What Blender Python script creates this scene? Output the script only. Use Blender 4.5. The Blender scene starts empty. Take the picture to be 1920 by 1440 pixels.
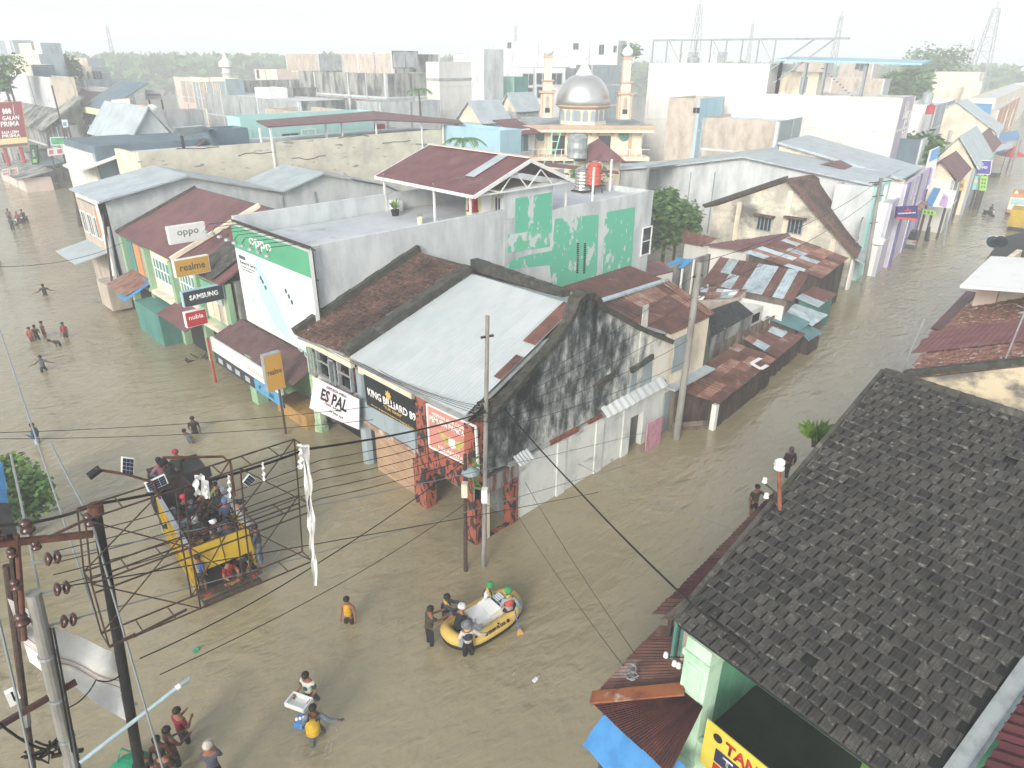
import bpy, bmesh, math, random
from mathutils import Vector as V, Matrix
random.seed(7)
S = bpy.context.scene
COL = S.collection
R_ = math.radians
# ------------------------------------------------------------------ camera (24 mm lens, 16 m above the flood)
FPX, CX, CY, CAMH = 1280.0, 960.0, 720.0, 16.0
PITCH, ROLL = R_(25.4), R_(0.45)
_h = V((math.sqrt(.5), math.sqrt(.5), 0))
_fw = _h * math.cos(PITCH) + V((0, 0, -math.sin(PITCH)))
_rt = V((math.sqrt(.5), -math.sqrt(.5), 0))
_up = _rt.cross(_fw)
CR = _rt * math.cos(ROLL) + _up * math.sin(ROLL)
CU = -_rt * math.sin(ROLL) + _up * math.cos(ROLL)
CO = V((0, 0, CAMH))
cam = bpy.data.cameras.new('camera')
cam.sensor_width = 36; cam.lens = 24; cam.clip_end = 5000; cam.clip_start = .1
camo = bpy.data.objects.new('camera', cam); COL.objects.link(camo)
camo.matrix_world = Matrix(((CR.x, CU.x, -_fw.x, CO.x), (CR.y, CU.y, -_fw.y, CO.y), (CR.z, CU.z, -_fw.z, CO.z), (0, 0, 0, 1)))
S.camera = camo
# ------------------------------------------------------------------ sky, sun, exposure
SUN_EL, SUN_AZ = R_(24), R_(203)        # azimuth measured from +X; the light comes over the left shoulder of the camera
world = bpy.data.worlds.new('World'); S.world = world; world.use_nodes = True
nt = world.node_tree; nt.nodes.clear()
sky = nt.nodes.new('ShaderNodeTexSky'); sky.sky_type = 'NISHITA'; sky.sun_disc = False
sky.sun_elevation = SUN_EL; sky.sun_rotation = R_(90) - SUN_AZ
sky.air_density = 1.0; sky.dust_density = 4.0; sky.ozone_density = 1.0
hsv = nt.nodes.new('ShaderNodeHueSaturation'); hsv.inputs['Saturation'].default_value = .30
bg = nt.nodes.new('ShaderNodeBackground'); bg.inputs['Strength'].default_value = .15
wo = nt.nodes.new('ShaderNodeOutputWorld')
nt.links.new(sky.outputs[0], hsv.inputs['Color']); nt.links.new(hsv.outputs[0], bg.inputs['Color']); nt.links.new(bg.outputs[0], wo.inputs['Surface'])
sl = bpy.data.lights.new('sun', 'SUN'); sl.energy = 1.3; sl.angle = R_(14); sl.color = (1, .86, .70)
so = bpy.data.objects.new('sun', sl); COL.objects.link(so)
sd = V((math.cos(SUN_AZ) * math.cos(SUN_EL), math.sin(SUN_AZ) * math.cos(SUN_EL), math.sin(SUN_EL)))
so.rotation_euler = sd.to_track_quat('Z', 'Y').to_euler(); so.location = (0, 0, 60)
S.view_settings.view_transform = 'Standard'; S.view_settings.look = 'None'
S.view_settings.exposure = 1.03; S.view_settings.gamma = 1; S.view_settings.use_curve_mapping = False
S.cycles.max_bounces = 6; S.cycles.diffuse_bounces = 3; S.cycles.glossy_bounces = 3; S.cycles.transmission_bounces = 3
S.cycles.volume_bounces = 3; S.cycles.caustics_reflective = False; S.cycles.caustics_refractive = False
# ------------------------------------------------------------------ the camera's rays, used to survey the place from the photograph
def ray(px, py): return CR * ((px - CX) / FPX) + CU * ((CY - py) / FPX) + _fw
def PZ(px, py, z=0): d = ray(px, py); return CO + d * ((z - CAMH) / d.z)
def PX(px, py, x): d = ray(px, py); return CO + d * (x / d.x)
def PY(px, py, y): d = ray(px, py); return CO + d * (y / d.y)
def PD(px, py, D): d = ray(px, py); return CO + d * (D / math.hypot(d.x, d.y))
def PL(px, py, q, ang):                 # vertical plane through q, running in direction ang (degrees)
    n = V((-math.sin(R_(ang)), math.cos(R_(ang)), 0)); d = ray(px, py)
    return CO + d * ((V((q[0], q[1], 0)) - V((0, 0, 0))).dot(n) / d.dot(n))
# ------------------------------------------------------------------ objects
WM = {}
def tag(o, label=None, cat=None, group=None, kind=None):
    if label: o['label'] = label
    if cat: o['category'] = cat
    if group: o['group'] = group
    if kind: o['kind'] = kind
    return o
def thing(name, label, cat, loc=(0, 0, 0), rz=0, group=None):
    o = bpy.data.objects.new(name, None); COL.objects.link(o)
    o.empty_display_size = .2
    o.location = loc; o.rotation_euler = (0, 0, rz)
    WM[o.name] = Matrix.Translation(V(loc)) @ Matrix.Rotation(rz, 4, 'Z')
    return tag(o, label, cat, group)
def link(name, me, parent=None, m=None):
    o = bpy.data.objects.new(name, me); COL.objects.link(o)
    if m is not None:
        if len(me.materials) == 0: me.materials.append(m)
        else:
            o.material_slots[0].link = 'OBJECT'; o.material_slots[0].material = m
    if parent is not None:
        o.parent = parent; WM[o.name] = WM[parent.name]
    else: WM[o.name] = Matrix.Identity(4)
    return o
def copy_tree(o, parent=None):
    c = o.copy(); COL.objects.link(c); WM[c.name] = WM[o.name]
    if parent: c.parent = parent
    for ch in list(o.children): copy_tree(ch, c)
    return c
class G:
    """collects faces; build() links them as one mesh object"""
    def __init__(s): s.v = []; s.f = []
    def poly(s, pts):
        n = len(s.v); s.v += [V(p) for p in pts]; s.f.append(list(range(n, n + len(pts)))); return s
    def ext(s, pts, vec):               # closed prism: polygon pushed along vec
        pts = [V(p) for p in pts]; vec = V(vec); n = len(s.v); k = len(pts)
        s.v += pts + [p + vec for p in pts]
        s.f.append([n + i for i in range(k)][::-1]); s.f.append([n + k + i for i in range(k)])
        for i in range(k):
            j = (i + 1) % k; s.f.append([n + i, n + j, n + k + j, n + k + i])
        return s
    def slab(s, pts, t):                # pushed down against its own normal
        pts = [V(p) for p in pts]; nn = (pts[1] - pts[0]).cross(pts[-1] - pts[0]).normalized()
        if nn.z < 0: nn = -nn
        return s.ext(pts, nn * -t)
    def box(s, c, size, rz=0, m=None):
        c = V(c); a, b, h = [x / 2 for x in size]
        R = m if m is not None else Matrix.Rotation(rz, 3, 'Z')
        n = len(s.v)
        s.v += [c + R @ V((x * a, y * b, z * h)) for z in (-1, 1) for x, y in ((-1, -1), (1, -1), (1, 1), (-1, 1))]
        s.f += [[n + q for q in f] for f in ((3, 2, 1, 0), (4, 5, 6, 7), (0, 1, 5, 4), (1, 2, 6, 5), (2, 3, 7, 6), (3, 0, 4, 7))]
        return s
    def bx(s, p, q):
        p, q = V(p), V(q); d = q - p
        return s.box((p + q) / 2, (abs(d.x), abs(d.y), abs(d.z)))
    def bar(s, p, q, w, h=None):        # square bar
        p, q = V(p), V(q); h = h or w; d = (q - p).normalized()
        a = d.cross(V((0, 0, 1)));  a = V((1, 0, 0)) if a.length < 1e-3 else a.normalized()
        b = a.cross(d); a *= w / 2; b *= h / 2
        return s.ext([p + a + b, p - a + b, p - a - b, p + a - b], q - p)
    def tube(s, pts, r, n=6, cap=True):
        pts = [V(p) for p in pts]; rs = r if isinstance(r, (list, tuple)) else [r] * len(pts)
        base = len(s.v)
        for i, p in enumerate(pts):
            d = (pts[min(i + 1, len(pts) - 1)] - pts[max(i - 1, 0)]).normalized()
            a = d.cross(V((0, 0, 1)) if abs(d.z) < .95 else V((1, 0, 0))).normalized(); b = a.cross(d)
            s.v += [p + (a * math.cos(2 * math.pi * k / n) + b * math.sin(2 * math.pi * k / n)) * rs[i] for k in range(n)]
        for i in range(len(pts) - 1):
            for k in range(n):
                j = (k + 1) % n; s.f.append([base + i * n + k, base + i * n + j, base + (i + 1) * n + j, base + (i + 1) * n + k])
        if cap:
            s.f.append([base + k for k in range(n)][::-1]); e = base + (len(pts) - 1) * n; s.f.append([e + k for k in range(n)])
        return s
    def lathe(s, prof, c=(0, 0, 0), n=16, m=None):
        c = V(c); base = len(s.v); m = m or Matrix.Identity(3)
        for r, z in prof:
            s.v += [c + m @ V((r * math.cos(2 * math.pi * k / n), r * math.sin(2 * math.pi * k / n), z)) for k in range(n)]
        for i in range(len(prof) - 1):
            for k in range(n):
                j = (k + 1) % n; s.f.append([base + i * n + k, base + i * n + j, base + (i + 1) * n + j, base + (i + 1) * n + k])
        s.f.append([base + k for k in range(n)][::-1]); e = base + (len(prof) - 1) * n; s.f.append([e + k for k in range(n)])
        return s
    def ball(s, c, r, n=8, sc=(1, 1, 1), m=None):
        prof = [(max(.001, math.sin(math.pi * i / n)), -math.cos(math.pi * i / n)) for i in range(n + 1)]
        m0 = Matrix.Diagonal(V((r * sc[0], r * sc[1], r * sc[2])))
        return s.lathe(prof, c, max(8, n), (m @ m0) if m else m0)
    def build(s, name, m, parent=None, smooth=False, local=False):
        me = bpy.data.meshes.new(name)
        vs = s.v
        if parent is not None and not local:
            inv = WM[parent.name].inverted(); vs = [inv @ p for p in s.v]
        me.from_pydata([tuple(p) for p in vs], [], s.f); me.update()
        if smooth:
            for p in me.polygons: p.use_smooth = True
        return link(name, me, parent, m)
# ------------------------------------------------------------------ materials
def C(h):
    h = h.lstrip('#'); v = [int(h[i:i + 2], 16) / 255 for i in (0, 2, 4)]
    return tuple(x / 12.92 if x <= .04045 else ((x + .055) / 1.055) ** 2.4 for x in v) + (1,)
def dim(col, f): return tuple(min(1, x * f) for x in col[:3]) + (1,)
def M(name, col, col2=None, scale=2.0, lo=.42, hi=.62, rough=.85, bump=.0, bscale=None, streak=1.0, metal=0, rnd=0.0,
      col3=None, s3=.7, lo3=.5, hi3=.7, streak3=1.0, spec=.3, wave=None, wdir=(1, 0, 0)):
    m = bpy.data.materials.new(name); m.use_nodes = True; n = m.node_tree; n.nodes.clear(); L = n.links.new
    out = n.nodes.new('ShaderNodeOutputMaterial'); b = n.nodes.new('ShaderNodeBsdfPrincipled'); L(b.outputs[0], out.inputs[0])
    b.inputs['Roughness'].default_value = rough; b.inputs['Metallic'].default_value = metal
    b.inputs['Specular IOR Level'].default_value = spec
    col = C(col) if isinstance(col, str) else col
    tc = n.nodes.new('ShaderNodeTexCoord'); oi = n.nodes.new('ShaderNodeObjectInfo')
    off = n.nodes.new('ShaderNodeVectorMath'); off.operation = 'MULTIPLY_ADD'
    off.inputs[0].default_value = (37, 51, 23); L(oi.outputs['Random'], off.inputs[1]); L(tc.outputs['Object'], off.inputs[2])
    cur = None
    def noise(sc, st, seed):
        mp = n.nodes.new('ShaderNodeMapping'); mp.inputs['Scale'].default_value = (sc, sc, sc / st); mp.inputs['Location'].default_value = (seed, seed * 2, seed)
        L(off.outputs[0], mp.inputs[0]); t = n.nodes.new('ShaderNodeTexNoise'); t.inputs['Scale'].default_value = 1
        t.inputs['Detail'].default_value = 7; t.inputs['Roughness'].default_value = .62; L(mp.outputs[0], t.inputs[0]); return t
    def mixc(fac, a, bb):
        x = n.nodes.new('ShaderNodeMix'); x.data_type = 'RGBA'; L(fac, x.inputs[0])
        for s_, i in ((a, 6), (bb, 7)):
            if isinstance(s_, tuple): x.inputs[i].default_value = s_
            else: L(s_, x.inputs[i])
        return x.outputs[2]
    def ramp(fac, lo_, hi_):
        r = n.nodes.new('ShaderNodeMapRange'); r.inputs[1].default_value = lo_; r.inputs[2].default_value = hi_; L(fac, r.inputs[0]); return r.outputs[0]
    cur = col; t1 = None
    if col2 is not None:
        col2 = C(col2) if isinstance(col2, str) else col2
        t1 = noise(scale, streak, 3.1); cur = mixc(ramp(t1.outputs[0], lo, hi), cur, col2)
    if col3 is not None:
        col3 = C(col3) if isinstance(col3, str) else col3
        t3 = noise(s3, streak3, 11.7); cur = mixc(ramp(t3.outputs[0], lo3, hi3), cur, col3)
    if rnd:
        r = n.nodes.new('ShaderNodeMapRange'); r.inputs[3].default_value = 1 - rnd; r.inputs[4].default_value = 1 + rnd; L(oi.outputs['Random'], r.inputs[0])
        x = n.nodes.new('ShaderNodeVectorMath'); x.operation = 'SCALE'; L(r.outputs[0], x.inputs['Scale'])
        if isinstance(cur, tuple): x.inputs[0].default_value = cur[:3]
        else: L(cur, x.inputs[0])
        cur = x.outputs[0]
    if isinstance(cur, tuple): b.inputs['Base Color'].default_value = cur
    else: L(cur, b.inputs['Base Color'])
    nrm = None
    if wave:
        mp = n.nodes.new('ShaderNodeVectorMath'); mp.operation = 'DOT_PRODUCT'; L(tc.outputs['Object'], mp.inputs[0]); mp.inputs[1].default_value = V(wdir).normalized() * (2 * math.pi / wave)
        sn = n.nodes.new('ShaderNodeMath'); sn.operation = 'SINE'; L(mp.outputs['Value'], sn.inputs[0])
        bp = n.nodes.new('ShaderNodeBump'); bp.inputs['Strength'].default_value = .3; bp.inputs['Distance'].default_value = wave * .15; L(sn.outputs[0], bp.inputs['Height']); nrm = bp
    if bump:
        tb = noise(bscale or scale * 4, 1, 5.5); bp = n.nodes.new('ShaderNodeBump'); bp.inputs['Strength'].default_value = bump; bp.inputs['Distance'].default_value = .05
        L(tb.outputs[0], bp.inputs['Height'])
        if nrm: L(nrm.outputs[0], bp.inputs['Normal'])
        nrm = bp
    if nrm: L(nrm.outputs[0], b.inputs['Normal'])
    return m
mt = {}
mt['conc'] = M('concrete', '#a3a9ab', '#7f8789', 1.2, .40, .66, .9, .25, 9, 2.5, col3='#5f6668', s3=.5, lo3=.56, hi3=.8, streak3=3)
mt['conc_lt'] = M('pale_concrete', '#c4cacc', '#a6afb2', 1.0, .42, .68, .9, .2, 9, 3, col3='#848d90', s3=.35, lo3=.55, hi3=.8, streak3=3)
mt['conc_warm'] = M('warm_concrete', '#b5aca0', '#968d82', 1.3, .4, .66, .9, .25, 9, 2, col3='#7c756d', s3=.5, lo3=.57, hi3=.8, streak3=3)
mt['conc_dk'] = M('stained_concrete', '#979994', '#54595a', .9, .44, .60, .92, .3, 8, 3, col3='#3f4444', s3=.45, lo3=.52, hi3=.7, streak3=4)
mt['white'] = M('white_render', '#cbcbc7', '#b5b8b7', .9, .45, .7, .8, .12, 7, 3, col3='#a9adac', s3=.4, lo3=.6, hi3=.82, streak3=5)
mt['cream'] = M('cream_render', '#d9d0bb', '#bcb4a2', .8, .45, .65, .85, .15, 7, 2, col3='#8f8a80', s3=.5, lo3=.6, hi3=.75, streak3=4)
mt['peach'] = M('peach_render', '#d8c3b2', '#c6ae9c', .8, .5, .7, .85, .1, 7, 2)
mt['pink'] = M('pink_render', '#d3c1b8', '#c2aea4', .8, .5, .7, .85, .1, 7, 2)
mt['slate'] = M('slate_paint', '#5d717d', '#4d606b', .6, .4, .7, .8, .1, 7, 2)
mt['mint'] = M('mint_paint', '#8fc9b4', '#a9c9b8', 1.2, .5, .7, .8, .1, 8, 2)
mt['turq'] = M('turquoise_paint', '#9cc9c5', '#aed2ce', .8, .5, .7, .8, .1, 8, 2)
mt['teal'] = M('teal_paint', '#4a8079', '#3b6863', .8, .45, .7, .7, .1, 8, 2)
mt['grn'] = M('green_paint', '#8aa98c', '#6f9d76', 1.2, .48, .7, .8, .15, 8, 2, col3='#4d6a52', s3=.9, lo3=.6, hi3=.8, streak3=4)
mt['lime'] = M('pale_lime_paint', '#cdd3b0', '#bac09c', 1, .5, .7, .8, .1, 8, 2)
mt['skyblue'] = M('light_blue_paint', '#93b7c6', '#84a8b7', .8, .5, .7, .8, .1, 8, 2)
mt['lilac'] = M('lilac_paint', '#b0abbd', '#9b96a9', .8, .5, .7, .8, .1, 8, 2)
mt['purple'] = M('purple_paint', '#6d6898', '#5c5786', .8, .5, .7, .7)
mt['orange'] = M('orange_paint', '#b98457', '#a5714a', .8, .5, .7, .7)
mt['maroon'] = M('maroon_sheet_roof', '#6d4a4c', '#5a3b3e', .8, .42, .66, .6, .06, 6, 1, wave=.22, wdir=(0, 1, 0), col3='#7d6a68', s3=.5, lo3=.6, hi3=.8)
mt['maroon_x'] = M('maroon_sheet_roof_x', '#6b4346', '#573539', .8, .42, .66, .6, .06, 6, 1, wave=.2, wdir=(1, 0, 0), col3='#7d6a68', s3=.5, lo3=.6, hi3=.8)
mt['zinc'] = M('grey_blue_sheet', '#a7b4ba', '#949fa5', .7, .42, .66, .5, .05, 6, 1, wave=.2, wdir=(0, 1, 0), spec=.4)
mt['zinc_x'] = M('grey_blue_sheet_x', '#a7b4ba', '#929ea4', .7, .42, .66, .5, .05, 6, 1, wave=.2, wdir=(1, 0, 0), spec=.4)
mt['zincp'] = M('zinc_sheet', '#9fb0b8', '#7d8b90', 1.5, .46, .66, .45, .05, 12, 1, rnd=.14, col3='#6b5a50', s3=1.1, lo3=.64, hi3=.78)
mt['rust'] = M('rusty_sheet', '#68473f', '#4f3a35', 1.5, .42, .62, .8, .15, 12, 1, rnd=.18, col3='#8b7a73', s3=.9, lo3=.58, hi3=.74)
mt['rustp'] = M('pale_rust_sheet', '#8a6a5d', '#6a4a40', 1.4, .42, .62, .8, .15, 12, 1, rnd=.18, col3='#9a938c', s3=.9, lo3=.54, hi3=.7)
mt['tealsheet'] = M('teal_sheet', '#557b80', '#47696e', 1.2, .45, .65, .6, .08, 12, 1, rnd=.1)
mt['bluesheet'] = M('blue_sheet', '#3f83b5', '#356f9c', 1.2, .45, .65, .6, .08, 12, 1)
mt['asb'] = M('pale_grey_sheet', '#adb5b7', '#a1aaad', .5, .42, .66, .6, .05, 8, 1, rnd=.025, col3='#9dabb0', s3=.3, lo3=.55, hi3=.75)
mt['tile_red'] = M('old_red_tile', '#7a5d52', '#443936', 6, .40, .58, .95, .5, 20, 1, col3='#312e2c', s3=.55, lo3=.40, hi3=.66)
mt['tile_lt'] = M('weathered_red_tile', '#8d6558', '#5a423b', 5, .42, .6, .9, .4, 20, 1, col3='#b3a79a', s3=3, lo3=.56, hi3=.66)
mt['tile_dk'] = M('dark_roof_tile', '#444441', '#333432', 4, .4, .64, .95, .5, 30, 1, rnd=.2, col3='#7c7a74', s3=5, lo3=.62, hi3=.74)
mt['capm'] = M('mossy_cap', '#4b4b47', '#33352f', 3, .42, .62, .95, .5, 18, 1, col3='#6f6f69', s3=1.5, lo3=.58, hi3=.72)
mt['wood'] = M('brown_boarding', '#a88f77', '#8f7761', 1, .4, .65, .8, .1, 6, .25, col3='#75614f', s3=.6, lo3=.6, hi3=.8, streak3=.12)
mt['plank'] = M('weathered_plank', '#6f665d', '#4c463f', 2, .42, .64, .9, .3, 12, 3, rnd=.25)
mt['plank_dk'] = M('dark_plank', '#4f4440', '#2f2b29', 2, .42, .64, .9, .3, 12, 3, rnd=.3)
mt['steel'] = M('rusty_steel', '#4a3b34', '#2e2826', 6, .42, .62, .7, .2, 30, 1, spec=.4)
mt['steel_lt'] = M('galvanised_steel', '#9aa3a6', '#858e91', 3, .45, .65, .5, .05, 20, 1, metal=.3)
mt['wht'] = M('white_paint', '#dcdedd', '#cfd2d2', 1, .5, .7, .6)
mt['grey'] = M('grey_paint', '#8a9296', '#767e82', 1, .5, .7, .7, .1)
mt['greyblue'] = M('grey_blue_paint', '#8d9ca3', '#7a888f', 1.2, .45, .68, .8, .15, 8, 2.5, col3='#5b6569', s3=.7, lo3=.6, hi3=.8, streak3=4)
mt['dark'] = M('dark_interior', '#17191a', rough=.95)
mt['black'] = M('black_paint', '#1b1d1f', '#26282a', 3, .5, .7, .6)
mt['wire'] = M('black_cable', '#141516', rough=.7)
mt['wirel'] = M('grey_cable', '#7d8487', rough=.6)
mt['glass'] = M('dark_glass', '#27323a', '#1b252c', 2, .5, .7, .15, spec=.6)
mt['redp'] = M('red_paint', '#a8262b', '#8f1f25', 2, .5, .7, .6)
mt['yel'] = M('yellow_truck_paint', '#ab9120', '#8d771c', 1.5, .45, .68, .65, .15, 14, 2, col3='#5a4720', s3=1.2, lo3=.62, hi3=.8)
mt['pole'] = M('concrete_pole', '#8a8a86', '#6c6c69', 2, .42, .66, .9, .2, 14, 3)
mt['leaf'] = M('leaf_green', '#4d7238', '#35552b', 1.1, .4, .62, .8, col3='#6f9448', s3=1.7, lo3=.5, hi3=.7)
mt['leafp'] = M('leaf_bright', '#6f8f3f', '#4f6f30', 2, .4, .62, .8)
mt['bark'] = M('bark', '#54483c', '#3b332b', 6, .42, .62, .95, .4)
mt['skin'] = M('skin', '#7a5140', '#6a4435', 6, .45, .65, .6)
mt['hair'] = M('black_hair', '#15120f', rough=.6)
# ------------------------------------------------------------------ helpers that make common pieces
def sheets(parent, q, nu, nv, pick, seg=8, amp=.012, name='roof_sheet', lift=.01, jit=.012):
    """corrugated sheets over quad q = (eave a, eave b, ridge b, ridge a); each one an object of its own"""
    a, b, c, d = [V(p) for p in q]; n = (b - a).cross(d - a).normalized(); n = n if n.z > 0 else -n
    P = lambda u, w: (a * (1 - u) + b * u) * (1 - w) + (d * (1 - u) + c * u) * w
    for i in range(nu):
        for j in range(nv):
            u0, u1 = i / nu, (i + 1.06) / nu; w0, w1 = max(0, (j - .05) / nv), (j + 1.0) / nv
            u1 = min(u1, 1.0); off = lift + j * .006 + random.uniform(0, jit); g = G(); tl = random.uniform(-jit, jit) * 1.5
            for w in (w0 - random.uniform(0, .03) / nv, w1):
                for s_ in range(seg + 1):
                    g.v.append(P(u0 + (u1 - u0) * s_ / seg, w) + n * (off + (amp if s_ % 2 else -amp) + tl * (s_ / seg)))
            for s_ in range(seg): g.f.append([s_, s_ + 1, seg + 2 + s_, seg + 1 + s_])
            g.build(name, pick(i, j), parent)
def tilefield(parent, q, nu, nv, m, name='roof_tiles', amp=.02, th=.03):
    """small clay tiles, too small in the picture to tell apart singly: one part"""
    a, b, c, d = [V(p) for p in q]; n = (b - a).cross(d - a).normalized(); n = n if n.z > 0 else -n
    P = lambda u, w: (a * (1 - u) + b * u) * (1 - w) + (d * (1 - u) + c * u) * w
    g = G()
    for j in range(nv):
        for i in range(nu):
            u0, u1 = i / nu, (i + .96) / nu; w0, w1 = (j - .12) / nv, (j + 1) / nv; r = random.uniform(0, amp); sk = random.uniform(-.08, .08) / nu
            b0 = len(g.v)
            g.v += [P(u0 + sk, w0) + n * (th + r), P((u0 + u1) / 2 + sk, w0) + n * (th * 1.9 + r), P(u1 + sk, w0) + n * (th + r), P(u1, w1) + n * .004, P((u0 + u1) / 2, w1) + n * (.004 + th), P(u0, w1) + n * .004,
                    P(u0 + sk, w0), P(u1 + sk, w0)]
            g.f += [[b0, b0 + 1, b0 + 4, b0 + 5], [b0 + 1, b0 + 2, b0 + 3, b0 + 4], [b0 + 6, b0 + 7, b0 + 2, b0 + 1, b0]]
    o = g.build(name, m, parent); o['kind'] = 'stuff'; return o
def pickw(*ms):
    tot = sum(w for _, w in ms)
    def f(i, j):
        r = random.uniform(0, tot)
        for m_, w in ms:
            r -= w
            if r <= 0: return mt[m_]
        return mt[ms[-1][0]]
    return f
def window(parent, o, ux, up, w, h, fm='wht', gm='glass', n=(0, 0, 0), cols=2, rows=1, depth=.06, name='window'):
    """o = lower left corner on the wall face, ux / up unit vectors, n outward normal"""
    o, ux, up, n = V(o), V(ux), V(up), V(n); t = max(.04, min(w, h) * .07); g = G()
    def bar(a, b, hh): g.ext([o + ux * a[0] + up * a[1], o + ux * b[0] + up * a[1], o + ux * b[0] + up * b[1], o + ux * a[0] + up * b[1]], n * hh)
    bar((0, 0), (w, t), depth); bar((0, h - t), (w, h), depth); bar((0, t), (t, h - t), depth); bar((w - t, t), (w, h - t), depth)
    for i in range(1, cols): bar((w * i / cols - t / 2.5, t), (w * i / cols + t / 2.5, h - t), depth * .8)
    for i in range(1, rows): bar((t, h * i / rows - t / 2.5), (w - t, h * i / rows + t / 2.5), depth * .6)
    f = g.build(name, mt[fm], parent)
    G().ext([o + ux * t + up * t, o + ux * (w - t) + up * t, o + ux * (w - t) + up * (h - t), o + ux * t + up * (h - t)], n * .012).build('pane', mt[gm], f)
    return f
FONTS = {}
def text(parent, s, o, ux, up, w=None, h=None, m=None, name='lettering', depth=.01, bold=0.0, space=1.0, align='L'):
    """flat letters: o = left end of the baseline, fitted to width w and/or letter height h"""
    cu = bpy.data.curves.new('t', 'FONT'); cu.body = s; cu.size = 1; cu.offset = bold; cu.space_character = space; cu.resolution_u = 2; cu.extrude = 0
    ob = bpy.data.objects.new('t', cu); COL.objects.link(ob); bpy.context.view_layer.update()
    me = bpy.data.meshes.new_from_object(ob.evaluated_get(bpy.context.evaluated_depsgraph_get()))
    bpy.data.objects.remove(ob); bpy.data.curves.remove(cu)
    xs = [v.co.x for v in me.vertices]; ys = [v.co.y for v in me.vertices]
    if not xs: return None
    x0, x1, y0, y1 = min(xs), max(xs), min(ys), max(ys)
    kx = w / (x1 - x0) if w else None; ky = h / (y1 - y0) if h else None
    kx = kx or ky; ky = ky or kx
    o, ux, up = V(o), V(ux).normalized(), V(up).normalized(); n = ux.cross(up)
    wd = (x1 - x0) * kx
    if align == 'C': o = o - ux * wd / 2
    inv = WM[parent.name].inverted() if parent else Matrix.Identity(4)
    bm = bmesh.new(); bm.from_mesh(me)
    for v in bm.verts: v.co = o + ux * ((v.co.x - x0) * kx) + up * ((v.co.y - y0) * ky)
    r = bmesh.ops.extrude_face_region(bm, geom=bm.faces[:])
    for e in r['geom']:
        if isinstance(e, bmesh.types.BMVert): e.co += n * depth
    for v in bm.verts: v.co = inv @ v.co
    bm.to_mesh(me); bm.free(); me.name = name
    return link(name, me, parent, m)
def ux_of(a, b): return (V(b) - V(a)).normalized()
ZUP = V((0, 0, 1)); NY = V((0, -1, 0)); NX = V((-1, 0, 0)); UX = V((1, 0, 0)); UY = V((0, -1, 0))
def flat(name, col, rough=.7): return M(name, col, rough=rough)
# ================================================================== the setting
def water_mat():
    m = bpy.data.materials.new('flood_water'); m.use_nodes = True; n = m.node_tree; L = n.links.new
    b = n.nodes['Principled BSDF']; b.inputs['Roughness'].default_value = .05; b.inputs['IOR'].default_value = 1.45; b.inputs['Specular IOR Level'].default_value = .85
    tc = n.nodes.new('ShaderNodeTexCoord')
    def noise(sc, det, dist=0, rot=0.0, sx=1.0):
        mp = n.nodes.new('ShaderNodeMapping'); mp.inputs['Scale'].default_value = (sc * sx, sc, sc); mp.inputs['Rotation'].default_value = (0, 0, rot); L(tc.outputs['Object'], mp.inputs[0])
        t = n.nodes.new('ShaderNodeTexNoise'); t.inputs['Scale'].default_value = 1; t.inputs['Detail'].default_value = det; t.inputs['Distortion'].default_value = dist; L(mp.outputs[0], t.inputs[0]); return t.outputs[0]
    big = noise(.11, 4, .8); r = n.nodes.new('ShaderNodeMapRange'); r.inputs[1].default_value = .35; r.inputs[2].default_value = .68; L(big, r.inputs[0])
    x = n.nodes.new('ShaderNodeMix'); x.data_type = 'RGBA'; x.inputs[6].default_value = C('#867e64'); x.inputs[7].default_value = C('#928a70'); L(r.outputs[0], x.inputs[0]); L(x.outputs[2], b.inputs['Base Color'])
    s1 = noise(2.6, 4, .35, .75, .5); s2 = noise(.7, 3, .5, .9, .6); s3 = noise(8.0, 2, .2, .6, .55)
    a = n.nodes.new('ShaderNodeMath'); a.operation = 'MULTIPLY_ADD'; a.inputs[1].default_value = 1.6; L(s2, a.inputs[0]); L(s1, a.inputs[2])
    a2 = n.nodes.new('ShaderNodeMath'); a2.operation = 'MULTIPLY_ADD'; a2.inputs[1].default_value = .16; L(s3, a2.inputs[0]); L(a.outputs[0], a2.inputs[2])
    # the current ruffles some reaches more than others
    pt = noise(.06, 3, 1.0); pr = n.nodes.new('ShaderNodeMapRange'); pr.inputs[1].default_value = .35; pr.inputs[2].default_value = .65; pr.inputs[3].default_value = .28; pr.inputs[4].default_value = .7; L(pt, pr.inputs[0])
    bp = n.nodes.new('ShaderNodeBump'); L(pr.outputs[0], bp.inputs['Strength']); bp.inputs['Distance'].default_value = .2; L(a2.outputs[0], bp.inputs['Height']); L(bp.outputs[0], b.inputs['Normal'])
    return m
g = G(); g.poly([(-60, -60, 0), (420, -60, 0), (420, 420, 0), (-60, 420, 0)])
tag(g.build('flood_water', water_mat()), kind='structure')
g = G(); g.poly([(-900, -900, -1.2), (2600, -900, -1.2), (2600, 2600, -1.2), (-900, 2600, -1.2)])
tag(g.build('ground', M('ground', '#5d5a4a', '#49513c', .05)), kind='structure')
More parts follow.
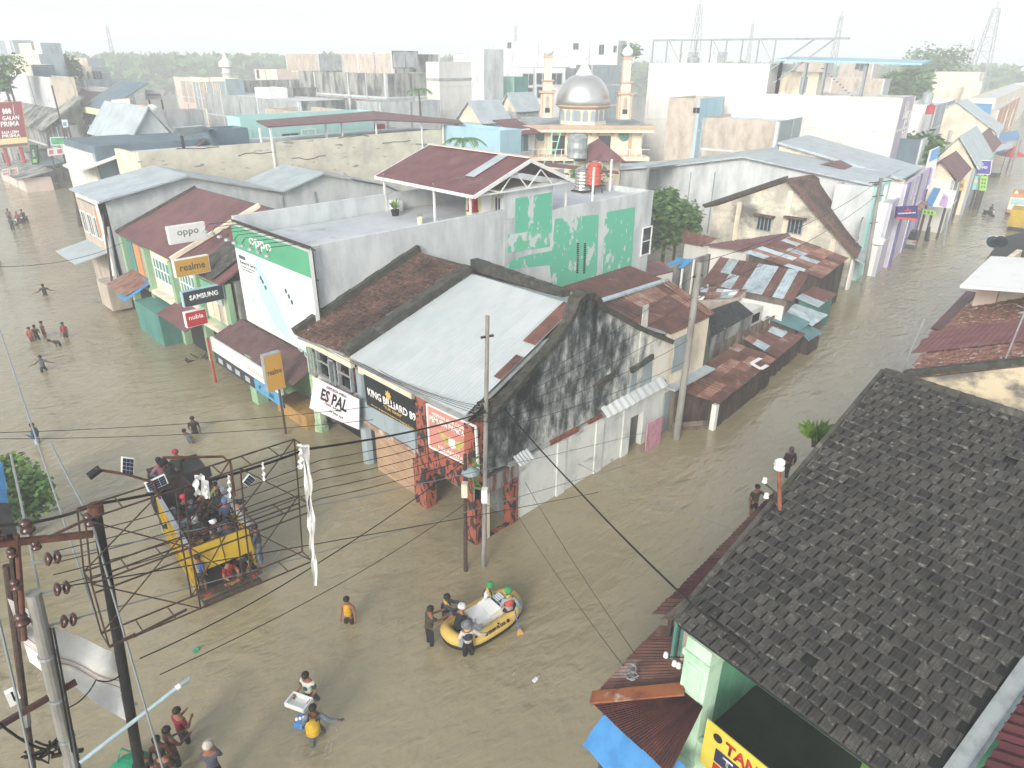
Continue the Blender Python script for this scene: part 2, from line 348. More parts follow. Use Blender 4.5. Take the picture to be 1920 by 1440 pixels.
# far wood beyond the town: one mass
def forest():
    g = G(); rr = random.Random(3)
    for i in range(1000):
        az = R_(rr.uniform(0, 90)); D = rr.choice((1, 1, 1, 2, 3)); D = {1: rr.uniform(330, 390), 2: rr.uniform(430, 560), 3: rr.uniform(600, 900)}[D]
        x, y = D * math.cos(az), D * math.sin(az); top = rr.uniform(13.5, 17.0) * (1 if az > R_(38) else .88); w = rr.uniform(5, 9)
        for q in range(46):
            u, t = rr.uniform(0, 6.28), rr.random() ** .6; rad = w * math.sqrt(max(.05, 1 - (2 * t - 1) ** 2)) * rr.uniform(.75, 1.05)
            p = V((x + rad * math.cos(u), y + rad * math.sin(u), -1 + (top + 1) * (.15 + .85 * t)))
            s = rr.uniform(1.0, 2.4) * (1 + D / 900); a = V((rr.uniform(-1, 1), rr.uniform(-1, 1), rr.uniform(-.6, .6))).normalized() * s; b = V((rr.uniform(-1, 1), rr.uniform(-1, 1), rr.uniform(-.2, 1))).normalized() * s
            g.poly([p - a * .6, p - b * .5, p + a, p + b])
    o = g.build('far_woodland', mt['leaf']); o['kind'] = 'stuff'; tag(o, 'hazy green wood stretching along the horizon behind the town', 'wood')
forest()
def haze():
    m = bpy.data.materials.new('haze'); m.use_nodes = True; n = m.node_tree; n.nodes.clear()
    o = n.nodes.new('ShaderNodeOutputMaterial'); v = n.nodes.new('ShaderNodeVolumePrincipled')
    v.inputs['Color'].default_value = (.90, .955, 1, 1); v.inputs['Density'].default_value = HAZE; v.inputs['Anisotropy'].default_value = 0.0
    n.links.new(v.outputs[0], o.inputs['Volume'])
    g = G(); g.bx((-950, -950, -2.2), (2650, 2650, 62)); h = g.build('haze', m); h['kind'] = 'stuff'
HAZE = .0024
haze()
# ================================================================== corner shophouse
def mold_mat():
    m = bpy.data.materials.new('mouldy_plaster'); m.use_nodes = True; n = m.node_tree; L = n.links.new; b = n.nodes['Principled BSDF']
    b.inputs['Roughness'].default_value = .92; b.inputs['Specular IOR Level'].default_value = .2
    tc = n.nodes.new('ShaderNodeTexCoord')
    def noise(sx, sz, seed, det=8):
        mp = n.nodes.new('ShaderNodeMapping'); mp.inputs['Scale'].default_value = (sx, sx, sz); mp.inputs['Location'].default_value = (seed, seed, seed); L(tc.outputs['Object'], mp.inputs[0])
        t = n.nodes.new('ShaderNodeTexNoise'); t.inputs['Scale'].default_value = 1; t.inputs['Detail'].default_value = det; t.inputs['Roughness'].default_value = .7; L(mp.outputs[0], t.inputs[0]); return t.outputs[0]
    sp = n.nodes.new('ShaderNodeSeparateXYZ'); L(tc.outputs['Object'], sp.inputs[0])
    def ma(op, *a):
        x = n.nodes.new('ShaderNodeMath'); x.operation = op
        for i, q in enumerate(a):
            if isinstance(q, (int, float)): x.inputs[i].default_value = q
            else: L(q, x.inputs[i])
        return x.outputs[0]
    bigz = noise(.55, .2, 4.4, 4); fine = noise(2.4, 1.2, 9.1, 9)
    # mould is thickest towards the street corner and under the coping
    gx = ma('MULTIPLY', ma('SUBTRACT', sp.outputs['X'], 1.2), -.028); gz = ma('MULTIPLY', ma('SUBTRACT', sp.outputs['Z'], 4.4), .04)
    tot = ma('ADD', ma('ADD', ma('MULTIPLY', bigz, .85), ma('MULTIPLY', fine, 1.0)), ma('ADD', gx, gz))
    r = n.nodes.new('ShaderNodeValToRGB'); L(ma('SUBTRACT', tot, .485), r.inputs[0])
    e = r.color_ramp.elements; e[0].position = .24; e[0].color = C('#d2d0c7'); e[1].position = .70; e[1].color = C('#26292b')
    q = e.new(.36); q.color = C('#b0b3b0'); q = e.new(.47); q.color = C('#7d8384'); q = e.new(.58); q.color = C('#4b5153')
    pk = noise(.5, .5, 15.2, 6); rp = n.nodes.new('ShaderNodeMapRange'); rp.inputs[1].default_value = .66; rp.inputs[2].default_value = .70; L(pk, rp.inputs[0])
    x = n.nodes.new('ShaderNodeMix'); x.data_type = 'RGBA'; L(rp.outputs[0], x.inputs[0]); L(r.outputs[0], x.inputs[6]); x.inputs[7].default_value = C('#c9b596'); L(x.outputs[2], b.inputs['Base Color'])
    bp = n.nodes.new('ShaderNodeBump'); bp.inputs['Strength'].default_value = .3; bp.inputs['Distance'].default_value = .04; L(fine, bp.inputs['Height']); L(bp.outputs[0], b.inputs['Normal'])
    return m
mt['mold'] = mold_mat()
def tiger_mat():
    m = bpy.data.materials.new('tiger_stripe_paint'); m.use_nodes = True; n = m.node_tree; L = n.links.new; b = n.nodes['Principled BSDF']; b.inputs['Roughness'].default_value = .8
    tc = n.nodes.new('ShaderNodeTexCoord'); mp = n.nodes.new('ShaderNodeMapping'); mp.inputs['Scale'].default_value = (3.2, 3.2, 1.5); L(tc.outputs['Object'], mp.inputs[0])
    t = n.nodes.new('ShaderNodeTexNoise'); t.inputs['Scale'].default_value = 1.3; t.inputs['Detail'].default_value = 1.5; t.inputs['Distortion'].default_value = 1.2; L(mp.outputs[0], t.inputs[0])
    r = n.nodes.new('ShaderNodeMapRange'); r.inputs[1].default_value = .50; r.inputs[2].default_value = .53; L(t.outputs[0], r.inputs[0])
    x = n.nodes.new('ShaderNodeMix'); x.data_type = 'RGBA'; x.inputs[6].default_value = C('#94503f'); x.inputs[7].default_value = C('#262324'); L(r.outputs[0], x.inputs[0]); L(x.outputs[2], b.inputs['Base Color']); return m
mt['tiger'] = tiger_mat()
T = thing('corner_shophouse', 'two storey corner shophouse with mould blackened gable wall and pale blue sheet roof', 'shophouse', (19, 15, 0))
YW = 15.06
def yw(px, py): return PY(px, py, YW)
top = [yw(905, 800), yw(925, 778), yw(1000, 690), yw(1050, 630), yw(1078, 585), yw(1084, 566), yw(1095, 557), yw(1108, 556), yw(1119, 563), yw(1126, 577), yw(1165, 598), yw(1200, 618), yw(1257, 642)]
x0, x1 = 13.32, top[-1].x
gab = [V((x0, YW, 2.75)), V((x1, YW, 2.85))] + top[::-1]
gab[-1] = V((x0, YW, top[0].z))
G().ext(gab, (0, .3, 0)).build('gable_wall', mt['mold'], T)
g = G()
for a, b in zip(top[:-1], top[1:]):
    g.bar(a + V((0, .12, .06)), b + (b - a).normalized() * .06 + V((0, .12, .06)), .52, .2)
g.build('gable_coping', mt['capm'], T)
# white lower wall with recessed fields, pilasters and the broken ledge
g = G(); g.bx((15.4, YW + .02, -1), (22.55, YW + .3, 2.55)); g.bx((23.5, YW + .02, -1), (x1, YW + .3, 2.55)); g.bx((22.55, YW + .02, 1.75), (23.5, YW + .3, 2.55))
for xa in (17.6, 20.0, 21.9): g.bx((xa, YW - .05, -1), (xa + .5, YW + .02, 2.5))
g.build('lower_wall', M('white_lower_wall', '#cfd4d3', '#b5bcbc', 1.2, .45, .66, .85, .2, 10, 2, col3='#7d8078', s3=.7, lo3=.6, hi3=.72, streak3=.5), T)
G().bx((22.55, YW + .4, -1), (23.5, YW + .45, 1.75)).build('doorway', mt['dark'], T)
rr = random.Random(5); mb = M('bare_brick', '#8a5848', '#6f4338', 6, .4, .6, .95, .4, 20, 1, rnd=.15)
xx = 14.9
while xx < x1 - .3:
    L_ = rr.uniform(.5, .95); zz = 2.60 + (xx - 14.9) * .012
    if rr.random() < .8: G().bx((xx, YW - .1, zz + rr.uniform(-.04, .02)), (min(xx + L_, x1), YW + .02, zz + .17)).build('ledge_block', mb if rr.random() < .55 else mt['conc'], T)
    xx += L_ + .02
for xa, xb, dz in ((15.1, 15.9, .2), (20.2, 22.3, .34), (22.2, 24.6, .38)):   # ledge of bent grey sheets
    g = G(); n_ = 10
    for i in range(n_ + 1):
        x_ = xa + (xb - xa) * i / n_; s_ = .02 if i % 2 else -.02
        g.v += [V((x_, YW - .02, 2.78 + dz + s_)), V((x_, YW - .42, 2.62 + dz * .5 + s_))]
    for i in range(n_): g.f.append([2 * i, 2 * i + 1, 2 * i + 3, 2 * i + 2])
    g.build('ledge_sheet', mt['conc_lt'], T)
for xa in (14.95, 17.55, 20.5, 22.6): G().bx((xa, YW - .045, 2.95), (xa + .4, YW - .002, gab[0].z + 1.6 + (xa - 14) * .3)).build('pilaster', mt['mold'], T)
a = yw(1113, 735); b = yw(1150, 705)
G().ext([yw(1112, 722), yw(1150, 693), yw(1150, 705), yw(1114, 733)], (0, -.12, 0)).build('canopy_ledge', mt['capm'], T)
G().ext([yw(1180, 690), yw(1222, 663), yw(1222, 672), yw(1182, 699)], (0, -.12, 0)).build('canopy_ledge', mt['capm'], T)
G().ext([yw(1183, 702), yw(1222, 675), yw(1220, 715), yw(1178, 740)], (0, -.04, 0)).build('boarded_window', mt['greyblue'], T)
# pink boards standing in the doorway
for i in range(4):
    pa = yw(1196 + i * 9.4, 793 - i * .5); pb = yw(1196 + (i + 1) * 9.4, 792 - i * .5); pa = V((pa.x, YW - .45 - .03 * i, 0)); w_ = .28
    G().bx((23.15 + i * .3, YW - .5, -.4), (23.15 + i * .3 + .28, YW - .45, 1.38 - .02 * (i % 2))).build('pink_board', M('pink_board_paint', '#b8879a', '#a0707f', 3, .45, .65, .8) if i == 0 else bpy.data.materials['pink_board_paint'], T)
# roofs
XE = 13.12
ea, eb = PX(668, 676, XE), PX(906, 797, XE)
rl, rg = PY(884, 516, 22.3), PY(1080, 577, 15.25)
eb.y = 15.3
sheets(T, (V((XE, 22.25, ea.z)), eb, rg, rl), 8, 3, pickw(('asb', 1)), seg=12, amp=.007, lift=.05, jit=.004)
dz_ = V((0, 0, -.16)); g = G(); g.slab([V((XE, 22.25, ea.z)) + dz_, eb + dz_, rg + dz_, rl + dz_], .08); g.build('roof_deck', mt['conc'], T)
for q_ in ([(1021, 621), (1066, 600), (1079, 579), (1064, 589)],):
    pass
n_ = (rg - eb).normalized()
sheets(T, (eb + (rg - eb) * .62 + V((0, .62, .035)), eb + (rg - eb) * .62 + V((0, 0, .035)), rg + V((0, 0, .035)), rg + V((0, .62, .035))), 1, 1, pickw(('rust', 1)), seg=8, lift=.06)
sheets(T, (eb + (rg - eb) * .30 + V((0, .35, .035)), eb + (rg - eb) * .30 + V((0, 0, .035)), eb + (rg - eb) * .5 + V((0, 0, .035)), eb + (rg - eb) * .5 + V((0, .35, .035))), 1, 1, pickw(('rust', 1)), seg=6, lift=.06)
ta, tb = V((XE, 26.55, 4.98)), V((XE, 22.75, ea.z + .05)); tr1, tr2 = PY(876, 503, 22.75), PY(789, 474, 26.5)
tilefield(T, (ta, tb, tr1, tr2), 26, 34, mt['tile_red'], amp=.05, th=.035)
G().slab([ta - V((0, 0, .1)), tb - V((0, 0, .1)), tr1 - V((0, 0, .1)), tr2 - V((0, 0, .1))], .1).build('tile_deck', mt['conc'], T)
for q_, nm in (((V((XE - .05, 22.5, ea.z + .2)), rl + V((0, .2, .28))), 'party_coping'), ((V((XE - .05, 26.65, 5.1)), tr2 + V((0, .15, .2))), 'party_coping')):
    a, b = q_; k_ = 9; g = G()
    for i in range(k_): g.bar(a + (b - a) * (i / k_) + V((0, 0, (i % 2) * .03)), a + (b - a) * ((i + 1) / k_) + V((0, 0, (i % 2) * .03)), .5 if nm and a.y < 25 else .3, .34)
    g.build(nm, mt['capm'], T)
back = [rl + V((.2, .2, .0)), rg + V((.2, 0, 0)), V((25.2, 15.3, 5.0)), V((25.6, 22.4, 4.9))]
G().slab(back, .12).build('rear_roof', mt['zinc'], T)
G().slab([tr2, tr1, V((26, 22.7, 4.9)), V((26.4, 26.6, 4.9))], .12).build('rear_roof', mt['tile_red'], T)
g = G(); a, b = PY(880, 499, 23.2), PY(1052, 556, 16.4); k_ = 6
for i in range(k_): g.bar(a + (b - a) * (i / k_) + V((.3, 0, .05)), a + (b - a) * ((i + 1) / k_) + V((.3, 0, .05)), .4, .5 - .05 * i)
g.build('ridge_wall', mt['capm'], T)
# body: upper floor, columns, shop fronts
XF = 13.5
G().bx((15.2, 15.4, -1), (25.4, 26.6, 4.6)).build('body_wall', mt['conc_dk'], T)
G().bx((XF + .05, 15.37, 2.15), (15.19, 26.5, 2.4)).build('upper_floor', mt['conc'], T)
g = G(); g.bx((XF - .05, 18.75, 4.45), (XF + .15, 22.3, 4.85)); g.bx((XF - .05, 22.85, 4.45), (XF + .15, 26.4, 4.9)); g.build('eave_beam', mt['cream'], T)
G().bx((XF, 18.75, 2.3), (XF + .15, 22.3, 3.2)).build('spandrel_panel', mt['greyblue'], T)
G().bx((XF, 22.85, 2.2), (XF + .15, 26.4, 3.25)).build('spandrel_panel', mt['cream'], T)
g = G(); g.bx((XF - .06, 18.75, 2.06), (XF + .1, 22.3, 2.28)); g.build('fascia', M('peeling_fascia', '#8a7060', '#b0aca4', 2, .5, .6), T)
g = G(); g.lathe([(.3, -1), (.3, 2.3), (.26, 2.3), (.26, 4.5)], (13.76, 22.55, 0), 8); g.build('column', mt['greyblue'], T, smooth=False)
g = G(); g.lathe([(.36, -1), (.36, .3), (.3, .35), (.3, 4.9)], (13.75, 26.55, 0), 6); g.build('column', M('green_white_column', '#b9c9b0', '#88a582', 2, .45, .6, .85, .2, 10, 3, col3='#6d7468', s3=1.5, lo3=.58, hi3=.72), T)
for i in range(7):
    zc = -.35 + i * .34; G().bx((XF + .12, 18.95, zc), (XF + .18, 21.75, zc + .325)).build('shutter_board', mt['wood'], T)
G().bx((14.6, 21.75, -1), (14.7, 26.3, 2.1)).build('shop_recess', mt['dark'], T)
# tiger striped corner bay
def tg(p, q): return G().bx(p, q).build('striped_column', mt['tiger'], T)
tg((13.3, 18.0, -1), (13.85, 18.72, 1.99)); tg((13.3, 17.75, 2.0), (13.85, 18.33, 4.95)); tg((13.2, 15.0, -1), (13.75, 15.5, 4.9)); tg((14.95, 15.0, -1), (15.38, 15.36, 2.0))
G().bx((13.36, 15.52, 2.0), (13.6, 17.74, 2.95)).build('striped_beam', mt['tiger'], T)
G().bx((13.3, 15.5, 4.72), (13.55, 17.74, 4.95)).build('striped_beam', mt['tiger'], T)
G().bx((13.2, 15.02, -.15), (15.3, 15.2, .06)).build('striped_sill', mt['tiger'], T)
G().bx((13.2, 15.0, 1.95), (15.38, 15.05, 2.6)).build('ragged_band', M('rust_band', '#6d4640', '#8d8f90', 3, .45, .55, .9, .2, 12, 6), T)
G().bx((13.76, 15.0, -.3), (13.9, 15.2, 2.0)).build('plaster_patch', mt['cream'], T)
# louvred shutters and windows above the drinks banner
def shutter(ya, yb, z0, z1, xo):
    f = G(); f.bx((xo - .03, ya, z0), (xo + .03, ya + .06, z1)); f.bx((xo - .03, yb - .06, z0), (xo + .03, yb, z1)); f.bx((xo - .03, ya, z0), (xo + .03, yb, z0 + .07)); f.bx((xo - .03, ya, z1 - .07), (xo + .03, yb, z1))
    o = f.build('shutter', mt['grey'], T); zz = z0 + .1
    while zz < z1 - .1:
        G().box((xo, (ya + yb) / 2, zz), (.07, yb - ya - .13, .012), m=Matrix.Rotation(.6, 3, 'Y')).build('slat', mt['grey'], o); zz += .075
shutter(25.75, 26.3, 3.1, 4.42, XF - .12); shutter(24.05, 24.55, 3.2, 4.42, XF - .12)
for ya, yb in ((24.6, 25.7), (22.95, 24.0)):
    f = G(); f.bx((XF - .05, ya, 3.25), (XF + .1, ya + .08, 4.42)); f.bx((XF - .05, yb - .08, 3.25), (XF + .1, yb, 4.42)); f.bx((XF - .05, ya, 3.2), (XF + .1, yb, 3.3)); f.bx((XF - .05, ya, 3.95), (XF + .02, yb, 4.0)); o = f.build('window_frame', mt['grey'], T)
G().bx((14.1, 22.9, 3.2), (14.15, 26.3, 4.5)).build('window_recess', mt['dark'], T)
# ---- signs on the corner shophouse
def sign(name, label, corners, n, th, m, frame=None, group=None):
    """corners: top-left, top-right, bottom-right, bottom-left on the face; n outward"""
    c = [V(p) for p in corners]; ctr = sum(c, V((0, 0, 0))) / 4; t = thing(name, label, 'sign', ctr, 0, group)
    G().ext([c[3], c[2], c[1], c[0]], V(n) * -th).build('board', m, t)
    if frame:
        g = G()
        for i in range(4): g.bar(c[i] + V(n) * .005, c[(i + 1) % 4] + V(n) * .005, .07)
        g.build('frame', mt[frame], t)
    ux = (c[1] - c[0]); w = ux.length; ux = ux.normalized(); dn = (c[3] - c[0]); h = dn.length; up = -dn.normalized()
    f = lambda u, v: c[0] * (1 - u) * (1 - v) + c[1] * u * (1 - v) + c[2] * u * v + c[3] * (1 - u) * v + V(n) * .008
    return t, f, ux, up, w, h
bk = flat('sign_black', '#1d2225'); wt = flat('letter_white', '#e3e4e2'); gd = flat('letter_gold', '#c9a94e')
XS = 13.4
t, f, ux, up, w, h = sign('billiard_sign', 'black sign with white BILLIARD lettering and gold crest on the corner shophouse', (PX(681, 702, XS), PX(784, 757, XS), PX(783, 810, XS), PX(688, 759, XS)), NX, .08, bk)
text(t, 'KING BILLIARD 89', f(.06, .62), ux, up, w * .88, h * .25, wt, bold=.02)
text(t, '"YUK MAIN"', f(.36, .78), ux, up, w * .34, h * .1, gd, bold=.01); text(t, 'Alamat : Jl. Jenderal Sudirman Simpang Empat', f(.1, .93), ux, up, w * .8, h * .07, gd)
g = G()
for i in range(8):
    a_ = i * math.pi / 4; c_ = f(.47, .26); d1 = ux * math.cos(a_) + up * math.sin(a_); d2 = ux * math.cos(a_ + .4) + up * math.sin(a_ + .4); d0 = ux * math.cos(a_ - .4) + up * math.sin(a_ - .4)
    g.ext([c_, c_ + d0 * .12, c_ + d1 * .22, c_ + d2 * .12], NX * .01)
g.build('crest', gd, t)
rd = flat('sign_salmon', '#bb8078')
t, f, ux, up, w, h = sign('youth_club_sign', 'salmon red sign with winged emblem on the striped corner bay', (PX(801, 757, XS - .12), PX(892, 800, XS - .12), PX(897, 881, XS - .12), PX(806, 837, XS - .12)), NX, .06, rd, 'wht')
text(t, 'PIMPINAN ANAK CABANG', f(.1, .2), ux, up, w * .75, h * .075, wt); text(t, 'PEMUDA PANCASILA', f(.04, .36), ux, up, w * .92, h * .13, wt, bold=.02); text(t, 'KECAMATAN', f(.2, .93), ux, up, w * .6, h * .08, wt)
g = G(); yg = flat('emblem_olive', '#b3ad62')
for s_ in (-1, 1):
    for i in range(3): g.ext([f(.5 + s_ * .04, .58 + i * .05), f(.5 + s_ * (.3 - i * .06), .48 + i * .08), f(.5 + s_ * (.26 - i * .05), .56 + i * .09), f(.5 + s_ * .05, .66 + i * .05)], NX * .01)
g.build('emblem', yg, t)
g = G(); g.ext([f(.44, .55), f(.56, .55), f(.57, .72), f(.5, .8), f(.43, .72)], NX * .016); g.build('emblem_shield', wt, t)
es = M('banner_white', '#dcdadf', '#d8c2cf', .8, .5, .7, .6)
t, f, ux, up, w, h = sign('drinks_banner', 'white banner with black ES PAL lettering hung below the louvred windows', (PX(590, 708, 13.15), PX(673, 749, 13.15), PX(673, 806, 13.15), PX(580, 765, 13.15)), NX, .03, es)
bl = flat('letter_black', '#1c1d20')
text(t, 'ES PAL', f(.2, .56), ux, up, w * .6, h * .36, bl, bold=.03); text(t, 'KAMI SEDIA ANEKA', f(.3, .14), ux, up, w * .45, h * .08, bl); text(t, 'rasa segar', f(.3, .68), ux, up, w * .4, h * .09, bl); text(t, 'DI SINI AJA', f(.42, .86), ux, up, w * .32, h * .09, bl)
# ================================================================== rear house with the rusty roof beside the gable
T = thing('rear_shophouse', 'narrow cream shophouse with rusty red roof behind the mouldy gable', 'shophouse', (27, 17, 0))
e1, e2 = PZ(1257, 639, 5.1), PZ(1339, 591, 5.1); YR = 18.8; r2 = PY(1252, 527, YR); r1 = PY(1129, 566, YR); ea = V((x1 + .3, e1.y, 5.1)); r0 = V((22.0, YR, r1.z))
ea0 = V((22.0 - 1.0, e1.y + .4, e1.z + .25))
sheets(T, (V((22.2, 15.42, 5.15)), V((x1 - .2, 15.42, 5.15)), V((x1 - .2, YR, r2.z)), V((21.2, YR, r1.z))), 5, 3, pickw(('rust', 4), ('rustp', 1)), lift=.05)
sheets(T, (V((x1 - .18, 15.0, 5.05)), e2, r2, V((x1 - .18, YR, r2.z))), 4, 3, pickw(('rust', 4), ('rustp', 1)), lift=.05)
G().slab([V((21.5, 15.4, 5.1)), e2 + V((0, .4, 0)), r2, V((21.5, YR, r1.z))], .1).build('roof_deck', mt['plank_dk'], T)
G().slab([r1, r2, V((r2.x, YR + 2.5, 5.9)), V((r1.x, YR + 2.5, 5.9))], .1).build('rear_roof', mt['rust'], T)
for i in range(3):
    f_ = .02 + i * .05; G().bar(e2 + (e1 - e2) * f_ + V((0, 0, .12)), r2 + (r1 - r2) * f_ + V((0, 0, .12)), .09, .05).build('verge_batten', mt['rustp'], T)
G().bar(r1 + V((0, 0, .08)), r2 + V((0, 0, .08)), .3, .1).build('ridge_cap', mt['zincp'], T)
g = G(); g.bx((x1 + .01, YW + .02, 2.1), (28.3, YW + .3, 5.0)); g.bx((x1 + .6, YW + .3, -1), (28.3, YW + .35, 2.1)); g.bx((27.95, YW + .35, -1), (28.25, 20.5, 5.0)); g.build('wall', mt['cream'], T)
G().bx((x1 + .35, YW - .03, 3.0), (x1 + 1.35, YW + .015, 4.7)).build('boarded_window', mt['greyblue'], T)
G().bx((x1 + .05, YW - .5, 2.35), (28.6, YW + .05, 2.45)).build('canopy_sheet', mt['zinc'], T)
G().bx((x1 + .02, YW - .02, -1), (x1 + .6, YW + .3, 2.1)).build('lower_wall', mt['greyblue'], T)
# ================================================================== three storey phone shop with roof terrace
T = thing('terrace_building', 'pale grey concrete building with roof terrace, green painted patches and huge phone billboard', 'building', (26, 30, 0))
YO = 26.75
def yo(px, py): return PY(px, py, YO)
mt['patch'] = M('bare_concrete_wall', '#c6cdcf', '#aab2b5', 1.0, .4, .68, .9, .2, 9, 3, col3='#7f898d', s3=.4, lo3=.55, hi3=.78, streak3=3)
mt['grnpatch'] = M('peeling_green_paint', '#5fb598', '#c0c8ca', 1.1, .56, .585, .85, .1, 9, 1.8, col3='#c0c8ca', s3=3.2, lo3=.63, hi3=.64, streak3=2.2)
fa, fb, fc = yo(585, 461), yo(945, 402), yo(1222, 361)
XA = fa.x; XB = fb.x; XC = 39.9
G().bx((XA, YO, -1), (XB, YO + .25, fa.z)).build('side_wall', mt['patch'], T)
G().bx((XB + .002, YO - .02, -1), (XC, YO + .25, fc.z + .15)).build('side_wall', mt['patch'], T)
tw = yo(1037, 338).x
G().bx((XB + .002, YO - .02, fc.z + .16), (tw, YO + .23, 9.75)).build('stair_wall', mt['patch'], T)
NQ = [0]
def yq(name, pts, m, t=None):
    NQ[0] += 1; t = t or .006 + .004 * (NQ[0] % 9); return G().ext([yo(*p) + V((0, -.022, 0)) for p in pts], (0, -t, 0)).build(name, m, T)
yq('green_patch', [(948, 505), (1030, 497), (1036, 552), (1100, 548), (1118, 530), (1122, 402), (1040, 410), (1034, 470), (990, 478), (958, 488)], mt['grnpatch'])
yq('green_patch', [(964, 450), (1034, 436), (1034, 360), (966, 372)], mt['grnpatch'])
yq('green_patch', [(1129, 516), (1183, 506), (1190, 388), (1134, 398)], mt['grnpatch'])
yq('green_patch', [(951, 440), (1030, 428), (1030, 462), (951, 474)], M('half_peeled_green', '#c0c8ca', '#64b898', 1.4, .48, .52, .85, .1, 9, 1.4))
for dx in (0, 13):
    for i in range(16): yq('vent_block', [(1081 + dx - i * .1, 456 + i * 3.6 + 2.6), (1085 + dx - i * .1, 455.3 + i * 3.6 + 2.6), (1085 + dx - i * .1, 455.3 + i * 3.6), (1081 + dx - i * .1, 456 + i * 3.6)], mt['dark'], .02)
p = yo(1199, 481); q = yo(1211, 432)
window(T, V((p.x, YO - .02, p.z)), UX, ZUP, 1.15, 2.0, n=NY, cols=1, rows=2, depth=.08)
FL = 7.75
G().bx((XA + .3, YO + .26, FL - .25), (XC - .2, 34.5, FL)).build('terrace_floor', M('terrace_floor_mat', '#b9c0c6', '#a3abb2', .5, .4, .7, .6, col3='#8f969b', s3=.8, lo3=.6, hi3=.75), T)
YB = 34.6
G().bx((XA + .1, YB, -1), (XC, YB + .25, 8.75)).build('rear_wall', mt['patch'], T)
G().bx((XC, YO, -1), (XC + .25, YB, fc.z + .1)).build('end_wall', mt['patch'], T)
G().bx((XA, YO + .25, -1), (XA + .25, YB, 8.5)).build('front_wall', mt['grn'], T)
G().bx((XA - .12, YO - .06, 6.3), (XA + .26, YO - .001, fa.z - .02)).build('corner_band', mt['patch'], T)
G().bx((34.5, YO + .26, FL), (XC, YO + .32, 8.0)).build('kerb', mt['conc'], T)
# terrace room with cream wall, door and window
G().bx((XB + .3, YO + .26, FL), (tw, 30.2, 9.6)).build('room_wall', mt['lime'], T)
G().bx((XB + .24, 28.0, FL + .05), (XB + .3, 28.8, 9.4)).build('door', mt['wht'], T)
window(T, V((XB + .24, 27.7, 8.3)), (0, -1, 0), ZUP, .5, .95, n=NX, cols=2, fm='wht')
# canopy: maroon gable roof on white posts with an open truss
ER, EL = yo(880, 364), PX(704, 329, yo(880, 364).x); RR = yo(986, 296); RL = PX(800, 271, RR.x); FR = yo(1068, 336)
ER.y -= .35; RR.y -= .35; FR.y -= .35; EL.z = ER.z; RL.z = RR.z; FLn = V((FR.x, EL.y, FR.z)); RL.y = EL.y
G().slab([EL, ER, RR, RL], .08).build('canopy_roof', mt['maroon'], T)
G().slab([FR, FLn, RL, RR], .08).build('canopy_roof', mt['maroon'], T)
g = G(); g.bar(ER + V((0, -.03, -.1)), RR + V((0, -.03, -.1)), .06, .2); g.bar(FR + V((0, -.03, -.1)), RR + V((0, -.03, -.1)), .06, .2); g.bar(ER + V((-.04, 0, -.1)), EL + V((-.04, 0, -.1)), .06, .16); g.bar(EL + V((0, .03, -.1)), RL + V((0, .03, -.1)), .06, .2); g.build('fascia', mt['wht'], T)
G().bar(RR + V((0, 0, .05)), RL + V((0, 0, .05)), .35, .06).build('ridge_cap', mt['pink'], T)
d_ = (RR - ER); pa = ER + d_ * .62 + V((0, 2.2, .05)); pb = ER + d_ * .97 + V((0, 2.2, .05))
G().slab([ER + d_ * .35 + V((0, 2.3, .07)), ER + d_ * .35 + V((0, 1.6, .07)), ER + d_ * .96 + V((0, 1.6, .07)), ER + d_ * .96 + V((0, 2.3, .07))], .02).build('patch_sheet', mt['zinc'], T)
for yy in (ER.y + .12, (ER.y + EL.y) / 2, EL.y - .2):
    bl_ = V((ER.x + .25, yy, ER.z - .1)); br_ = V((FR.x - .25, yy, FR.z - .1)); tp = V((RR.x, yy, RR.z - .14))
    G().bar(bl_, br_, .08).build('truss_chord', mt['wht'], T)
    for i in range(6):
        a = bl_ + (br_ - bl_) * (.1 + i * .14); hh = lambda t_: (1 - abs(t_ - .5) * 2) * (tp.z - bl_.z)
        ua, ub = .1 + i * .14, .1 + (i + 1) * .14
        p_ = bl_ + (br_ - bl_) * ua; q_ = bl_ + (br_ - bl_) * ub
        if i % 2 == 0: p_ = p_ + V((0, 0, hh(ua) - .04))
        else: q_ = q_ + V((0, 0, hh(ub) - .04))
        G().bar(p_, q_, .06).build('truss_web', mt['wht'], T)
for x_, y_ in ((ER.x + .3, EL.y - .4), (ER.x + .3, 30.0), (ER.x + .5, YO + .5), (tw + 1.7, YO + .45), (FR.x - .3, EL.y - .4)):
    G().bx((x_ - .05, y_ - .05, FL), (x_ + .05, y_ + .05, ER.z + (.1 if x_ < 26 else .1))).build('canopy_post', mt['wht'], T)
# second smaller roof over the tanks
a, b = PY(1020, 309, 33.5), PY(1160, 324, 29.5)
G().slab([a, V((a.x + 1.2, a.y + 1, a.z)), V((b.x + 1.2, b.y + 1, b.z - .1)), b], .1).build('tank_roof', mt['maroon_x'], T)
for q_ in (PY(1112, 350, 28.2), PY(1144, 350, 29.8)): G().bx((q_.x - .05, q_.y - .05, FL), (q_.x + .05, q_.y + .05, 9.9)).build('canopy_post', mt['wht'], T)
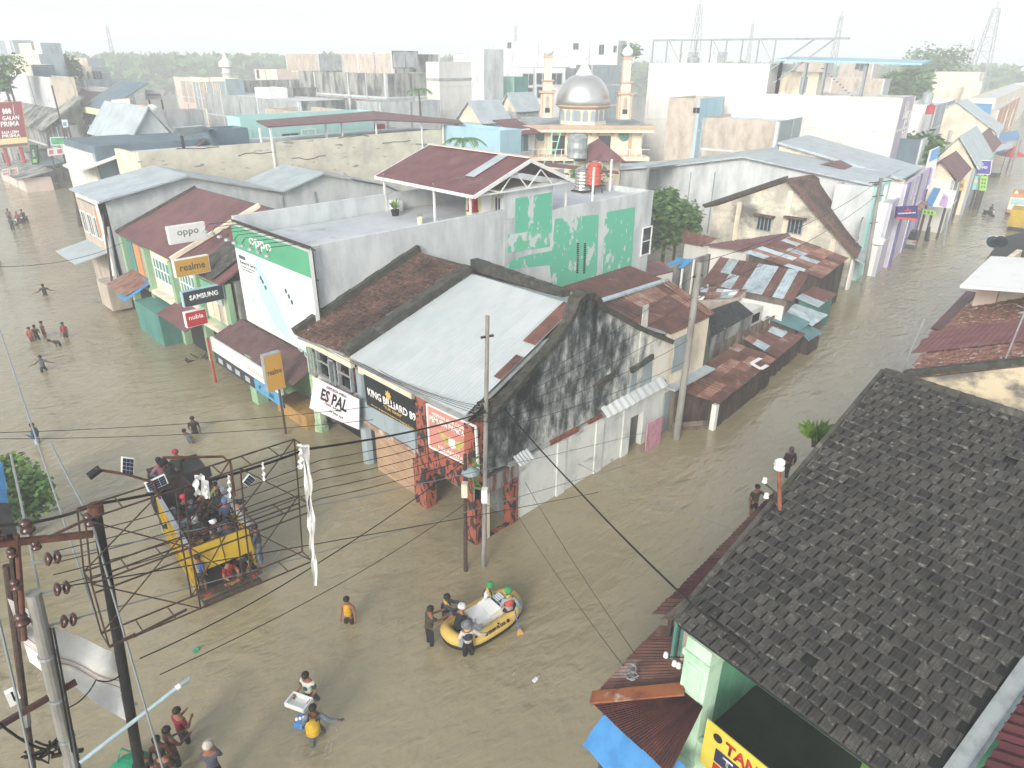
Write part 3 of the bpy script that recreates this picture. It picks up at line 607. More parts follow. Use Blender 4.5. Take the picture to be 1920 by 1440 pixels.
# things standing on the terrace
def tank(px, py, r, h, m, label, legs=False, yy=31.0):
    c = PY(px, py, yy); t = thing('water_tank', label, 'water tank', (c.x, c.y, FL)); z0 = FL + (.55 if legs else .12)
    prof = [(r * .9, 0), (r, .05)]
    for i in range(6): prof += [(r, h * (i + .1) / 6 + .05), (r * .95, h * (i + .5) / 6 + .05), (r, h * (i + .9) / 6 + .05)]
    prof += [(r, h + .05), (r * .6, h + .2), (r * .2, h + .26)]
    G().lathe(prof, (c.x, c.y, z0), 20).build('tank_shell', m, t, smooth=False)
    G().lathe([(.18, 0), (.18, .08)], (c.x, c.y, z0 + h + .24), 10).build('lid', mt['grey'], t)
    g = G(); g.box((c.x, c.y, z0 - .04), (r * 2, r * 2, .08)); g.build('platform', mt['steel'], t)
    if legs:
        for a_ in (-1, 1):
            for b_ in (-1, 1): G().bx((c.x + a_ * r * .85 - .03, c.y + b_ * r * .85 - .03, FL), (c.x + a_ * r * .85 + .03, c.y + b_ * r * .85 + .03, z0 - .08)).build('leg', mt['steel'], t)
tank(1091, 368, .55, 1.3, M('steel_tank', '#c9cbc7', '#a79c8c', 1, .4, .7, .25, metal=.8), 'ribbed stainless steel water tank on the roof terrace beside the red one')
tank(1112, 362, .5, 1.25, M('red_tank', '#c25a4a', '#ad4c40', 1, .4, .7, .6), 'red plastic water tank on legs on the roof terrace', True, 30.2)
def ac(o, label, par=None):
    o = V(o); t = thing('air_conditioner', label, 'air conditioner', o)
    G().box(o + V((0, 0, .35)), (.35, .85, .6)).build('casing', mt['wht'], t); G().lathe([(.2, 0), (.2, .03)], o + V((-.19, -.1, .36)), 14, Matrix.Rotation(-math.pi / 2, 3, 'Y')).build('fan_grille', mt['grey'], t)
    G().box(o + V((0, 0, .03)), (.3, .7, .04)).build('bracket', mt['steel'], t)
ac((24.3, 34.2, FL), 'white outdoor air conditioner unit by the far parapet of the terrace')
c = PY(741, 398, 33.2); t = thing('potted_plant', 'small potted plant on the terrace beside a canopy post', 'potted plant', (c.x, c.y, FL))
G().lathe([(.18, 0), (.26, .35), (.22, .36)], (c.x, c.y, FL), 12).build('pot', mt['black'], t)
g = G()
for i in range(26):
    u = random.uniform(0, 6.28); r_ = random.uniform(.1, .5); p_ = V((c.x, c.y, FL + .3)); q_ = p_ + V((r_ * math.cos(u), r_ * math.sin(u), random.uniform(.3, .8))); w_ = V((-math.sin(u), math.cos(u), 0)) * .06
    g.poly([p_, q_ * .5 + p_ * .5 + w_, q_, q_ * .5 + p_ * .5 - w_])
g.build('foliage', mt['leafp'], t)
c = PZ(788, 420, FL); t = thing('paint_bucket', 'pale green bucket standing near the terrace edge', 'bucket', c); G().lathe([(.14, 0), (.18, .38), (.15, .38), (.13, .05)], c, 12).build('body', mt['lime'], t); G().tube([c + V((-.17, 0, .37)), c + V((-.1, 0, .5)), c + V((.1, 0, .5)), c + V((.17, 0, .37))], .012, 5).build('handle', mt['steel'], t)
c = V((XB + .1, 29.4, FL + .9)); t = thing('shrine', 'small red wall shrine beside the cream terrace door', 'shrine', c); G().box(c, (.3, .5, .8)).build('cabinet', mt['redp'], t); G().box(c + V((-.16, 0, .05)), (.03, .26, .35)).build('niche', mt['pink'], t); G().box(c + V((-.05, 0, -.42)), (.5, .62, .05)).build('shelf', mt['redp'], t)
G().slab([c + V((-.3, .35, .42)), c + V((-.3, -.35, .42)), c + V((0, -.3, .62)), c + V((0, .3, .62))], .04).build('roof', mt['redp'], t)
# ---- front: billboard, awning, fascia signs
XBB = 14.1
cs = [PX(434, 425, XBB), PX(577, 467, XBB), PX(583, 664, XBB), PX(455, 603, XBB)]
ytop = (cs[0].z + cs[1].z) / 2; c0 = V((XBB, cs[0].y, ytop)); c1 = V((XBB, cs[1].y, ytop)); c2 = V((XBB, cs[1].y, 3.5)); c3 = V((XBB, cs[0].y, 3.5))
t, f, ux, up, w, h = sign('phone_billboard', 'tall white and green phone billboard covering the front of the terrace building', (c0, c1, c2, c3), NX, .18, flat('poster_white', '#d3dadb'), None)
G().ext([f(0, .23), f(1, .23), f(1, 0), f(0, 0)], NX * .006).build('green_header', flat('poster_green', '#4f9a78'), t)
wht = flat('poster_letter', '#e6ebe9')
text(t, 'oppo', f(.24, .165), ux, up, w * .3, h * .105, wht, bold=.01)
pm = flat('poster_mint', '#a9d3d4'); pg = flat('poster_pale', '#c9dfe0'); pd = flat('poster_dark', '#4a5358')
def pp(name, pts, m, d=.006): return G().ext([f(*p) for p in pts], NX * d).build(name, m, t)
pp('phone_print', [(.27, .62), (.44, .90), (.62, .96), (.60, .80), (.46, .5), (.31, .25), (.27, .30)], pm)
pp('phone_print', [(.60, .60), (.71, .9), (.80, .88), (.78, .6), (.6, .34), (.53, .29)], pg)
for u, v in ((.33, .44), (.35, .47), (.38, .52), (.66, .46), (.69, .5), (.72, .545)):
    G().lathe([(.12, 0), (.12, .012)], f(u, v), 12, Matrix(((0, 0, -1), (0, 1, 0), (1, 0, 0)))).build('lens_print', pd, t)
pp('caption_bar', [(.04, .325), (.14, .325), (.14, .29), (.04, .29)], pd)
text(t, 'Reno14 Series', f(.05, .375), ux, up, w * .24, h * .035, pd); text(t, 'AI Flash Photography', f(.055, .41), ux, up, w * .2, h * .018, pd); text(t, 'Live Brilliant', f(.055, .435), ux, up, w * .16, h * .016, pd)
text(t, 'AI Livephoto', f(.12, .80), ux - up * .28, up, w * .82, h * .13, pm)
g = G(); yy = c1.y - .1
while yy < c0.y + .1:
    g.bar((XBB + .3, yy, ytop + .02), (XBB + .12, yy + .25, ytop + .2), .04); g.bar((XBB + .12, yy + .25, ytop + .2), (XBB + .3, yy + .5, ytop + .02), .04); yy += .5
g.bar((XBB + .12, c1.y, ytop + .2), (XBB + .12, c0.y, ytop + .2), .05); g.bar((XBB + .3, c1.y, ytop + .02), (XBB + .3, c0.y, ytop + .02), .05); g.build('top_truss', mt['steel'], t)
for i in range(9):
    y0_ = c0.y - .25 - i * .78; L_ = 1.35
    s = thing('billboard_lamp', ['leftmost', 'second', 'third', 'fourth', 'middle', 'sixth', 'seventh', 'eighth', 'rightmost'][i] + ' floodlamp from the left on its long arm over the phone billboard', 'lamp', (XBB, y0_, ytop + .15), 0, 'floodlamps over the phone billboard')
    G().tube([(XBB + .1, y0_, ytop + .15), (XBB - L_ + .2, y0_ + .1, ytop + .2), (XBB - L_, y0_ + .1, ytop - .02)], .018, 5).build('arm', mt['steel'], s)
    G().lathe([(.03, .06), (.11, .03), (.13, -.06), (.02, -.08)], (XBB - L_, y0_ + .1, ytop - .1), 10).build('lamp_head', mt['steel_lt'], s)
g = G()
for zz in (2.6, 4.2, 5.8, 7.2): g.bar((XBB + .2, c1.y + .1, zz), (XA, c1.y + .1, zz), .06)
g.bar((XBB + .22, c1.y + .05, 2.3), (XBB + .22, c1.y + .05, ytop), .07); g.build('side_bracket', mt['steel'], t)
# awning and its fascia boards
aT = thing('shop_awning', 'ribbed maroon awning with white fascia below the phone billboard', 'awning', (13.4, 30, 2.8))
A1, A2 = PX(452, 603, 14.2), PX(583, 672, 14.2); B1 = PX(395, 606, 12.75); B2 = PX(540, 700, 12.9)
zo = 2.55
q = [V((12.75, B1.y, zo)), V((12.75, 26.85, zo)), V((14.25, 26.85, 3.25)), V((14.25, A1.y + .2, 3.25))]
mt['awn'] = M('awning_sheet', '#5d4748', '#4c393b', 1.5, .42, .62, .6, .05, 10, 1, rnd=.06)
sheets(aT, q, 10, 1, lambda i, j: mt['awn'], seg=8, amp=.025)
yl = B1.y + .1; yr = 27.9
t, f, ux, up, w, h = sign('fascia_sign', 'long white fascia board with grey lettering along the awning', (V((12.62, yl, 2.5)), V((12.62, yr, 2.5)), V((12.62, yr, 1.7)), V((12.62, yl, 1.7))), NX, .12, flat('fascia_white', '#d9d9d6'), None)
text(t, 'realme', f(.52, .68), ux, up, w * .28, h * .42, flat('fascia_grey', '#b3b5b3'))
t, f, ux, up, w, h = sign('offer_board', 'dark and blue strip of printed offers under the white fascia', (V((12.64, yl - .1, 1.66)), V((12.64, yr, 1.66)), V((12.64, yr, 1.02)), V((12.64, yl - .1, 1.02))), NX, .08, flat('offer_dark', '#34383c'), None)
G().ext([f(.62, 1), f(1, 1), f(1, 0), f(.62, 0)], NX * .006).build('blue_print', flat('offer_blue', '#4f8fb8'), t)
for u in (.06, .2, .33, .48, .68, .82): pp('print_block', [(u, .75), (u + .07, .75), (u + .07, .3), (u, .3)], flat('offer_pale', '#9fa9ad') if u < .1 else bpy.data.materials['offer_pale'])
G().bx((12.75, 31.0, -1), (13.3, 31.7, 2.6)).build('pillar', mt['grn'], aT)
G().bx((13.2, 26.9, -.3), (14.3, 29.8, .7)).build('orange_barrier', M('ochre_barrier', '#a98752', '#947446'), aT)
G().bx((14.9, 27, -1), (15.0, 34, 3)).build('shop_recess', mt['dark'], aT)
# ---- projecting shop signs
def lightbox(label, corners, col, word, wcol, th=.28, post=None, u=.14, v=.68, ww=.72, hh=.42, side='wht', extra=None, bold=.015):
    c = [V(p) for p in corners]; n = (c[1] - c[0]).cross(c[0] - c[3]).normalized()
    if n.dot(CO - c[0]) < 0: n = -n
    t, f, ux, up, w, h = sign('shop_sign', label, c, n, th, mt[side], None)
    m = flat('panel', col); G().ext([f(.02, .97), f(.98, .97), f(.98, .03), f(.02, .03)], n * .006).build('panel', m, t)
    if word: text(t, word, f(u, v), ux, up, w * ww, h * hh, flat('word', wcol), bold=bold)
    if post: G().tube([post, V((post[0], post[1], -1))], .06, 8).build('post', mt['redp'] if col == '#a8262b' else mt['steel'], t)
    return t, f, ux, up, w, h, n
def vquad(tl, tr, br, bl, y):           # face on a plane Y = y (seen from the front), squared up
    a, b, c, d = PY(*tl, y), PY(*tr, y), PY(*br, y), PY(*bl, y)
    x0_, x1_ = (a.x + d.x) / 2, (b.x + c.x) / 2; zt, zb = (a.z + b.z) / 2, (c.z + d.z) / 2
    return V((x0_, y, zt)), V((x1_, y, zt)), V((x1_, y, zb)), V((x0_, y, zb))
lightbox('white projecting box sign with thin grey letters above the maroon roof', vquad((314, 426), (385, 416), (388, 449), (319, 459), 38.5), '#d9dcdb', 'oppo', '#7c8083', ww=.58, u=.22, hh=.40)
lightbox('mustard yellow projecting box sign below the white one', vquad((325, 488), (392, 479), (395, 511), (330, 520), 36.5), '#b88e3c', 'realme', '#4a4130')
lightbox('black projecting box sign with bold white capitals', vquad((341, 549), (418, 532), (422, 560), (346, 578), 35.0), '#22292f', 'SAMSUNG', '#dfe3e5', ww=.7, u=.15, v=.62, hh=.33, side='skyblue', bold=.035)
t, f, ux, up, w, h, n = lightbox('red projecting sign with white letters on a red post', vquad((346, 586), (387, 579), (389, 607), (351, 615), 35.2), '#a8262b', 'nubia', '#e6dede', ww=.7, u=.15, v=.52, hh=.3, post=(12.35, 35.17, 2.6))
pp('white_strip', [(.02, .97), (.98, .97), (.98, .76), (.02, .76)], wt, .01)
text(t, 'POWER YOUR FUTURE', f(.12, .92), ux, up, w * .76, h * .08, flat('word', '#a8262b'))
lightbox('tall mustard sign board on a dark post in front of the awning', vquad((495, 668), (529, 658), (533, 728), (502, 737), 27.25), '#b88e3c', 'realme', '#4a4130', th=.3, post=(12.3, 27.35, 3.0), u=.1, v=.55, ww=.8, hh=.16, side='steel_lt')
# ================================================================== maroon roofed shop row
T = thing('maroon_shop_row', 'old two storey shop row with maroon sheet roof and green window frames', 'shop', (16, 42, 0))
XM = 13.35
A, B = PX(216, 428, XM), PX(322, 492, XM); B.z = A.z = 5.4; rc, rd_ = PZ(478, 388, 8.0), PZ(366, 352, 8.0); rc.x = rd_.x = 18.4
G().slab([A, B, V((18.4, rc.y, 8)), rd_], .1).build('roof', mt['maroon'], T)
C1 = V((XM, 34.9, 5.35)); G().slab([B + V((0, -.35, 0)), C1, V((18.4, 34.9, 8)), V((18.4, rc.y - .35, 8))], .1).build('roof', mt['maroon'], T)
G().bar(B + V((-.1, -.18, .12)), V((18.4, rc.y - .18, 8.12)), .32, .22).build('party_coping', mt['cream'], T)
G().bar(B + V((-.02, -4.3, .06)), V((15.6, B.y - 4.3, 6.7)), 2.6, .05).build('patch_roof', mt['capm'], T)
g = G(); g.bar(rd_ + V((0, .1, .05)), A + V((0, .1, .05)), .3, .18); g.build('verge', mt['capm'], T)
G().slab([rd_, V((18.4, 34.9, 8)), V((24.5, 34.9, 5.6)), V((24.5, rd_.y, 5.6))], .1).build('roof', mt['maroon'], T)
G().bx((14.2, 34.9, -1), (24, A.y - .1, 5.3)).build('body_wall', mt['conc_dk'], T)
y = 36.2; 
rr = random.Random(2)
fmats = ['teal', 'wood', 'cream', 'teal', 'lime', 'orange', 'mint']
bays = [(35.0, 38.3), (38.3, 42.0), (42.0, 46.2), (46.2, 50.4)]
for i, (ya, yb) in enumerate(bays):
    G().bx((13.7, ya, 2.6), (14.0, yb, 5.25)).build('front_wall', [mt['grn'], mt['cream'], mt['cream'], mt['teal']][i], T)
    G().bx((13.35, yb - .3, -1), (13.85, yb + .1, 5.2)).build('pilaster', mt['grn'], T)
    if i in (1, 2):
        window(T, (13.7, yb - .5, 3.3), (0, -1, 0), ZUP, yb - ya - 1.0, 1.5, n=NX, cols=6, rows=2, fm='wht', gm='teal')
    elif i == 3:
        for kx in range(3): G().bx((13.62, ya + .3 + kx * 1.25, 3.0), (13.69, ya + 1.4 + kx * 1.25, 5.0)).build('door_leaf', mt[['wood', 'orange', 'teal'][kx]], T)
    else:
        for kx in range(3): G().bx((13.62, ya + .35 + kx * .85, 2.9), (13.69, ya + 1.1 + kx * .85, 4.8)).build('door_leaf', mt['cream'], T)
    G().bx((13.3, ya + .1, 2.35), (14.1, yb - .3, 2.6)).build('floor_band', mt['cream'], T)
    G().bx((13.75, ya + .15, -1), (13.82, yb - .35, 2.3)).build('roller_door', [mt['dark'], mt['black'], mt['teal'], mt['dark']][i], T)
G().slab([(12.2, 42.2, 2.2), (12.2, 38.0, 2.2), (13.7, 38.0, 2.75), (13.7, 42.2, 2.75)], .06).build('awning', mt['maroon'], T)
g = [V((11.9, 50.2, 2.3)), V((11.9, 46.6, 2.3)), V((13.7, 46.6, 3.0)), V((13.7, 50.2, 3.0))]
sheets(T, g, 4, 1, pickw(('rustp', 1)), seg=6)
G().slab([(11.7, 47.6, 2.1), (11.7, 46.2, 2.1), (13.5, 46.2, 2.95), (13.5, 47.6, 2.95)], .02).build('blue_tarp', mt['bluesheet'], T)
G().bx((12.3, 42.3, -1), (13.7, 46.4, 2.0)).build('green_shutter_box', mt['teal'], T)
t, f, ux, up, w, h = sign('wall_board', 'white and green shop board on the old row behind the black sign', (V((13.55, 38.0, 5.0)), V((13.55, 35.4, 5.0)), V((13.55, 35.4, 4.0)), V((13.55, 38.0, 4.0))), NX, .05, flat('board_green', '#6aa189'))
pp('white_strip', [(0, 1), (1, 1), (1, .5), (0, .5)], wt); text(t, 'WARUNG', f(.2, .9), ux, up, w * .6, h * .3, flat('word', '#a84a4a'))
# ================================================================== grey gable hall behind it
T = thing('grey_hall', 'long pale grey hall with folded blue grey sheet roof behind the maroon row', 'hall', (25, 55, 0))
YH = 53.0
prof = [(181, 376), (349, 327), (526, 357), (603, 322), (722, 344), (800, 380)]
P = [PY(px, py, YH) for px, py in prof]
G().ext([V((13.6, YH, -1))] + [V((P[-1].x, YH, -1))] + [p + V((0, 0, -.25)) for p in P[::-1]], (0, .3, 0)).build('side_wall', mt['conc_lt'], T)
for a, b in zip(P[:-1], P[1:]): G().slab([a + V((0, -.5, 0)), b + V((0, -.5, 0)), b + V((0, 6.5, 0)), a + V((0, 6.5, 0))], .12).build('roof', mt['zinc_x'], T)
for px in (530, 592): p = PY(px, 380, YH); G().tube([V((p.x, YH - .06, 2)), V((p.x, YH - .06, PY(px, 352, YH).z - .3))], .06, 6).build('down_pipe', mt['grey'], T)
G().bx((13.4, 53.5, -1), (13.6, 59, 6.6)).build('front_wall', mt['conc_warm'], T)
G().bx((13.2, 53.0, -1), (13.7, 53.6, 7.2)).build('corner_column', mt['wht'], T)
G().bx((13.3, 53.8, 4.6), (13.4, 54.6, 6.3)).build('shutter', mt['orange'], T); 
for i in range(3): window(T, (13.4, 58.6 - i * 1.5, 4.2), (0, -1, 0), ZUP, 1.1, 1.6, n=NX, cols=2, fm='wht')
G().slab([(11.2, 59, 3.0), (11.2, 54, 3.0), (13.4, 54, 3.5), (13.4, 59, 3.5)], .08).build('awning', mt['zinc'], T)
G().bx((12.0, 50.8, .2), (13.3, 53, 2.0)).build('lean_to', mt['conc_warm'], T)
# ================================================================== cream wall building, slate building, turquoise building
T = thing('cream_wall_building', 'long cream side wall streaked with cracks', 'building', (30, 61, 0))
YC = 60.5; a, b = PY(258, 286, YC), PY(860, 266, YC)
G().bx((a.x, YC, -1), (b.x, YC + .4, a.z)).build('side_wall', M('cracked_cream', '#cfcbb9', '#b4b1a3', .6, .42, .66, .9, .3, 5, 1, col3='#77756d', s3=.55, lo3=.60, hi3=.66, streak3=.22), T)
G().bx((a.x - .05, YC + .41, -1), (a.x + .3, YC + 5.5, a.z - .15)).build('front_wall', mt['cream'], T)
G().bx((a.x + .3, YC + .41, 6), (b.x, YC + 9, a.z - .5)).build('roof', mt['conc_lt'], T)
for i in range(7): 
    xa = a.x + 3 + i * 5; rr = random.Random(i); pts = [V((xa + j * .7, YC - .012, 9.2 - i % 3 * .8 + rr.uniform(-.12, .12))) for j in range(6)]
    G().tube(pts, .035, 4).build('crack', mt['capm'], T)
T = thing('slate_building', 'dark slate blue side wall with a small white porch roof', 'building', (20, 67, 0))
YS = 66.5; a, b = PY(176, 275, YS), PY(262, 271, YS)
G().bx((a.x, YS, -1), (b.x + 8, YS + 9, a.z)).build('side_wall', mt['slate'], T)
G().bx((a.x - .2, YS + .3, 4), (a.x - .002, YS + 9, a.z - .6)).build('front_wall', mt['white'], T)
q = PY(150, 318, YS); G().slab([V((q.x - .3, YS + 4, q.z)), V((q.x - .3, YS - .6, q.z)), V((a.x + 1.5, YS - .6, q.z + .9)), V((a.x + 1.5, YS + 4, q.z + .9))], .15).build('porch_roof', mt['wht'], T)
G().slab([V((a.x - .6, YS - .5, 3.4)), V((a.x + 9, YS - .5, 9.2)), V((a.x + 9, YS + .0, 9.2)), V((a.x - .6, YS - .0, 3.4))], .1).build('low_roof', mt['maroon'], T)
# ================================================================== sheds along the right hand street
def hut(name, label, q, nu, nv, pick, wall, cat='shed', inset=.25, post=None, seg=8, jit=.02, zwall=0, planks=True):
    q = [V(p) for p in q]; c = sum(q, V((0, 0, 0))) / 4
    t = thing(name, label, cat, (c.x, c.y, 0))
    sheets(t, q, nu, nv, pick, seg=seg, jit=jit, amp=.018)
    ctr = c; w = [ctr + (p - ctr) * (1 - inset * 2 / max(2, (p - ctr).length)) for p in q]
    g = G(); k_ = len(w); b0 = 0; g.v = [V((p.x, p.y, p.z - .1)) for p in w] + [V((p.x, p.y, -.6)) for p in w]
    g.f = [[0, 1, 2, 3], [7, 6, 5, 4]] + [[i, i + 4, (i + 1) % 4 + 4, (i + 1) % 4] for i in range(4)]
    g.build('inner_wall', mt['plank_dk'] if planks else mt[wall], t)
    if planks:
        for (i, j) in ((0, 1), (3, 0)):
            a, b = w[i], w[j]; L_ = (V((b.x, b.y, 0)) - V((a.x, a.y, 0))).length; n_ = max(3, int(L_ / .42)); out = (V((a.x + b.x, a.y + b.y, 0)) / 2 - V((ctr.x, ctr.y, 0))).normalized()
            for s_ in range(n_):
                if random.random() < .1: continue
                p0 = a + (b - a) * ((s_ + .06) / n_); p1 = a + (b - a) * ((s_ + .92) / n_); o_ = out * random.uniform(.03, .07)
                G().ext([V((p0.x, p0.y, -.5)) + o_, V((p1.x, p1.y, -.5)) + o_, V((p1.x, p1.y, p1.z - .14 - random.uniform(0, .25))) + o_, V((p0.x, p0.y, p0.z - .14 - random.uniform(0, .25))) + o_], out * .025).build('wall_plank', mt[wall], t)
    return t
def zq(pts, zs): return [PZ(*p, z) for p, z in zip(pts, zs)]
rp = pickw(('rust', 5), ('rustp', 2))
h1 = hut('market_shed', 'rusty sheet roofed timber shed nearest the leaning concrete pole', zq([(1349, 757), (1457, 672), (1381, 643), (1257, 727)], (1.45, 1.45, 2.2, 2.2)), 7, 4, pickw(('rust', 4), ('rustp', 3)), 'plank_dk')
q = zq([(1349, 757), (1457, 672), (1381, 643), (1257, 727)], (1.45, 1.45, 2.2, 2.2))
a, b = q[3], q[0]
for i in range(3): G().ext([V((a.x - .06, a.y - .3, -.4 + i * .3)), V((b.x - .06, b.y + .35, -.4 + i * .3)), V((b.x - .06, b.y + .35, -.13 + i * .3)), V((a.x - .06, a.y - .3, -.13 + i * .3))], (-.03, 0, 0)).build('front_board', mt['plank'], h1)
G().bx((b.x - .12, b.y + .05, -.5), (b.x + .12, b.y + .3, b.z - .1)).build('corner_post', mt['wht'], h1); G().bx((a.x - .1, a.y - .35, -.5), (a.x + .1, a.y - .15, a.z - .1)).build('corner_post', mt['plank'], h1)
G().ext([PZ(1410, 714, 1.0), PZ(1440, 692, 1.0), PZ(1440, 681, 1.35), PZ(1409, 703, 1.35)], (0, .03, 0)).build('fascia_board', mt['wht'], h1)
g = G(); c_ = PZ(1425, 684, 1.65)
for a_, b_ in (((-.5, .25), (.5, .25)), ((-.5, .25), (-.5, -.3)), ((-.5, -.3), (.2, -.3))): g.bar(c_ + V((a_[0], a_[1], .09 + a_[1] * .25)), c_ + V((b_[0], b_[1], .09 + b_[1] * .25)), .22, .03)
g.build('patch_sheet', mt['wht'], h1)
h2 = hut('market_shed', 'low shed with mixed rust and grey roof sheets next to the teal roofed stall', zq([(1458, 672), (1511, 626), (1428, 597), (1386, 631)], (1.3, 1.3, 2.0, 2.0)), 5, 3, pickw(('rust', 4), ('rustp', 1), ('zincp', 2)), 'plank_dk')
h3 = hut('market_stall', 'waterside stall with flat teal sheet roof', zq([(1499, 622), (1519, 604), (1460, 577), (1434, 596)], (1.7, 1.7, 2.3, 2.3)), 2, 2, pickw(('tealsheet', 1)), 'plank_dk', cat='stall')
h4 = hut('market_stall', 'small low teal lean-to stall over the water beside the larger teal roof', zq([(1516, 640), (1542, 623), (1516, 608), (1500, 622)], (1.0, 1.0, 1.4, 1.4)), 2, 1, pickw(('tealsheet', 1)), 'plank_dk', cat='stall')
h5 = hut('market_stall', 'stall with pale grey corrugated roof behind the teal one', zq([(1523, 612), (1552, 590), (1491, 570), (1469, 583)], (1.5, 1.5, 2.1, 2.1)), 4, 2, pickw(('zincp', 1)), 'plank', cat='stall')
h6 = hut('patchwork_house', 'low house with patchwork roof of rust and pale zinc sheets', zq([(1315, 531), (1488, 565), (1517, 511), (1350, 482)], (3.1, 3.1, 4.1, 4.1)), 9, 2, lambda i, j: mt['zincp'] if (i, j) in ((1, 1), (2, 0), (4, 1), (5, 1), (4, 0), (5, 0), (7, 0), (7, 1)) else mt['rust'], 'plank', cat='house', planks=False)
h7 = hut('porch_roof', 'small rusty porch roof at the street end of the patchwork house', zq([(1534, 577), (1570, 551), (1526, 536), (1491, 559)], (2.0, 2.0, 2.6, 2.6)), 3, 1, pickw(('rust', 3), ('zincp', 1)), 'teal', cat='porch', planks=False)
h8 = hut('rust_roof_house', 'wide low house with streaky rust and grey sheet roof beside the stained white gable', zq([(1541, 522), (1592, 483), (1483, 445), (1394, 474)], (3.3, 3.3, 4.6, 4.6)), 8, 4, pickw(('rust', 3), ('rustp', 4), ('zincp', 2)), 'plank_dk', cat='house')
h9 = hut('maroon_roof_house', 'low house under a plain dark maroon sheet roof', zq([(1397, 472), (1484, 443), (1478, 437), (1316, 460)], (4.3, 4.7, 4.7, 4.2)), 5, 2, pickw(('maroon', 1)), 'white', cat='house', planks=False)
h9b = hut('tiled_lean_to', 'rusty tiled lean-to roof beside the leafy tree', zq([(1278, 455), (1318, 463), (1345, 447), (1280, 430)], (3.6, 3.8, 4.4, 4.4)), 4, 2, pickw(('rust', 1)), 'white', cat='lean-to', planks=False)
q = zq([(1333, 632), (1412, 588), (1382, 563), (1325, 583)], (3.0, 3.0, 4.0, 4.2))
T = thing('dark_tile_house', 'old house with blackened debris strewn tile roof behind the rusty sheds', 'house', (33, 17, 0))
tilefield(T, q, 26, 14, M('black_tile', '#3a4043', '#272b2d', 5, .42, .6, .95, .4, 20, 1, col3='#aab2b4', s3=2.3, lo3=.66, hi3=.69), th=.025)
g = G(); w = q; g.v = [V((p.x, p.y, p.z - .08)) for p in w] + [V((p.x, p.y, -.6)) for p in w]; g.f = [[0, 1, 2, 3]] + [[i, i + 4, (i + 1) % 4 + 4, (i + 1) % 4] for i in range(4)]; g.build('wall', mt['conc_dk'], T)
for i in range(9): G().bx((q[0].x + .5 + i * .8, q[0].y - .06, .2), (q[0].x + 1.0 + i * .8, q[0].y, 2.4)).build('wall_plank', mt['plank'], T)
T = thing('white_yard_wall', 'low white yard wall with a small flat roofed block behind the teal stall', 'wall', (36, 18, 0))
a, b = PZ(1395, 560, 3.2), PZ(1470, 575, 3.0); G().ext([V((a.x, a.y, -.5)), V((b.x, b.y, -.5)), b, a], (.1, .2, 0)).build('wall', mt['white'], T)
c_ = PZ(1400, 575, 3.0); G().bx((c_.x - .9, c_.y - .6, -.5), (c_.x + .9, c_.y + .8, 3.0)).build('block', mt['white'], T); G().bx((c_.x - .5, c_.y - .64, 2.2), (c_.x + .5, c_.y - .6, 2.7)).build('vent', mt['dark'], T)
T = thing('scrap_lean_to', 'jumble of rusty and white roof sheets behind the concrete pole', 'lean-to', (33, 20, 0))
q = zq([(1290, 565), (1385, 560), (1400, 545), (1300, 540)], (3.3, 3.1, 3.4, 3.7)); sheets(T, q, 7, 3, pickw(('rust', 2), ('zincp', 2), ('rustp', 1), ('wht', 1)), jit=.09); g = G(); g.v = [V((p.x, p.y, p.z - .1)) for p in q] + [V((p.x, p.y, -.6)) for p in q]; g.f = [[0, 1, 2, 3]] + [[i, i + 4, (i + 1) % 4 + 4, (i + 1) % 4] for i in range(4)]; g.build('wall', mt['conc_warm'], T)
T = thing('mossy_wall', 'long mossy blackened yard wall below the green patched building', 'wall', (34, 24, 0))
a, b, c = PZ(1190, 525, 3.0), PZ(1330, 478, 3.6), PZ(1385, 452, 3.6)
for p_, q_ in ((a, b), (b, c)): G().ext([V((p_.x, p_.y, -.5)), V((q_.x, q_.y, -.5)), q_, p_], (.2, .25, 0)).build('wall_panel', mt['conc_dk'], T)
T = thing('blue_roof_shelter', 'small shelter with blue sheet roof beside the leafy tree', 'shelter', (44, 27, 0)); q = zq([(1248, 497), (1280, 503), (1302, 486), (1270, 484)], (3.2, 3.2, 3.6, 3.6)); sheets(T, q, 3, 1, pickw(('bluesheet', 1)))
for p_ in q: G().bx((p_.x - .06, p_.y - .06, -.5), (p_.x + .06, p_.y + .06, p_.z - .03)).build('post', mt['wht'], T)
T = thing('maroon_low_roof', 'plain maroon low roof at the foot of the green patched building', 'roof', (42, 26.5, 0)); q = zq([(1214, 519), (1262, 508), (1240, 490), (1219, 488)], (3.2, 3.2, 3.6, 3.6)); G().slab(q, .1).build('roof_panel', mt['maroon'], T); g = G(); g.v = [V((p.x, p.y, p.z - .12)) for p in q] + [V((p.x, p.y, -.6)) for p in q]; g.f = [[0, 1, 2, 3]] + [[i, i + 4, (i + 1) % 4 + 4, (i + 1) % 4] for i in range(4)]; g.build('wall', mt['white'], T)
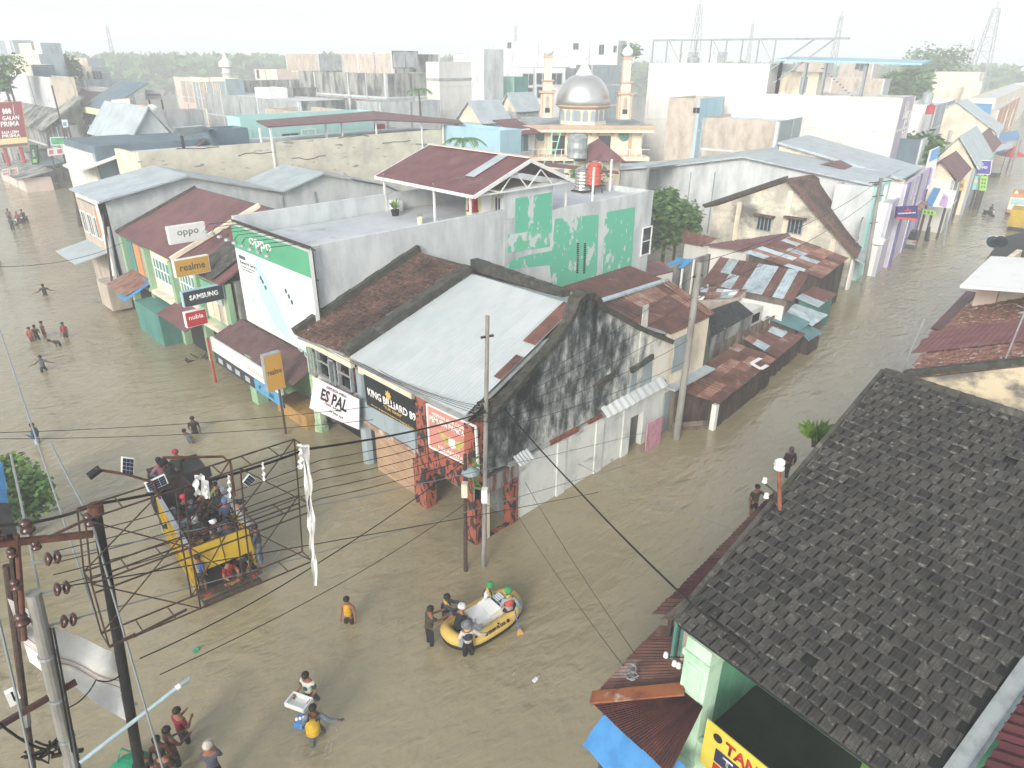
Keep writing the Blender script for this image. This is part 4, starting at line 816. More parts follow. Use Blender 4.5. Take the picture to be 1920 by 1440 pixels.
# ================================================================== stained white gable house
T = thing('stained_gable_house', 'stained white gable house with brown tiled roof at the street bend', 'house', (56, 24, 0))
XG = 54.3
def xg(px, py): return PX(px, py, XG)
gp = [xg(1338, 388), xg(1478, 340), xg(1596, 478)]
base = [V((XG, gp[2].y, -1)), V((XG, gp[0].y, -1))]
G().ext(base + gp, (.3, 0, 0)).build('gable_wall', M('stained_white', '#d2cdbd', '#a8a69c', .55, .42, .60, .9, .25, 6, .8, col3='#63645f', s3=.33, lo3=.46, hi3=.62, streak3=.7), T)
ap = gp[1] + V((-.4, 0, .25)); e1, e2 = gp[2] + V((-.4, -.5, .0)), V((XG + 13, gp[2].y + 1.2, gp[2].z)); rp2 = V((XG + 12, ap.y + 1.6, ap.z))
e1 = xg(1597, 480) + V((-.4, -.5, 0)); e2 = PZ(1641, 398, e1.z); rp2 = PZ(1523, 327, ap.z)
tilefield(T, (e1, e2, rp2, ap), 24, 20, M('brown_tile', '#76584f', '#5a4641', 4, .42, .6, .95, .3, 12, 1, col3='#3d3533', s3=.6, lo3=.52, hi3=.66), th=.03)
G().slab([e1, e2, rp2, ap], .15).build('roof_deck', mt['tile_red'], T)
b1 = gp[0] + V((-.4, .7, 0)); G().slab([ap, rp2, rp2 + (b1 - ap), b1], .15).build('rear_roof', mt['tile_red'], T)
g = G(); g.bar(ap + V((0, 0, .1)), b1 + V((0, 0, .1)), .5, .2); g.build('verge', mt['capm'], T)
for px in (1385, 1477, 1575): 
    p_ = xg(px, 400); zt_ = (lambda y: gp[1].z - (gp[1].z - gp[0].z) * (y - gp[1].y) / (gp[0].y - gp[1].y) if y > gp[1].y else gp[1].z - (gp[1].z - gp[2].z) * (gp[1].y - y) / (gp[1].y - gp[2].y))(p_.y); G().bx((XG - .12, p_.y - .2, 0), (XG - .002, p_.y + .2, zt_ - .35)).build('pilaster', mt['cream'], T)
for px, py in ((1425, 432), (1580, 468)):
    pass
for px, py in ((1417, 431), (1473, 436)):
    p_ = xg(px, py); window(T, p_ + V((-.002, 0, 0)), (0, -1, 0), ZUP, 1.3, 1.2, n=NX, cols=4, fm='grey'); G().bx((XG - .5, p_.y - 1.5, p_.z + 1.2), (XG - .002, p_.y + .2, p_.z + 1.35)).build('hood', mt['tile_red'], T)
fa, fb = gp[2], PZ(1637, 400, gp[2].z)
G().ext([V((fa.x, fa.y, 2.4)), V((fb.x, fb.y, 2.4)), V((fb.x, fb.y, fa.z - .2)), fa + V((0, 0, -.2))], (.1, .3, 0)).build('front_wall', mt['greyblue'], T)
dfb = (V((fb.x, fb.y, 0)) - V((fa.x, fa.y, 0))); n_ = V((dfb.y, -dfb.x, 0)).normalized()
for i in range(4): window(T, V((fa.x, fa.y, 3.4)) + dfb * (.08 + i * .23) + n_ * .02, dfb.normalized(), ZUP, dfb.length * .17, 1.7, n=n_, cols=3, fm='grey', gm='teal' if i > 1 else 'glass')
for i in range(4): p_ = V((fa.x, fa.y, 0)) + dfb * (.03 + i * .31); G().bx((p_.x - .25, p_.y - .3, -1), (p_.x + .25, p_.y + .2, 2.6)).build('column', mt['wht'], T)
G().ext([V((fa.x, fa.y, 2.2)) + n_ * 1.0, V((fb.x, fb.y, 2.2)) + n_ * 1.0, V((fb.x, fb.y, 2.6)), V((fa.x, fa.y, 2.6))], (0, 0, .1)).build('canopy', mt['zinc'], T)
# tree in the yard behind the green patched building
def tree(name, label, loc, h, r, m, n=900, leaf=.35, trunk=.14, cat='tree', squash=.8, group=None):
    loc = V(loc); t = thing(name, label, cat, loc, 0, group); rr = random.Random(int(loc.x * 13 + loc.y * 7))
    g = G(); top = loc + V((0, 0, h * .55)); g.tube([loc + V((0, 0, -1)), loc + V((rr.uniform(-.1, .1), 0, h * .3)), top], [trunk, trunk * .8, trunk * .5], 7)
    for i in range(6):
        u = i * 1.05 + rr.uniform(-.3, .3); p = loc + V((0, 0, h * rr.uniform(.35, .55))); g.tube([p, p + V((math.cos(u) * r * .5, math.sin(u) * r * .5, h * .15)), p + V((math.cos(u) * r * .8, math.sin(u) * r * .8, h * .32))], [trunk * .5, trunk * .3, .02], 5)
    g.build('trunk', mt['bark'], t)
    cl = [(loc + V((rr.uniform(-.6, .6) * r, rr.uniform(-.6, .6) * r, h * rr.uniform(.5, .88))), r * rr.uniform(.35, .6)) for _ in range(11)]
    g = G()
    for i in range(n):
        c_, rad = rr.choice(cl); d = V((rr.gauss(0, 1), rr.gauss(0, 1), rr.gauss(0, 1) * squash)).normalized() * rad * rr.uniform(.55, 1.05); p = c_ + d
        s_ = leaf * rr.uniform(.6, 1.3); a = V((rr.uniform(-1, 1), rr.uniform(-1, 1), rr.uniform(-.7, .3))).normalized() * s_; b = a.cross(V((rr.uniform(-1, 1), rr.uniform(-1, 1), 1))).normalized() * s_ * .38
        g.poly([p, p + a * .5 + b, p + a, p + a * .5 - b])
    g.build('crown', m, t); return t
q = PZ(1240, 500, 1.0); tree('yard_tree', 'leafy green tree in the yard beside the green patched building', (q.x, q.y, 0), 7.2, 2.6, mt['leaf'], 2600, .5, .18)
q = PZ(1262, 470, 1.5); tree('yard_tree', 'smaller leafy tree behind the yard tree by the blue shelter', (q.x + 1, q.y + .5, 0), 5.6, 1.8, mt['leaf'], 1200, .45, .14)
# ================================================================== the town behind: every building its own
def cbox(name, label, cat, c, D, lpx, rpx, mw, mr='conc_lt', ang=0, wins=(), par=.5, zb=-1.0, mside=None, hood=None, dmin=3.0, band=None):
    """box building: c = pixel of its near top corner at distance D; lpx / rpx = pixels where its two visible faces end"""
    p0 = PD(c[0], c[1], D); q = (p0.x, p0.y); ux = V((math.cos(R_(ang)), math.sin(R_(ang)), 0)); uy = V((-ux.y, ux.x, 0))
    pl = PL(lpx, c[1], q, ang + 90); pr = PL(rpx, c[1], q, ang)
    a = max(dmin, (V((pr.x, pr.y, 0)) - V((q[0], q[1], 0))).dot(ux)); b = max(dmin, (V((pl.x, pl.y, 0)) - V((q[0], q[1], 0))).dot(uy))
    o = V((q[0], q[1], 0)); zt = p0.z; t = thing(name, label, cat, o + ux * a / 2 + uy * b / 2)
    F = lambda u, v, z: o + ux * u + uy * v + V((0, 0, z)); w = .22; m2 = mside or mw
    G().ext([F(0, 0, zb), F(a, 0, zb), F(a, 0, zt), F(0, 0, zt)], uy * w).build('wall', mt[m2], t)
    G().ext([F(0, w, zb), F(0, b, zb), F(0, b, zt), F(0, w, zt)], ux * w).build('wall', mt[mw], t)
    g = G(); g.ext([F(w, b - w, zb), F(a, b - w, zb), F(a, b - w, zt), F(w, b - w, zt)], uy * w); g.ext([F(a - w, w, zb), F(a - w, b - w, zb), F(a - w, b - w, zt), F(a - w, w, zt)], ux * w); g.build('rear_wall', mt[mw], t)
    G().ext([F(w, w, zt - par), F(a - w, w, zt - par), F(a - w, b - w, zt - par), F(w, b - w, zt - par)], (0, 0, -.2)).build('roof', mt[mr], t)
    for wi in wins:
        fc, px, py, ww, wh = wi[:5]; gm = wi[5] if len(wi) > 5 else 'glass'
        if fc == 'L': p = PL(px, py, q, ang + 90); window(t, p - ux * .002 + uy * ww / 2 - V((0, 0, wh / 2)), -uy, ZUP, ww, wh, n=-ux, fm=wi[6] if len(wi) > 6 else 'grey', gm=gm)
        else: p = PL(px, py, q, ang); window(t, p - uy * .002 - ux * ww / 2 - V((0, 0, wh / 2)), ux, ZUP, ww, wh, n=-uy, fm=wi[6] if len(wi) > 6 else 'grey', gm=gm)
    nmx = 14; cnt = 0
    for du, ln, fdir, fn in ((ux, a, 'R', -uy), (uy, b, 'L', -ux)):
        if ln < 6 or mw in ('turq', 'skyblue', 'mint'): continue
        ns = min(5, max(1, int(ln / 4.5)))
        for i in range(ns + 1):
            p = o + du * min(max(.02, ln * i / ns - .15), ln - .3); G().ext([p + V((0, 0, zb)), p + du * .3 + V((0, 0, zb)), p + du * .3 + V((0, 0, zt - .05)), p + V((0, 0, zt - .05))], fn * .06).build('column_strip', mt['conc' if i % 2 else 'conc_lt'] if mw != 'white' else mt['white'], t)
        zz = zt - 3.3
        while zz > max(zb, 1.0) and zz > zt - 10: G().ext([o + V((0, 0, zz)), o + du * ln + V((0, 0, zz)), o + du * ln + V((0, 0, zz + .22)), o + V((0, 0, zz + .22))], fn * .045).build('floor_band', mt['conc_lt' if mw != 'white' else 'white'], t); zz -= 3.3
    if band: 
        for zz in band: G().ext([F(-.12, -.12, zz), F(a, -.12, zz), F(a, 0, zz), F(0, 0, zz), F(0, b, zz), F(-.12, b, zz)], (0, 0, .3)).build('band', mt['conc'], t)
    return t, F, a, b, zt
def gable(t, F, a, b, zt, rise, m, axis='u', over=.4):
    """sheet roof on a box: ridge along u or v"""
    if axis == 'u':
        r0, r1 = F(-over, b / 2, zt + rise), F(a + over, b / 2, zt + rise)
        G().slab([F(-over, -over, zt), F(a + over, -over, zt), r1, r0], .12).build('roof', mt[m], t); G().slab([r0, r1, F(a + over, b + over, zt), F(-over, b + over, zt)], .12).build('roof', mt[m], t)
        g = G(); g.ext([F(0, .05, zt - .02), F(0, b, zt - .02), F(0, b / 2, zt + rise - .15)], F(.2, 0, 0) - F(0, 0, 0)); g.build('gable', mt['cream'], t)
    else:
        r0, r1 = F(a / 2, -over, zt + rise), F(a / 2, b + over, zt + rise)
        G().slab([F(-over, b + over, zt), F(-over, -over, zt), r0, r1], .12).build('roof', mt[m], t); G().slab([r1, r0, F(a + over, -over, zt), F(a + over, b + over, zt)], .12).build('roof', mt[m], t)
        g = G(); g.ext([F(0.05, 0, zt - .02), F(a, 0, zt - .02), F(a / 2, 0, zt + rise - .15)], F(0, .2, 0) - F(0, 0, 0)); g.build('gable', mt['conc_lt'], t)
# left edge cluster
cbox('concrete_tower_house', 'tall unfinished house with cream front and grey blue side at the far left skyline', 'house', (75, 80), 150, 22, 110, 'cream', mside='greyblue', wins=(('L', 62, 86, 1.6, 1.4, 'dark'),), band=(13.5,))
cbox('concrete_terrace', 'cream upper terrace wall stepping down below the far left tower house', 'terrace', (72, 101), 141, 20, 80, 'cream', mside='greyblue')
cbox('concrete_terrace', 'lower cream terrace wall with dark blue side under the far left tower house', 'terrace', (58, 121), 133, 4, 84, 'cream', mside='slate')
cbox('blue_grey_tower', 'blue grey tower block cut by the left edge of the photo', 'building', (23, 75), 165, -40, 25, 'greyblue', wins=(('L', 15, 84, 3, 3, 'wht', 'wht'),))
cbox('long_grey_wall_building', 'big blank grey concrete building on the left street side', 'building', (93, 145), 122, -60, 104, 'conc_lt', mside='cream', par=.8)
cbox('stepped_house', 'cream top storey of the stepped house near the left treeline', 'house', (163, 109), 172, 130, 195, 'cream', mside='greyblue', par=.3)
cbox('stepped_house', 'middle storey with long balcony of the stepped house near the left treeline', 'house', (172, 125), 166, 128, 198, 'cream', mside='greyblue')
cbox('stepped_house', 'arched window storey of the stepped house near the left treeline', 'house', (173, 136), 161, 114, 196, 'cream', mside='greyblue', wins=(('L', 167, 146, 1.2, 2.2), ('R', 180, 145, 1.0, 2.2), ('R', 187, 145, 1.0, 2.2)))
cbox('ochre_house', 'ochre walled low house under the stepped house', 'house', (150, 153), 150, 96, 160, 'cream', mside='conc_warm')
cbox('block_wall_building', 'flat blue grey block wall building behind the dark roofed shop', 'building', (156, 150), 148, 150, 246, 'greyblue')
r = cbox('white_window_house', 'white house front with two dark windows above a maroon roof', 'house', (166, 165), 137, 124, 172, 'white', wins=(('L', 135, 178, 1.6, 1.6), ('L', 157, 177, 1.8, 1.8)))
t, F, a, b, zt = cbox('maroon_gable_shop', 'shop with broad maroon roof facing down the left street', 'shop', (168, 205), 122, 110, 175, 'conc_dk', par=.3)
G().slab([F(-1.0, b, zt - 1.2), F(-1.0, 0, zt - 1.2), F(4, 0, zt + 2.0), F(4, b, zt + 2.0)], .15).build('roof', mt['maroon'], t)
t, F, a, b, zt = cbox('green_balcony_shop', 'shop with dark roof and green balcony full of goods', 'shop', (214, 205), 112, 168, 246, 'teal', par=.3, wins=(('L', 192, 222, 7, 1.8, 'dark', 'teal'),))
G().slab([F(-1.0, b, zt), F(-1.0, 0, zt), F(5, 0, zt + 3.2), F(5, b, zt + 3.2)], .15).build('roof', mt['slate'], t)
G().slab([F(-1.6, b, zt - 3.2), F(-1.6, 0, zt - 3.2), F(0, 0, zt - 3.0), F(0, b, zt - 3.0)], .2).build('balcony_floor', mt['grn'], t)
G().ext([F(-1.4, b, zt - .8), F(-1.4, 0, zt - .8), F(-1.4, 0, zt), F(-1.4, b, zt)], (.1, 0, 0)).build('sign_band', mt['lime'], t)
for i in range(5): 
    c_ = F(-1.2, b * (i + .5) / 5, zt - 3.0); G().lathe([(.25, 0), (.3, .6), (.1, .7)], c_, 8).build('basin', mt[['wht', 'redp', 'pink', 'skyblue', 'orange'][i]], t)
c = PD(225, 200, 105)
def poster(label, pxs, D, ang, col, bits, frame='orange', th=.2, name='billboard', post=0):
    q = PD(pxs[0][0], pxs[0][1], D); q2 = (q.x, q.y); c_ = [PL(px, py, q2, ang) for px, py in pxs]; n = V((math.sin(R_(ang)), -math.cos(R_(ang)), 0))
    if n.dot(CO - c_[0]) < 0: n = -n
    t, f, ux, up, w, h = sign(name, label, c_, n, th, flat('print', col), frame)
    for pts, cl in bits: G().ext([f(*p) for p in pts], n * .012).build('print_block', flat('print', cl), t)
    if post:
        for u in (.15, .85): G().tube([f(u, 1) - n * .3, V((f(u, 1).x, f(u, 1).y, -1)) - n * .3], .12, 6).build('post', mt['steel'], t)
    return t, f, ux, up, w, h, n
poster('faded billboard with portraits in an orange frame beside the green balcony', ((208, 187), (243, 184), (247, 212), (213, 214)), 104, -40, '#cfcfc9', [([(.2, .75), (.38, .75), (.38, .3), (.2, .3)], '#7c8288'), ([(.42, .75), (.58, .75), (.58, .25), (.42, .25)], '#666c72'), ([(.64, .75), (.8, .75), (.8, .3), (.64, .3)], '#7c8288'), ([(.1, .95), (.55, .95), (.6, .8), (.1, .8)], '#4b76a6')], post=1)
poster('tall narrow banner with pink and white prints left of the pink house', ((272, 169), (303, 170), (306, 186), (273, 187)), 118, -40, '#c3bfc2', [([(.1, .6), (.9, .6), (.9, .35), (.1, .35)], '#9b7f86')], 'wht', post=1)
# middle left
cbox('grey_stone_building', 'low grey stone walled building with flat roof in front of the water tanks', 'building', (223, 212), 96, 222, 386, 'conc', 'conc')
q = PD(256, 205, 104); 
def ftank(px, py, D, r, h, m, label):
    p = PD(px, py, D); t = thing('water_tank', label, 'water tank', (p.x, p.y, p.z - h)); G().lathe([(r, 0), (r, h * .85), (r * .5, h), (r * .2, h * 1.05)], (p.x, p.y, p.z - h), 12).build('tank_shell', mt[m], t); G().box((p.x, p.y, (p.z - h) / 2), (r * 1.6, r * 1.6, p.z - h)).build('support', mt['conc'], t)
ftank(267, 196, 104, .9, 1.9, 'orange', 'orange red roof tank on the grey stone building'); ftank(255, 199, 103, .9, 1.7, 'wht', 'white roof tank left of the orange red one'); ftank(283, 197, 104, .8, 1.7, 'wht', 'white roof tank right of the orange red one')
t, F, a, b, zt = cbox('gable_roof_hall', 'low hall with weathered grey gable roof below the stone building', 'hall', (245, 262), 78, 175, 330, 'conc', par=.2); gable(t, F, a, b, zt - .3, 3.2, 'zinc', 'v')
t, F, a, b, zt = cbox('grey_canopy_house', 'house with flat tilted grey canopy on dark posts left of the turquoise building', 'house', (338, 262), 74, 300, 432, 'conc_dk', par=.3)
p = [PZ(340, 253, 10.0), PZ(402, 242, 10.0), PZ(378, 234, 10.9), PZ(325, 238, 10.9)]; G().slab(p, .12).build('canopy', mt['zinc'], t)
for pp_ in p[:2]: G().bx((pp_.x - .1, pp_.y - .1, 4), (pp_.x + .1, pp_.y + .1, 9.95)).build('post', mt['black'], t)
cbox('slate_block', 'slate blue block with maroon edge left of the turquoise building', 'building', (404, 243), 70, 388, 452, 'slate', 'maroon', mside='slate')
# turquoise building with long rooftop canopy
t, F, a, b, zt = cbox('turquoise_building', 'turquoise building with long maroon rooftop canopy and white posts', 'building', (449, 220), 78, 429, 700, 'turq', par=2.4, wins=(('R', 462, 262, 1.3, 2.0, 'turq', 'turq'), ('R', 545, 258, 2.0, .9), ('R', 580, 258, 1.8, 1.8, 'turq', 'wht')))
p = [PZ(500, 236, 12.2), PZ(868, 228, 12.2), PZ(745, 211, 13.6), PZ(480, 225, 13.4)]
y0_ = PZ(483, 232, 12.3); 
cq = [PD(483, 232, 70), PD(868, 229, 84), PD(840, 222, 90), PD(710, 208, 90), PD(482, 226, 76)]
G().slab([PD(502, 237, 67), PD(705, 224, 73), PD(700, 208, 82), PD(480, 226, 74)], .12).build('canopy_roof', mt['maroon'], t)
G().slab([PD(705, 224, 73), PD(868, 231, 79), PD(862, 225, 88), PD(700, 208, 82)], .12).build('canopy_roof', mt['maroon'], t)
for px, D in ((486, 70), (506, 67.5), (610, 71), (640, 72), (704, 73.5), (790, 76.5), (830, 78), (861, 79.5)): a_ = PD(px, 237 - (px - 502) * .064 if px < 704 else 224 + (px - 704) * .043, D); G().bx((a_.x - .07, a_.y - .07, 7), (a_.x + .07, a_.y + .07, a_.z - .1)).build('canopy_post', mt['wht'], t)
G().bar(PD(486, 268, 69.9), PD(861, 262, 83.4), .05).build('rail', mt['wht'], t); G().bar(PD(486, 258, 69.9), PD(861, 252, 83.4), .05).build('rail', mt['wht'], t)
cbox('canopy_room', 'grey plastered room under the long maroon rooftop canopy', 'building', (640, 218), 88, 500, 728, 'conc_warm', mside='conc_lt', wins=(('R', 712, 250, 1.6, 2.2, 'redp', 'redp'), ('R', 668, 240, 4, .4), ('R', 692, 240, 3, .4)))
cbox('canopy_yard_block', 'low blue grey boxes stacked at the end of the rooftop canopy', 'building', (728, 245), 90, 722, 762, 'slate')
# pink / beige / stained blocks in the middle distance
cbox('pink_house', 'pale pink house with an open balcony left of the beige block', 'house', (364, 146), 140, 325, 372, 'pink', wins=(('L', 352, 172, 5.5, 4.0, 'conc_warm', 'pink'),))
cbox('beige_garage_block', 'beige block with row of blue and ochre roller doors', 'building', (422, 148), 128, 365, 446, 'cream', mside='greyblue', wins=tuple(('L', 371 + i * 12.5, 179, 2.2, 4.2, 'greyblue' if i % 2 == 0 else 'conc_warm', 'grey') for i in range(5)))
cbox('rooftop_hut', 'small pink rooftop hut in the middle distance', 'hut', (519, 131), 150, 477, 523, 'pink', 'maroon', wins=(('L', 484, 139, 1.0, 1.6),), par=.1)
cbox('long_white_parapet_building', 'long low building with white parapet and dark stained wall behind the garages', 'building', (430, 152), 136, 420, 690, 'conc_dk', mside='conc_dk', band=(8.6,))
cbox('mould_block', 'black mould stained wall block with white patch below the parapet building', 'building', (496, 166), 120, 480, 640, 'conc_dk', 'conc')
cbox('white_rooftop_room', 'small bright white rooftop room on the mouldy block', 'room', (503, 165), 116, 477, 505, 'wht')
cbox('grey_flat_shelter', 'long low grey building with thin flat canopy behind the turquoise roof', 'building', (560, 190), 106, 386, 650, 'conc', mside='conc_dk', par=.1)
p = [PD(386, 203, 96), PD(566, 190, 104), PD(640, 200, 108), PD(500, 196, 112)]
cbox('concrete_block_house', 'bare square concrete block rising left of the skyline centre', 'building', (597, 101), 150, 535, 609, 'conc_warm', mside='conc', par=.3)
cbox('stained_tower', 'stained concrete tower with tall side wall and a water streaked face', 'building', (735, 101), 118, 640, 824, 'conc_warm', mside='conc_dk', wins=(('R', 760, 112, 5, 2.5, 'conc', 'conc_dk'),))
cbox('rooftop_block', 'small concrete rooftop block left of the stained tower', 'building', (725, 100), 124, 686, 735, 'conc_lt', par=.2)
cbox('ledged_building', 'lower stained concrete wall with banded ledges in front of the tower', 'building', (722, 138), 108, 560, 822, 'conc_dk', mside='conc_dk', band=(8.2, 10.5))
cbox('lower_ledge_building', 'low grey ledge building with a square of dark openings below the stained wall', 'building', (712, 192), 98, 668, 824, 'conc', mside='conc_lt')
cbox('white_cube_building', 'large pale white windowless building left of the mosque', 'building', (822, 116), 110, 818, 906, 'white', mside='white', band=(13.2,))
cbox('grey_cube_side', 'taller grey side tower right of the white windowless building', 'building', (907, 92), 112, 904, 944, 'conc_lt', mside='conc_lt', par=.3)
cbox('roof_shed', 'small flat roofed shed on the white windowless building', 'building', (884, 102), 122, 850, 888, 'conc_lt', par=.1)
cbox('skyline_building', 'long pale concrete building on the skyline behind the mosque', 'building', (1160, 76), 175, 924, 1166, 'conc_lt', mside='conc', par=.3, wins=(('L', 955, 85, 1.5, 1.5, 'dark'), ('L', 1080, 87, 1.8, 1.5, 'dark'), ('L', 1128, 93, 1.6, 2.2, 'dark'), ('L', 1155, 92, 1.5, 1.5, 'dark')), band=(12,))
cbox('barred_window_building', 'pale grey building with barred windows behind the left minaret', 'building', (1060, 128), 140, 945, 1165, 'conc_lt', mside='conc', wins=tuple(('L', px, py, 2.6, 2.2, 'glass', 'conc') for px, py in ((991, 149), (1017, 148), (1043, 148), (990, 175), (1018, 173))), ang=20)
cbox('slate_rear_block', 'dark grey block between the dome and the right minaret', 'building', (1110, 122), 128, 1080, 1168, 'conc_dk', mside='greyblue')
cbox('green_tower', 'narrow mint green wall beside the white windowless building', 'building', (966, 144), 118, 942, 974, 'mint', mside='teal')
t, F, a, b, zt = cbox('zinc_gable_house', 'low house with blue grey corrugated roof before the white windowless building', 'house', (905, 232), 92, 858, 955, 'skyblue', par=.2); gable(t, F, a, b, zt, 2.6, 'zinc', 'u')
cbox('light_blue_wall', 'plain light blue wall below the corrugated roof', 'building', (938, 245), 72, 832, 941, 'skyblue', mside='skyblue')
t, F, a, b, zt = cbox('white_small_house', 'small white house with maroon roof left of the mosque', 'house', (966, 247), 76, 938, 992, 'wht', mside='white', wins=(('L', 948, 262, .9, 1.8), ('R', 980, 264, 2.0, 2.4, 'teal', 'wht'))); G().slab([F(-.4, -1, zt - .2), F(a, -1, zt - .2), F(a, 3, zt + 1.0), F(-.4, 3, zt + 1.0)], .12).build('roof', mt['maroon_x'], t)
t, F, a, b, zt = cbox('grey_gable_house', 'grey gabled house behind the dark trees left of the mosque', 'house', (968, 210), 100, 950, 1010, 'conc', par=.2); gable(t, F, a, b, zt, 2.4, 'zinc', 'u')
for px, py, D, h_, r_ in ((1005, 205, 92, 8.5, 3.6), (985, 212, 94, 7.5, 3), (1020, 212, 90, 7.5, 2.6)):
    p = PD(px, py, D); tree('dark_tree', {1005: 'tallest dark tree left of the mosque', 985: 'dark tree touching the grey gable left of the mosque', 1020: 'small dark tree directly under the left minaret'}[px], (p.x, p.y, 0), h_, r_, mt['leaf'], 700, .9, .2)
# ================================================================== mosque, facing the camera
def mosque():
    D0 = 80; base = PD(1100, 240, D0); ang = -45 + 2.0; ux = V((math.cos(R_(ang)), math.sin(R_(ang)), 0)); uy = V((-ux.y, ux.x, 0)); o = V((base.x, base.y, 0))
    t = thing('mosque', 'cream mosque with silver dome and two minarets', 'mosque', o); q = (o.x, o.y)
    X_ = lambda px, py=240: (PL(px, py, q, ang) - o).dot(ux); Z_ = lambda px, py: PL(px, py, q, ang).z
    F = lambda u, v, z: o + ux * u + uy * v + V((0, 0, z))
    def blk(u0, u1, v0, v1, z0, z1, name, m): return G().ext([F(u0, v0, z0), F(u1, v0, z0), F(u1, v1, z0), F(u0, v1, z0)], (0, 0, z1 - z0)).build(name, m, t)
    cr = M('mosque_cream', '#d6cdb6', '#c8bfa8', .8, .5, .7, .8); br = M('mosque_brown', '#b59c88', '#a68d7a', .8, .5, .7, .8); pc = M('mosque_peach', '#d9c7b4', '#c9b5a2', .8, .5, .7, .8)
    uL, uR = X_(998), X_(1206); zr, z1, z2 = Z_(1100, 232), Z_(1100, 247), Z_(1100, 290)
    blk(uL, uR, .3, 12, -1, z1, 'wall', cr); blk(uL - 1.0, uR + 1.0, -1.0, 13, z1, zr - .5, 'cornice', cr); blk(uL - .8, uR + .8, -.8, 12.5, zr - .5, zr - .2, 'roof', mt['conc'])
    blk(uL - 1.1, uR + 1.1, -1.1, -.95, zr - .5, zr - .1, 'cornice_rim', br)
    blk(uL - 1.5, uR + .5, -2.2, .3, z2 - .4, z2, 'balcony', pc); blk(uL - 1.3, uR + .5, -2.0, -1.9, z2 + .75, z2 + .8, 'rail', mt['wht'])
    blk(uL - .5, uR + .5, -1.2, .29, -1, z2 - .7, 'lower_wall', cr)
    k_ = 22
    for i in range(k_): u = uL - 1.3 + (uR + 1.5 - uL) * i / k_; blk(u, u + .06, -2.0, -1.92, z2, z2 + .75, 'baluster', mt['wht'])
    for px in (1002, 1024, 1028, 1064, 1072, 1106, 1112, 1150, 1156, 1184): u = X_(px); blk(u - .16, u + .16, .1, .3, z2, z1, 'pilaster', br if px in (1002, 1184) else cr)
    for px0, px1 in ((1037, 1060), (1078, 1108), (1124, 1148)):
        blk(X_(px0), X_(px1), .2, .3, z2, Z_(1100, 255), 'window', mt['glass']); u0, u1 = X_(px0 - 3), X_(px1 + 3); g = G(); n_ = 8; pv = None
        for i in range(n_ + 1):
            s_ = i / n_; p = F(u0 + (u1 - u0) * s_, .15, Z_(1100, 254) + .55 * math.sin(math.pi * s_) ** .6 + (.25 if i == n_ / 2 else 0))
            if pv is not None: g.bar(pv, p, .22)
            pv = p
        g.build('arch', br, t)
    for px in (1015, 1172): G().lathe([(.62, 0), (.62, .1), (.45, .12), (.0, .12)], F(X_(px), .3, Z_(1100, 254)), 14, Matrix((tuple((ux.x, 0, -uy.x)), tuple((ux.y, 0, -uy.y)), (0, 1, 0)))).build('round_window', mt['teal'], t)
    # drum and dome
    uc = X_(1098); rd = (X_(1144) - X_(1050)) / 2; zd0, zd1, zd2 = zr - .3, Z_(1100, 206), Z_(1100, 199); vc = rd + .4; ct = F(uc, vc, 0)
    R8 = Matrix.Rotation(R_(ang) + math.pi / 8, 3, 'Z')
    G().lathe([(rd, 0), (rd, zd1 - zd0)], ct + V((0, 0, zd0)), 8, R8).build('drum', cr, t); G().lathe([(rd * 1.03, 0), (rd * 1.16, .25), (rd * 1.16, zd2 - zd1), (rd * 1.1, zd2 - zd1 + .02)], ct + V((0, 0, zd1)), 8, R8).build('drum_cornice', br, t)
    for fcx, us in ((0, (-.5, 0, .5)), (-math.pi / 4, (-.5, 0, .5)), (math.pi / 4, (-.5, 0, .5))):
        n_ = Matrix.Rotation(fcx, 3, 'Z') @ (-uy); s_ = V((-n_.y, n_.x, 0)); ap_ = rd * math.cos(math.pi / 8)
        for u_ in us:
            c_ = ct + n_ * (ap_ + .01) + s_ * u_ * rd * .62; w_ = rd * .11; pts = [c_ + s_ * -w_ + V((0, 0, zd0 + .5)), c_ + s_ * w_ + V((0, 0, zd0 + .5))] + [c_ + s_ * (w_ * math.cos(x)) + V((0, 0, zd0 + 1.25 + w_ * 1.3 * math.sin(x))) for x in (0, .8, 1.57, 2.34, 3.14)]
            G().ext(pts, n_ * .06).build('window', mt['greyblue'], t)
    hd = Z_(1100, 139) - zd2; rr_ = (X_(1149) - X_(1046)) / 2
    G().lathe([(rr_ * .97, 0)] + [(rr_ * math.cos(x) ** .85, hd * math.sin(x)) for x in [i * math.pi / 2 / 14 for i in range(1, 14)]] + [(.25, hd)], ct + V((0, 0, zd2)), 40).build('dome', M('silver_dome', '#c8c9c8', '#b9babb', .6, .45, .7, .33, metal=.75), t, smooth=True)
    G().lathe([(1.0, 0), (.9, .15), (.35, 1.0), (.18, 1.5), (.3, 1.7), (.1, 1.95), (.02, 2.6)], ct + V((0, 0, zd2 + hd - .15)), 14).build('dome_finial', mt['wht'], t)
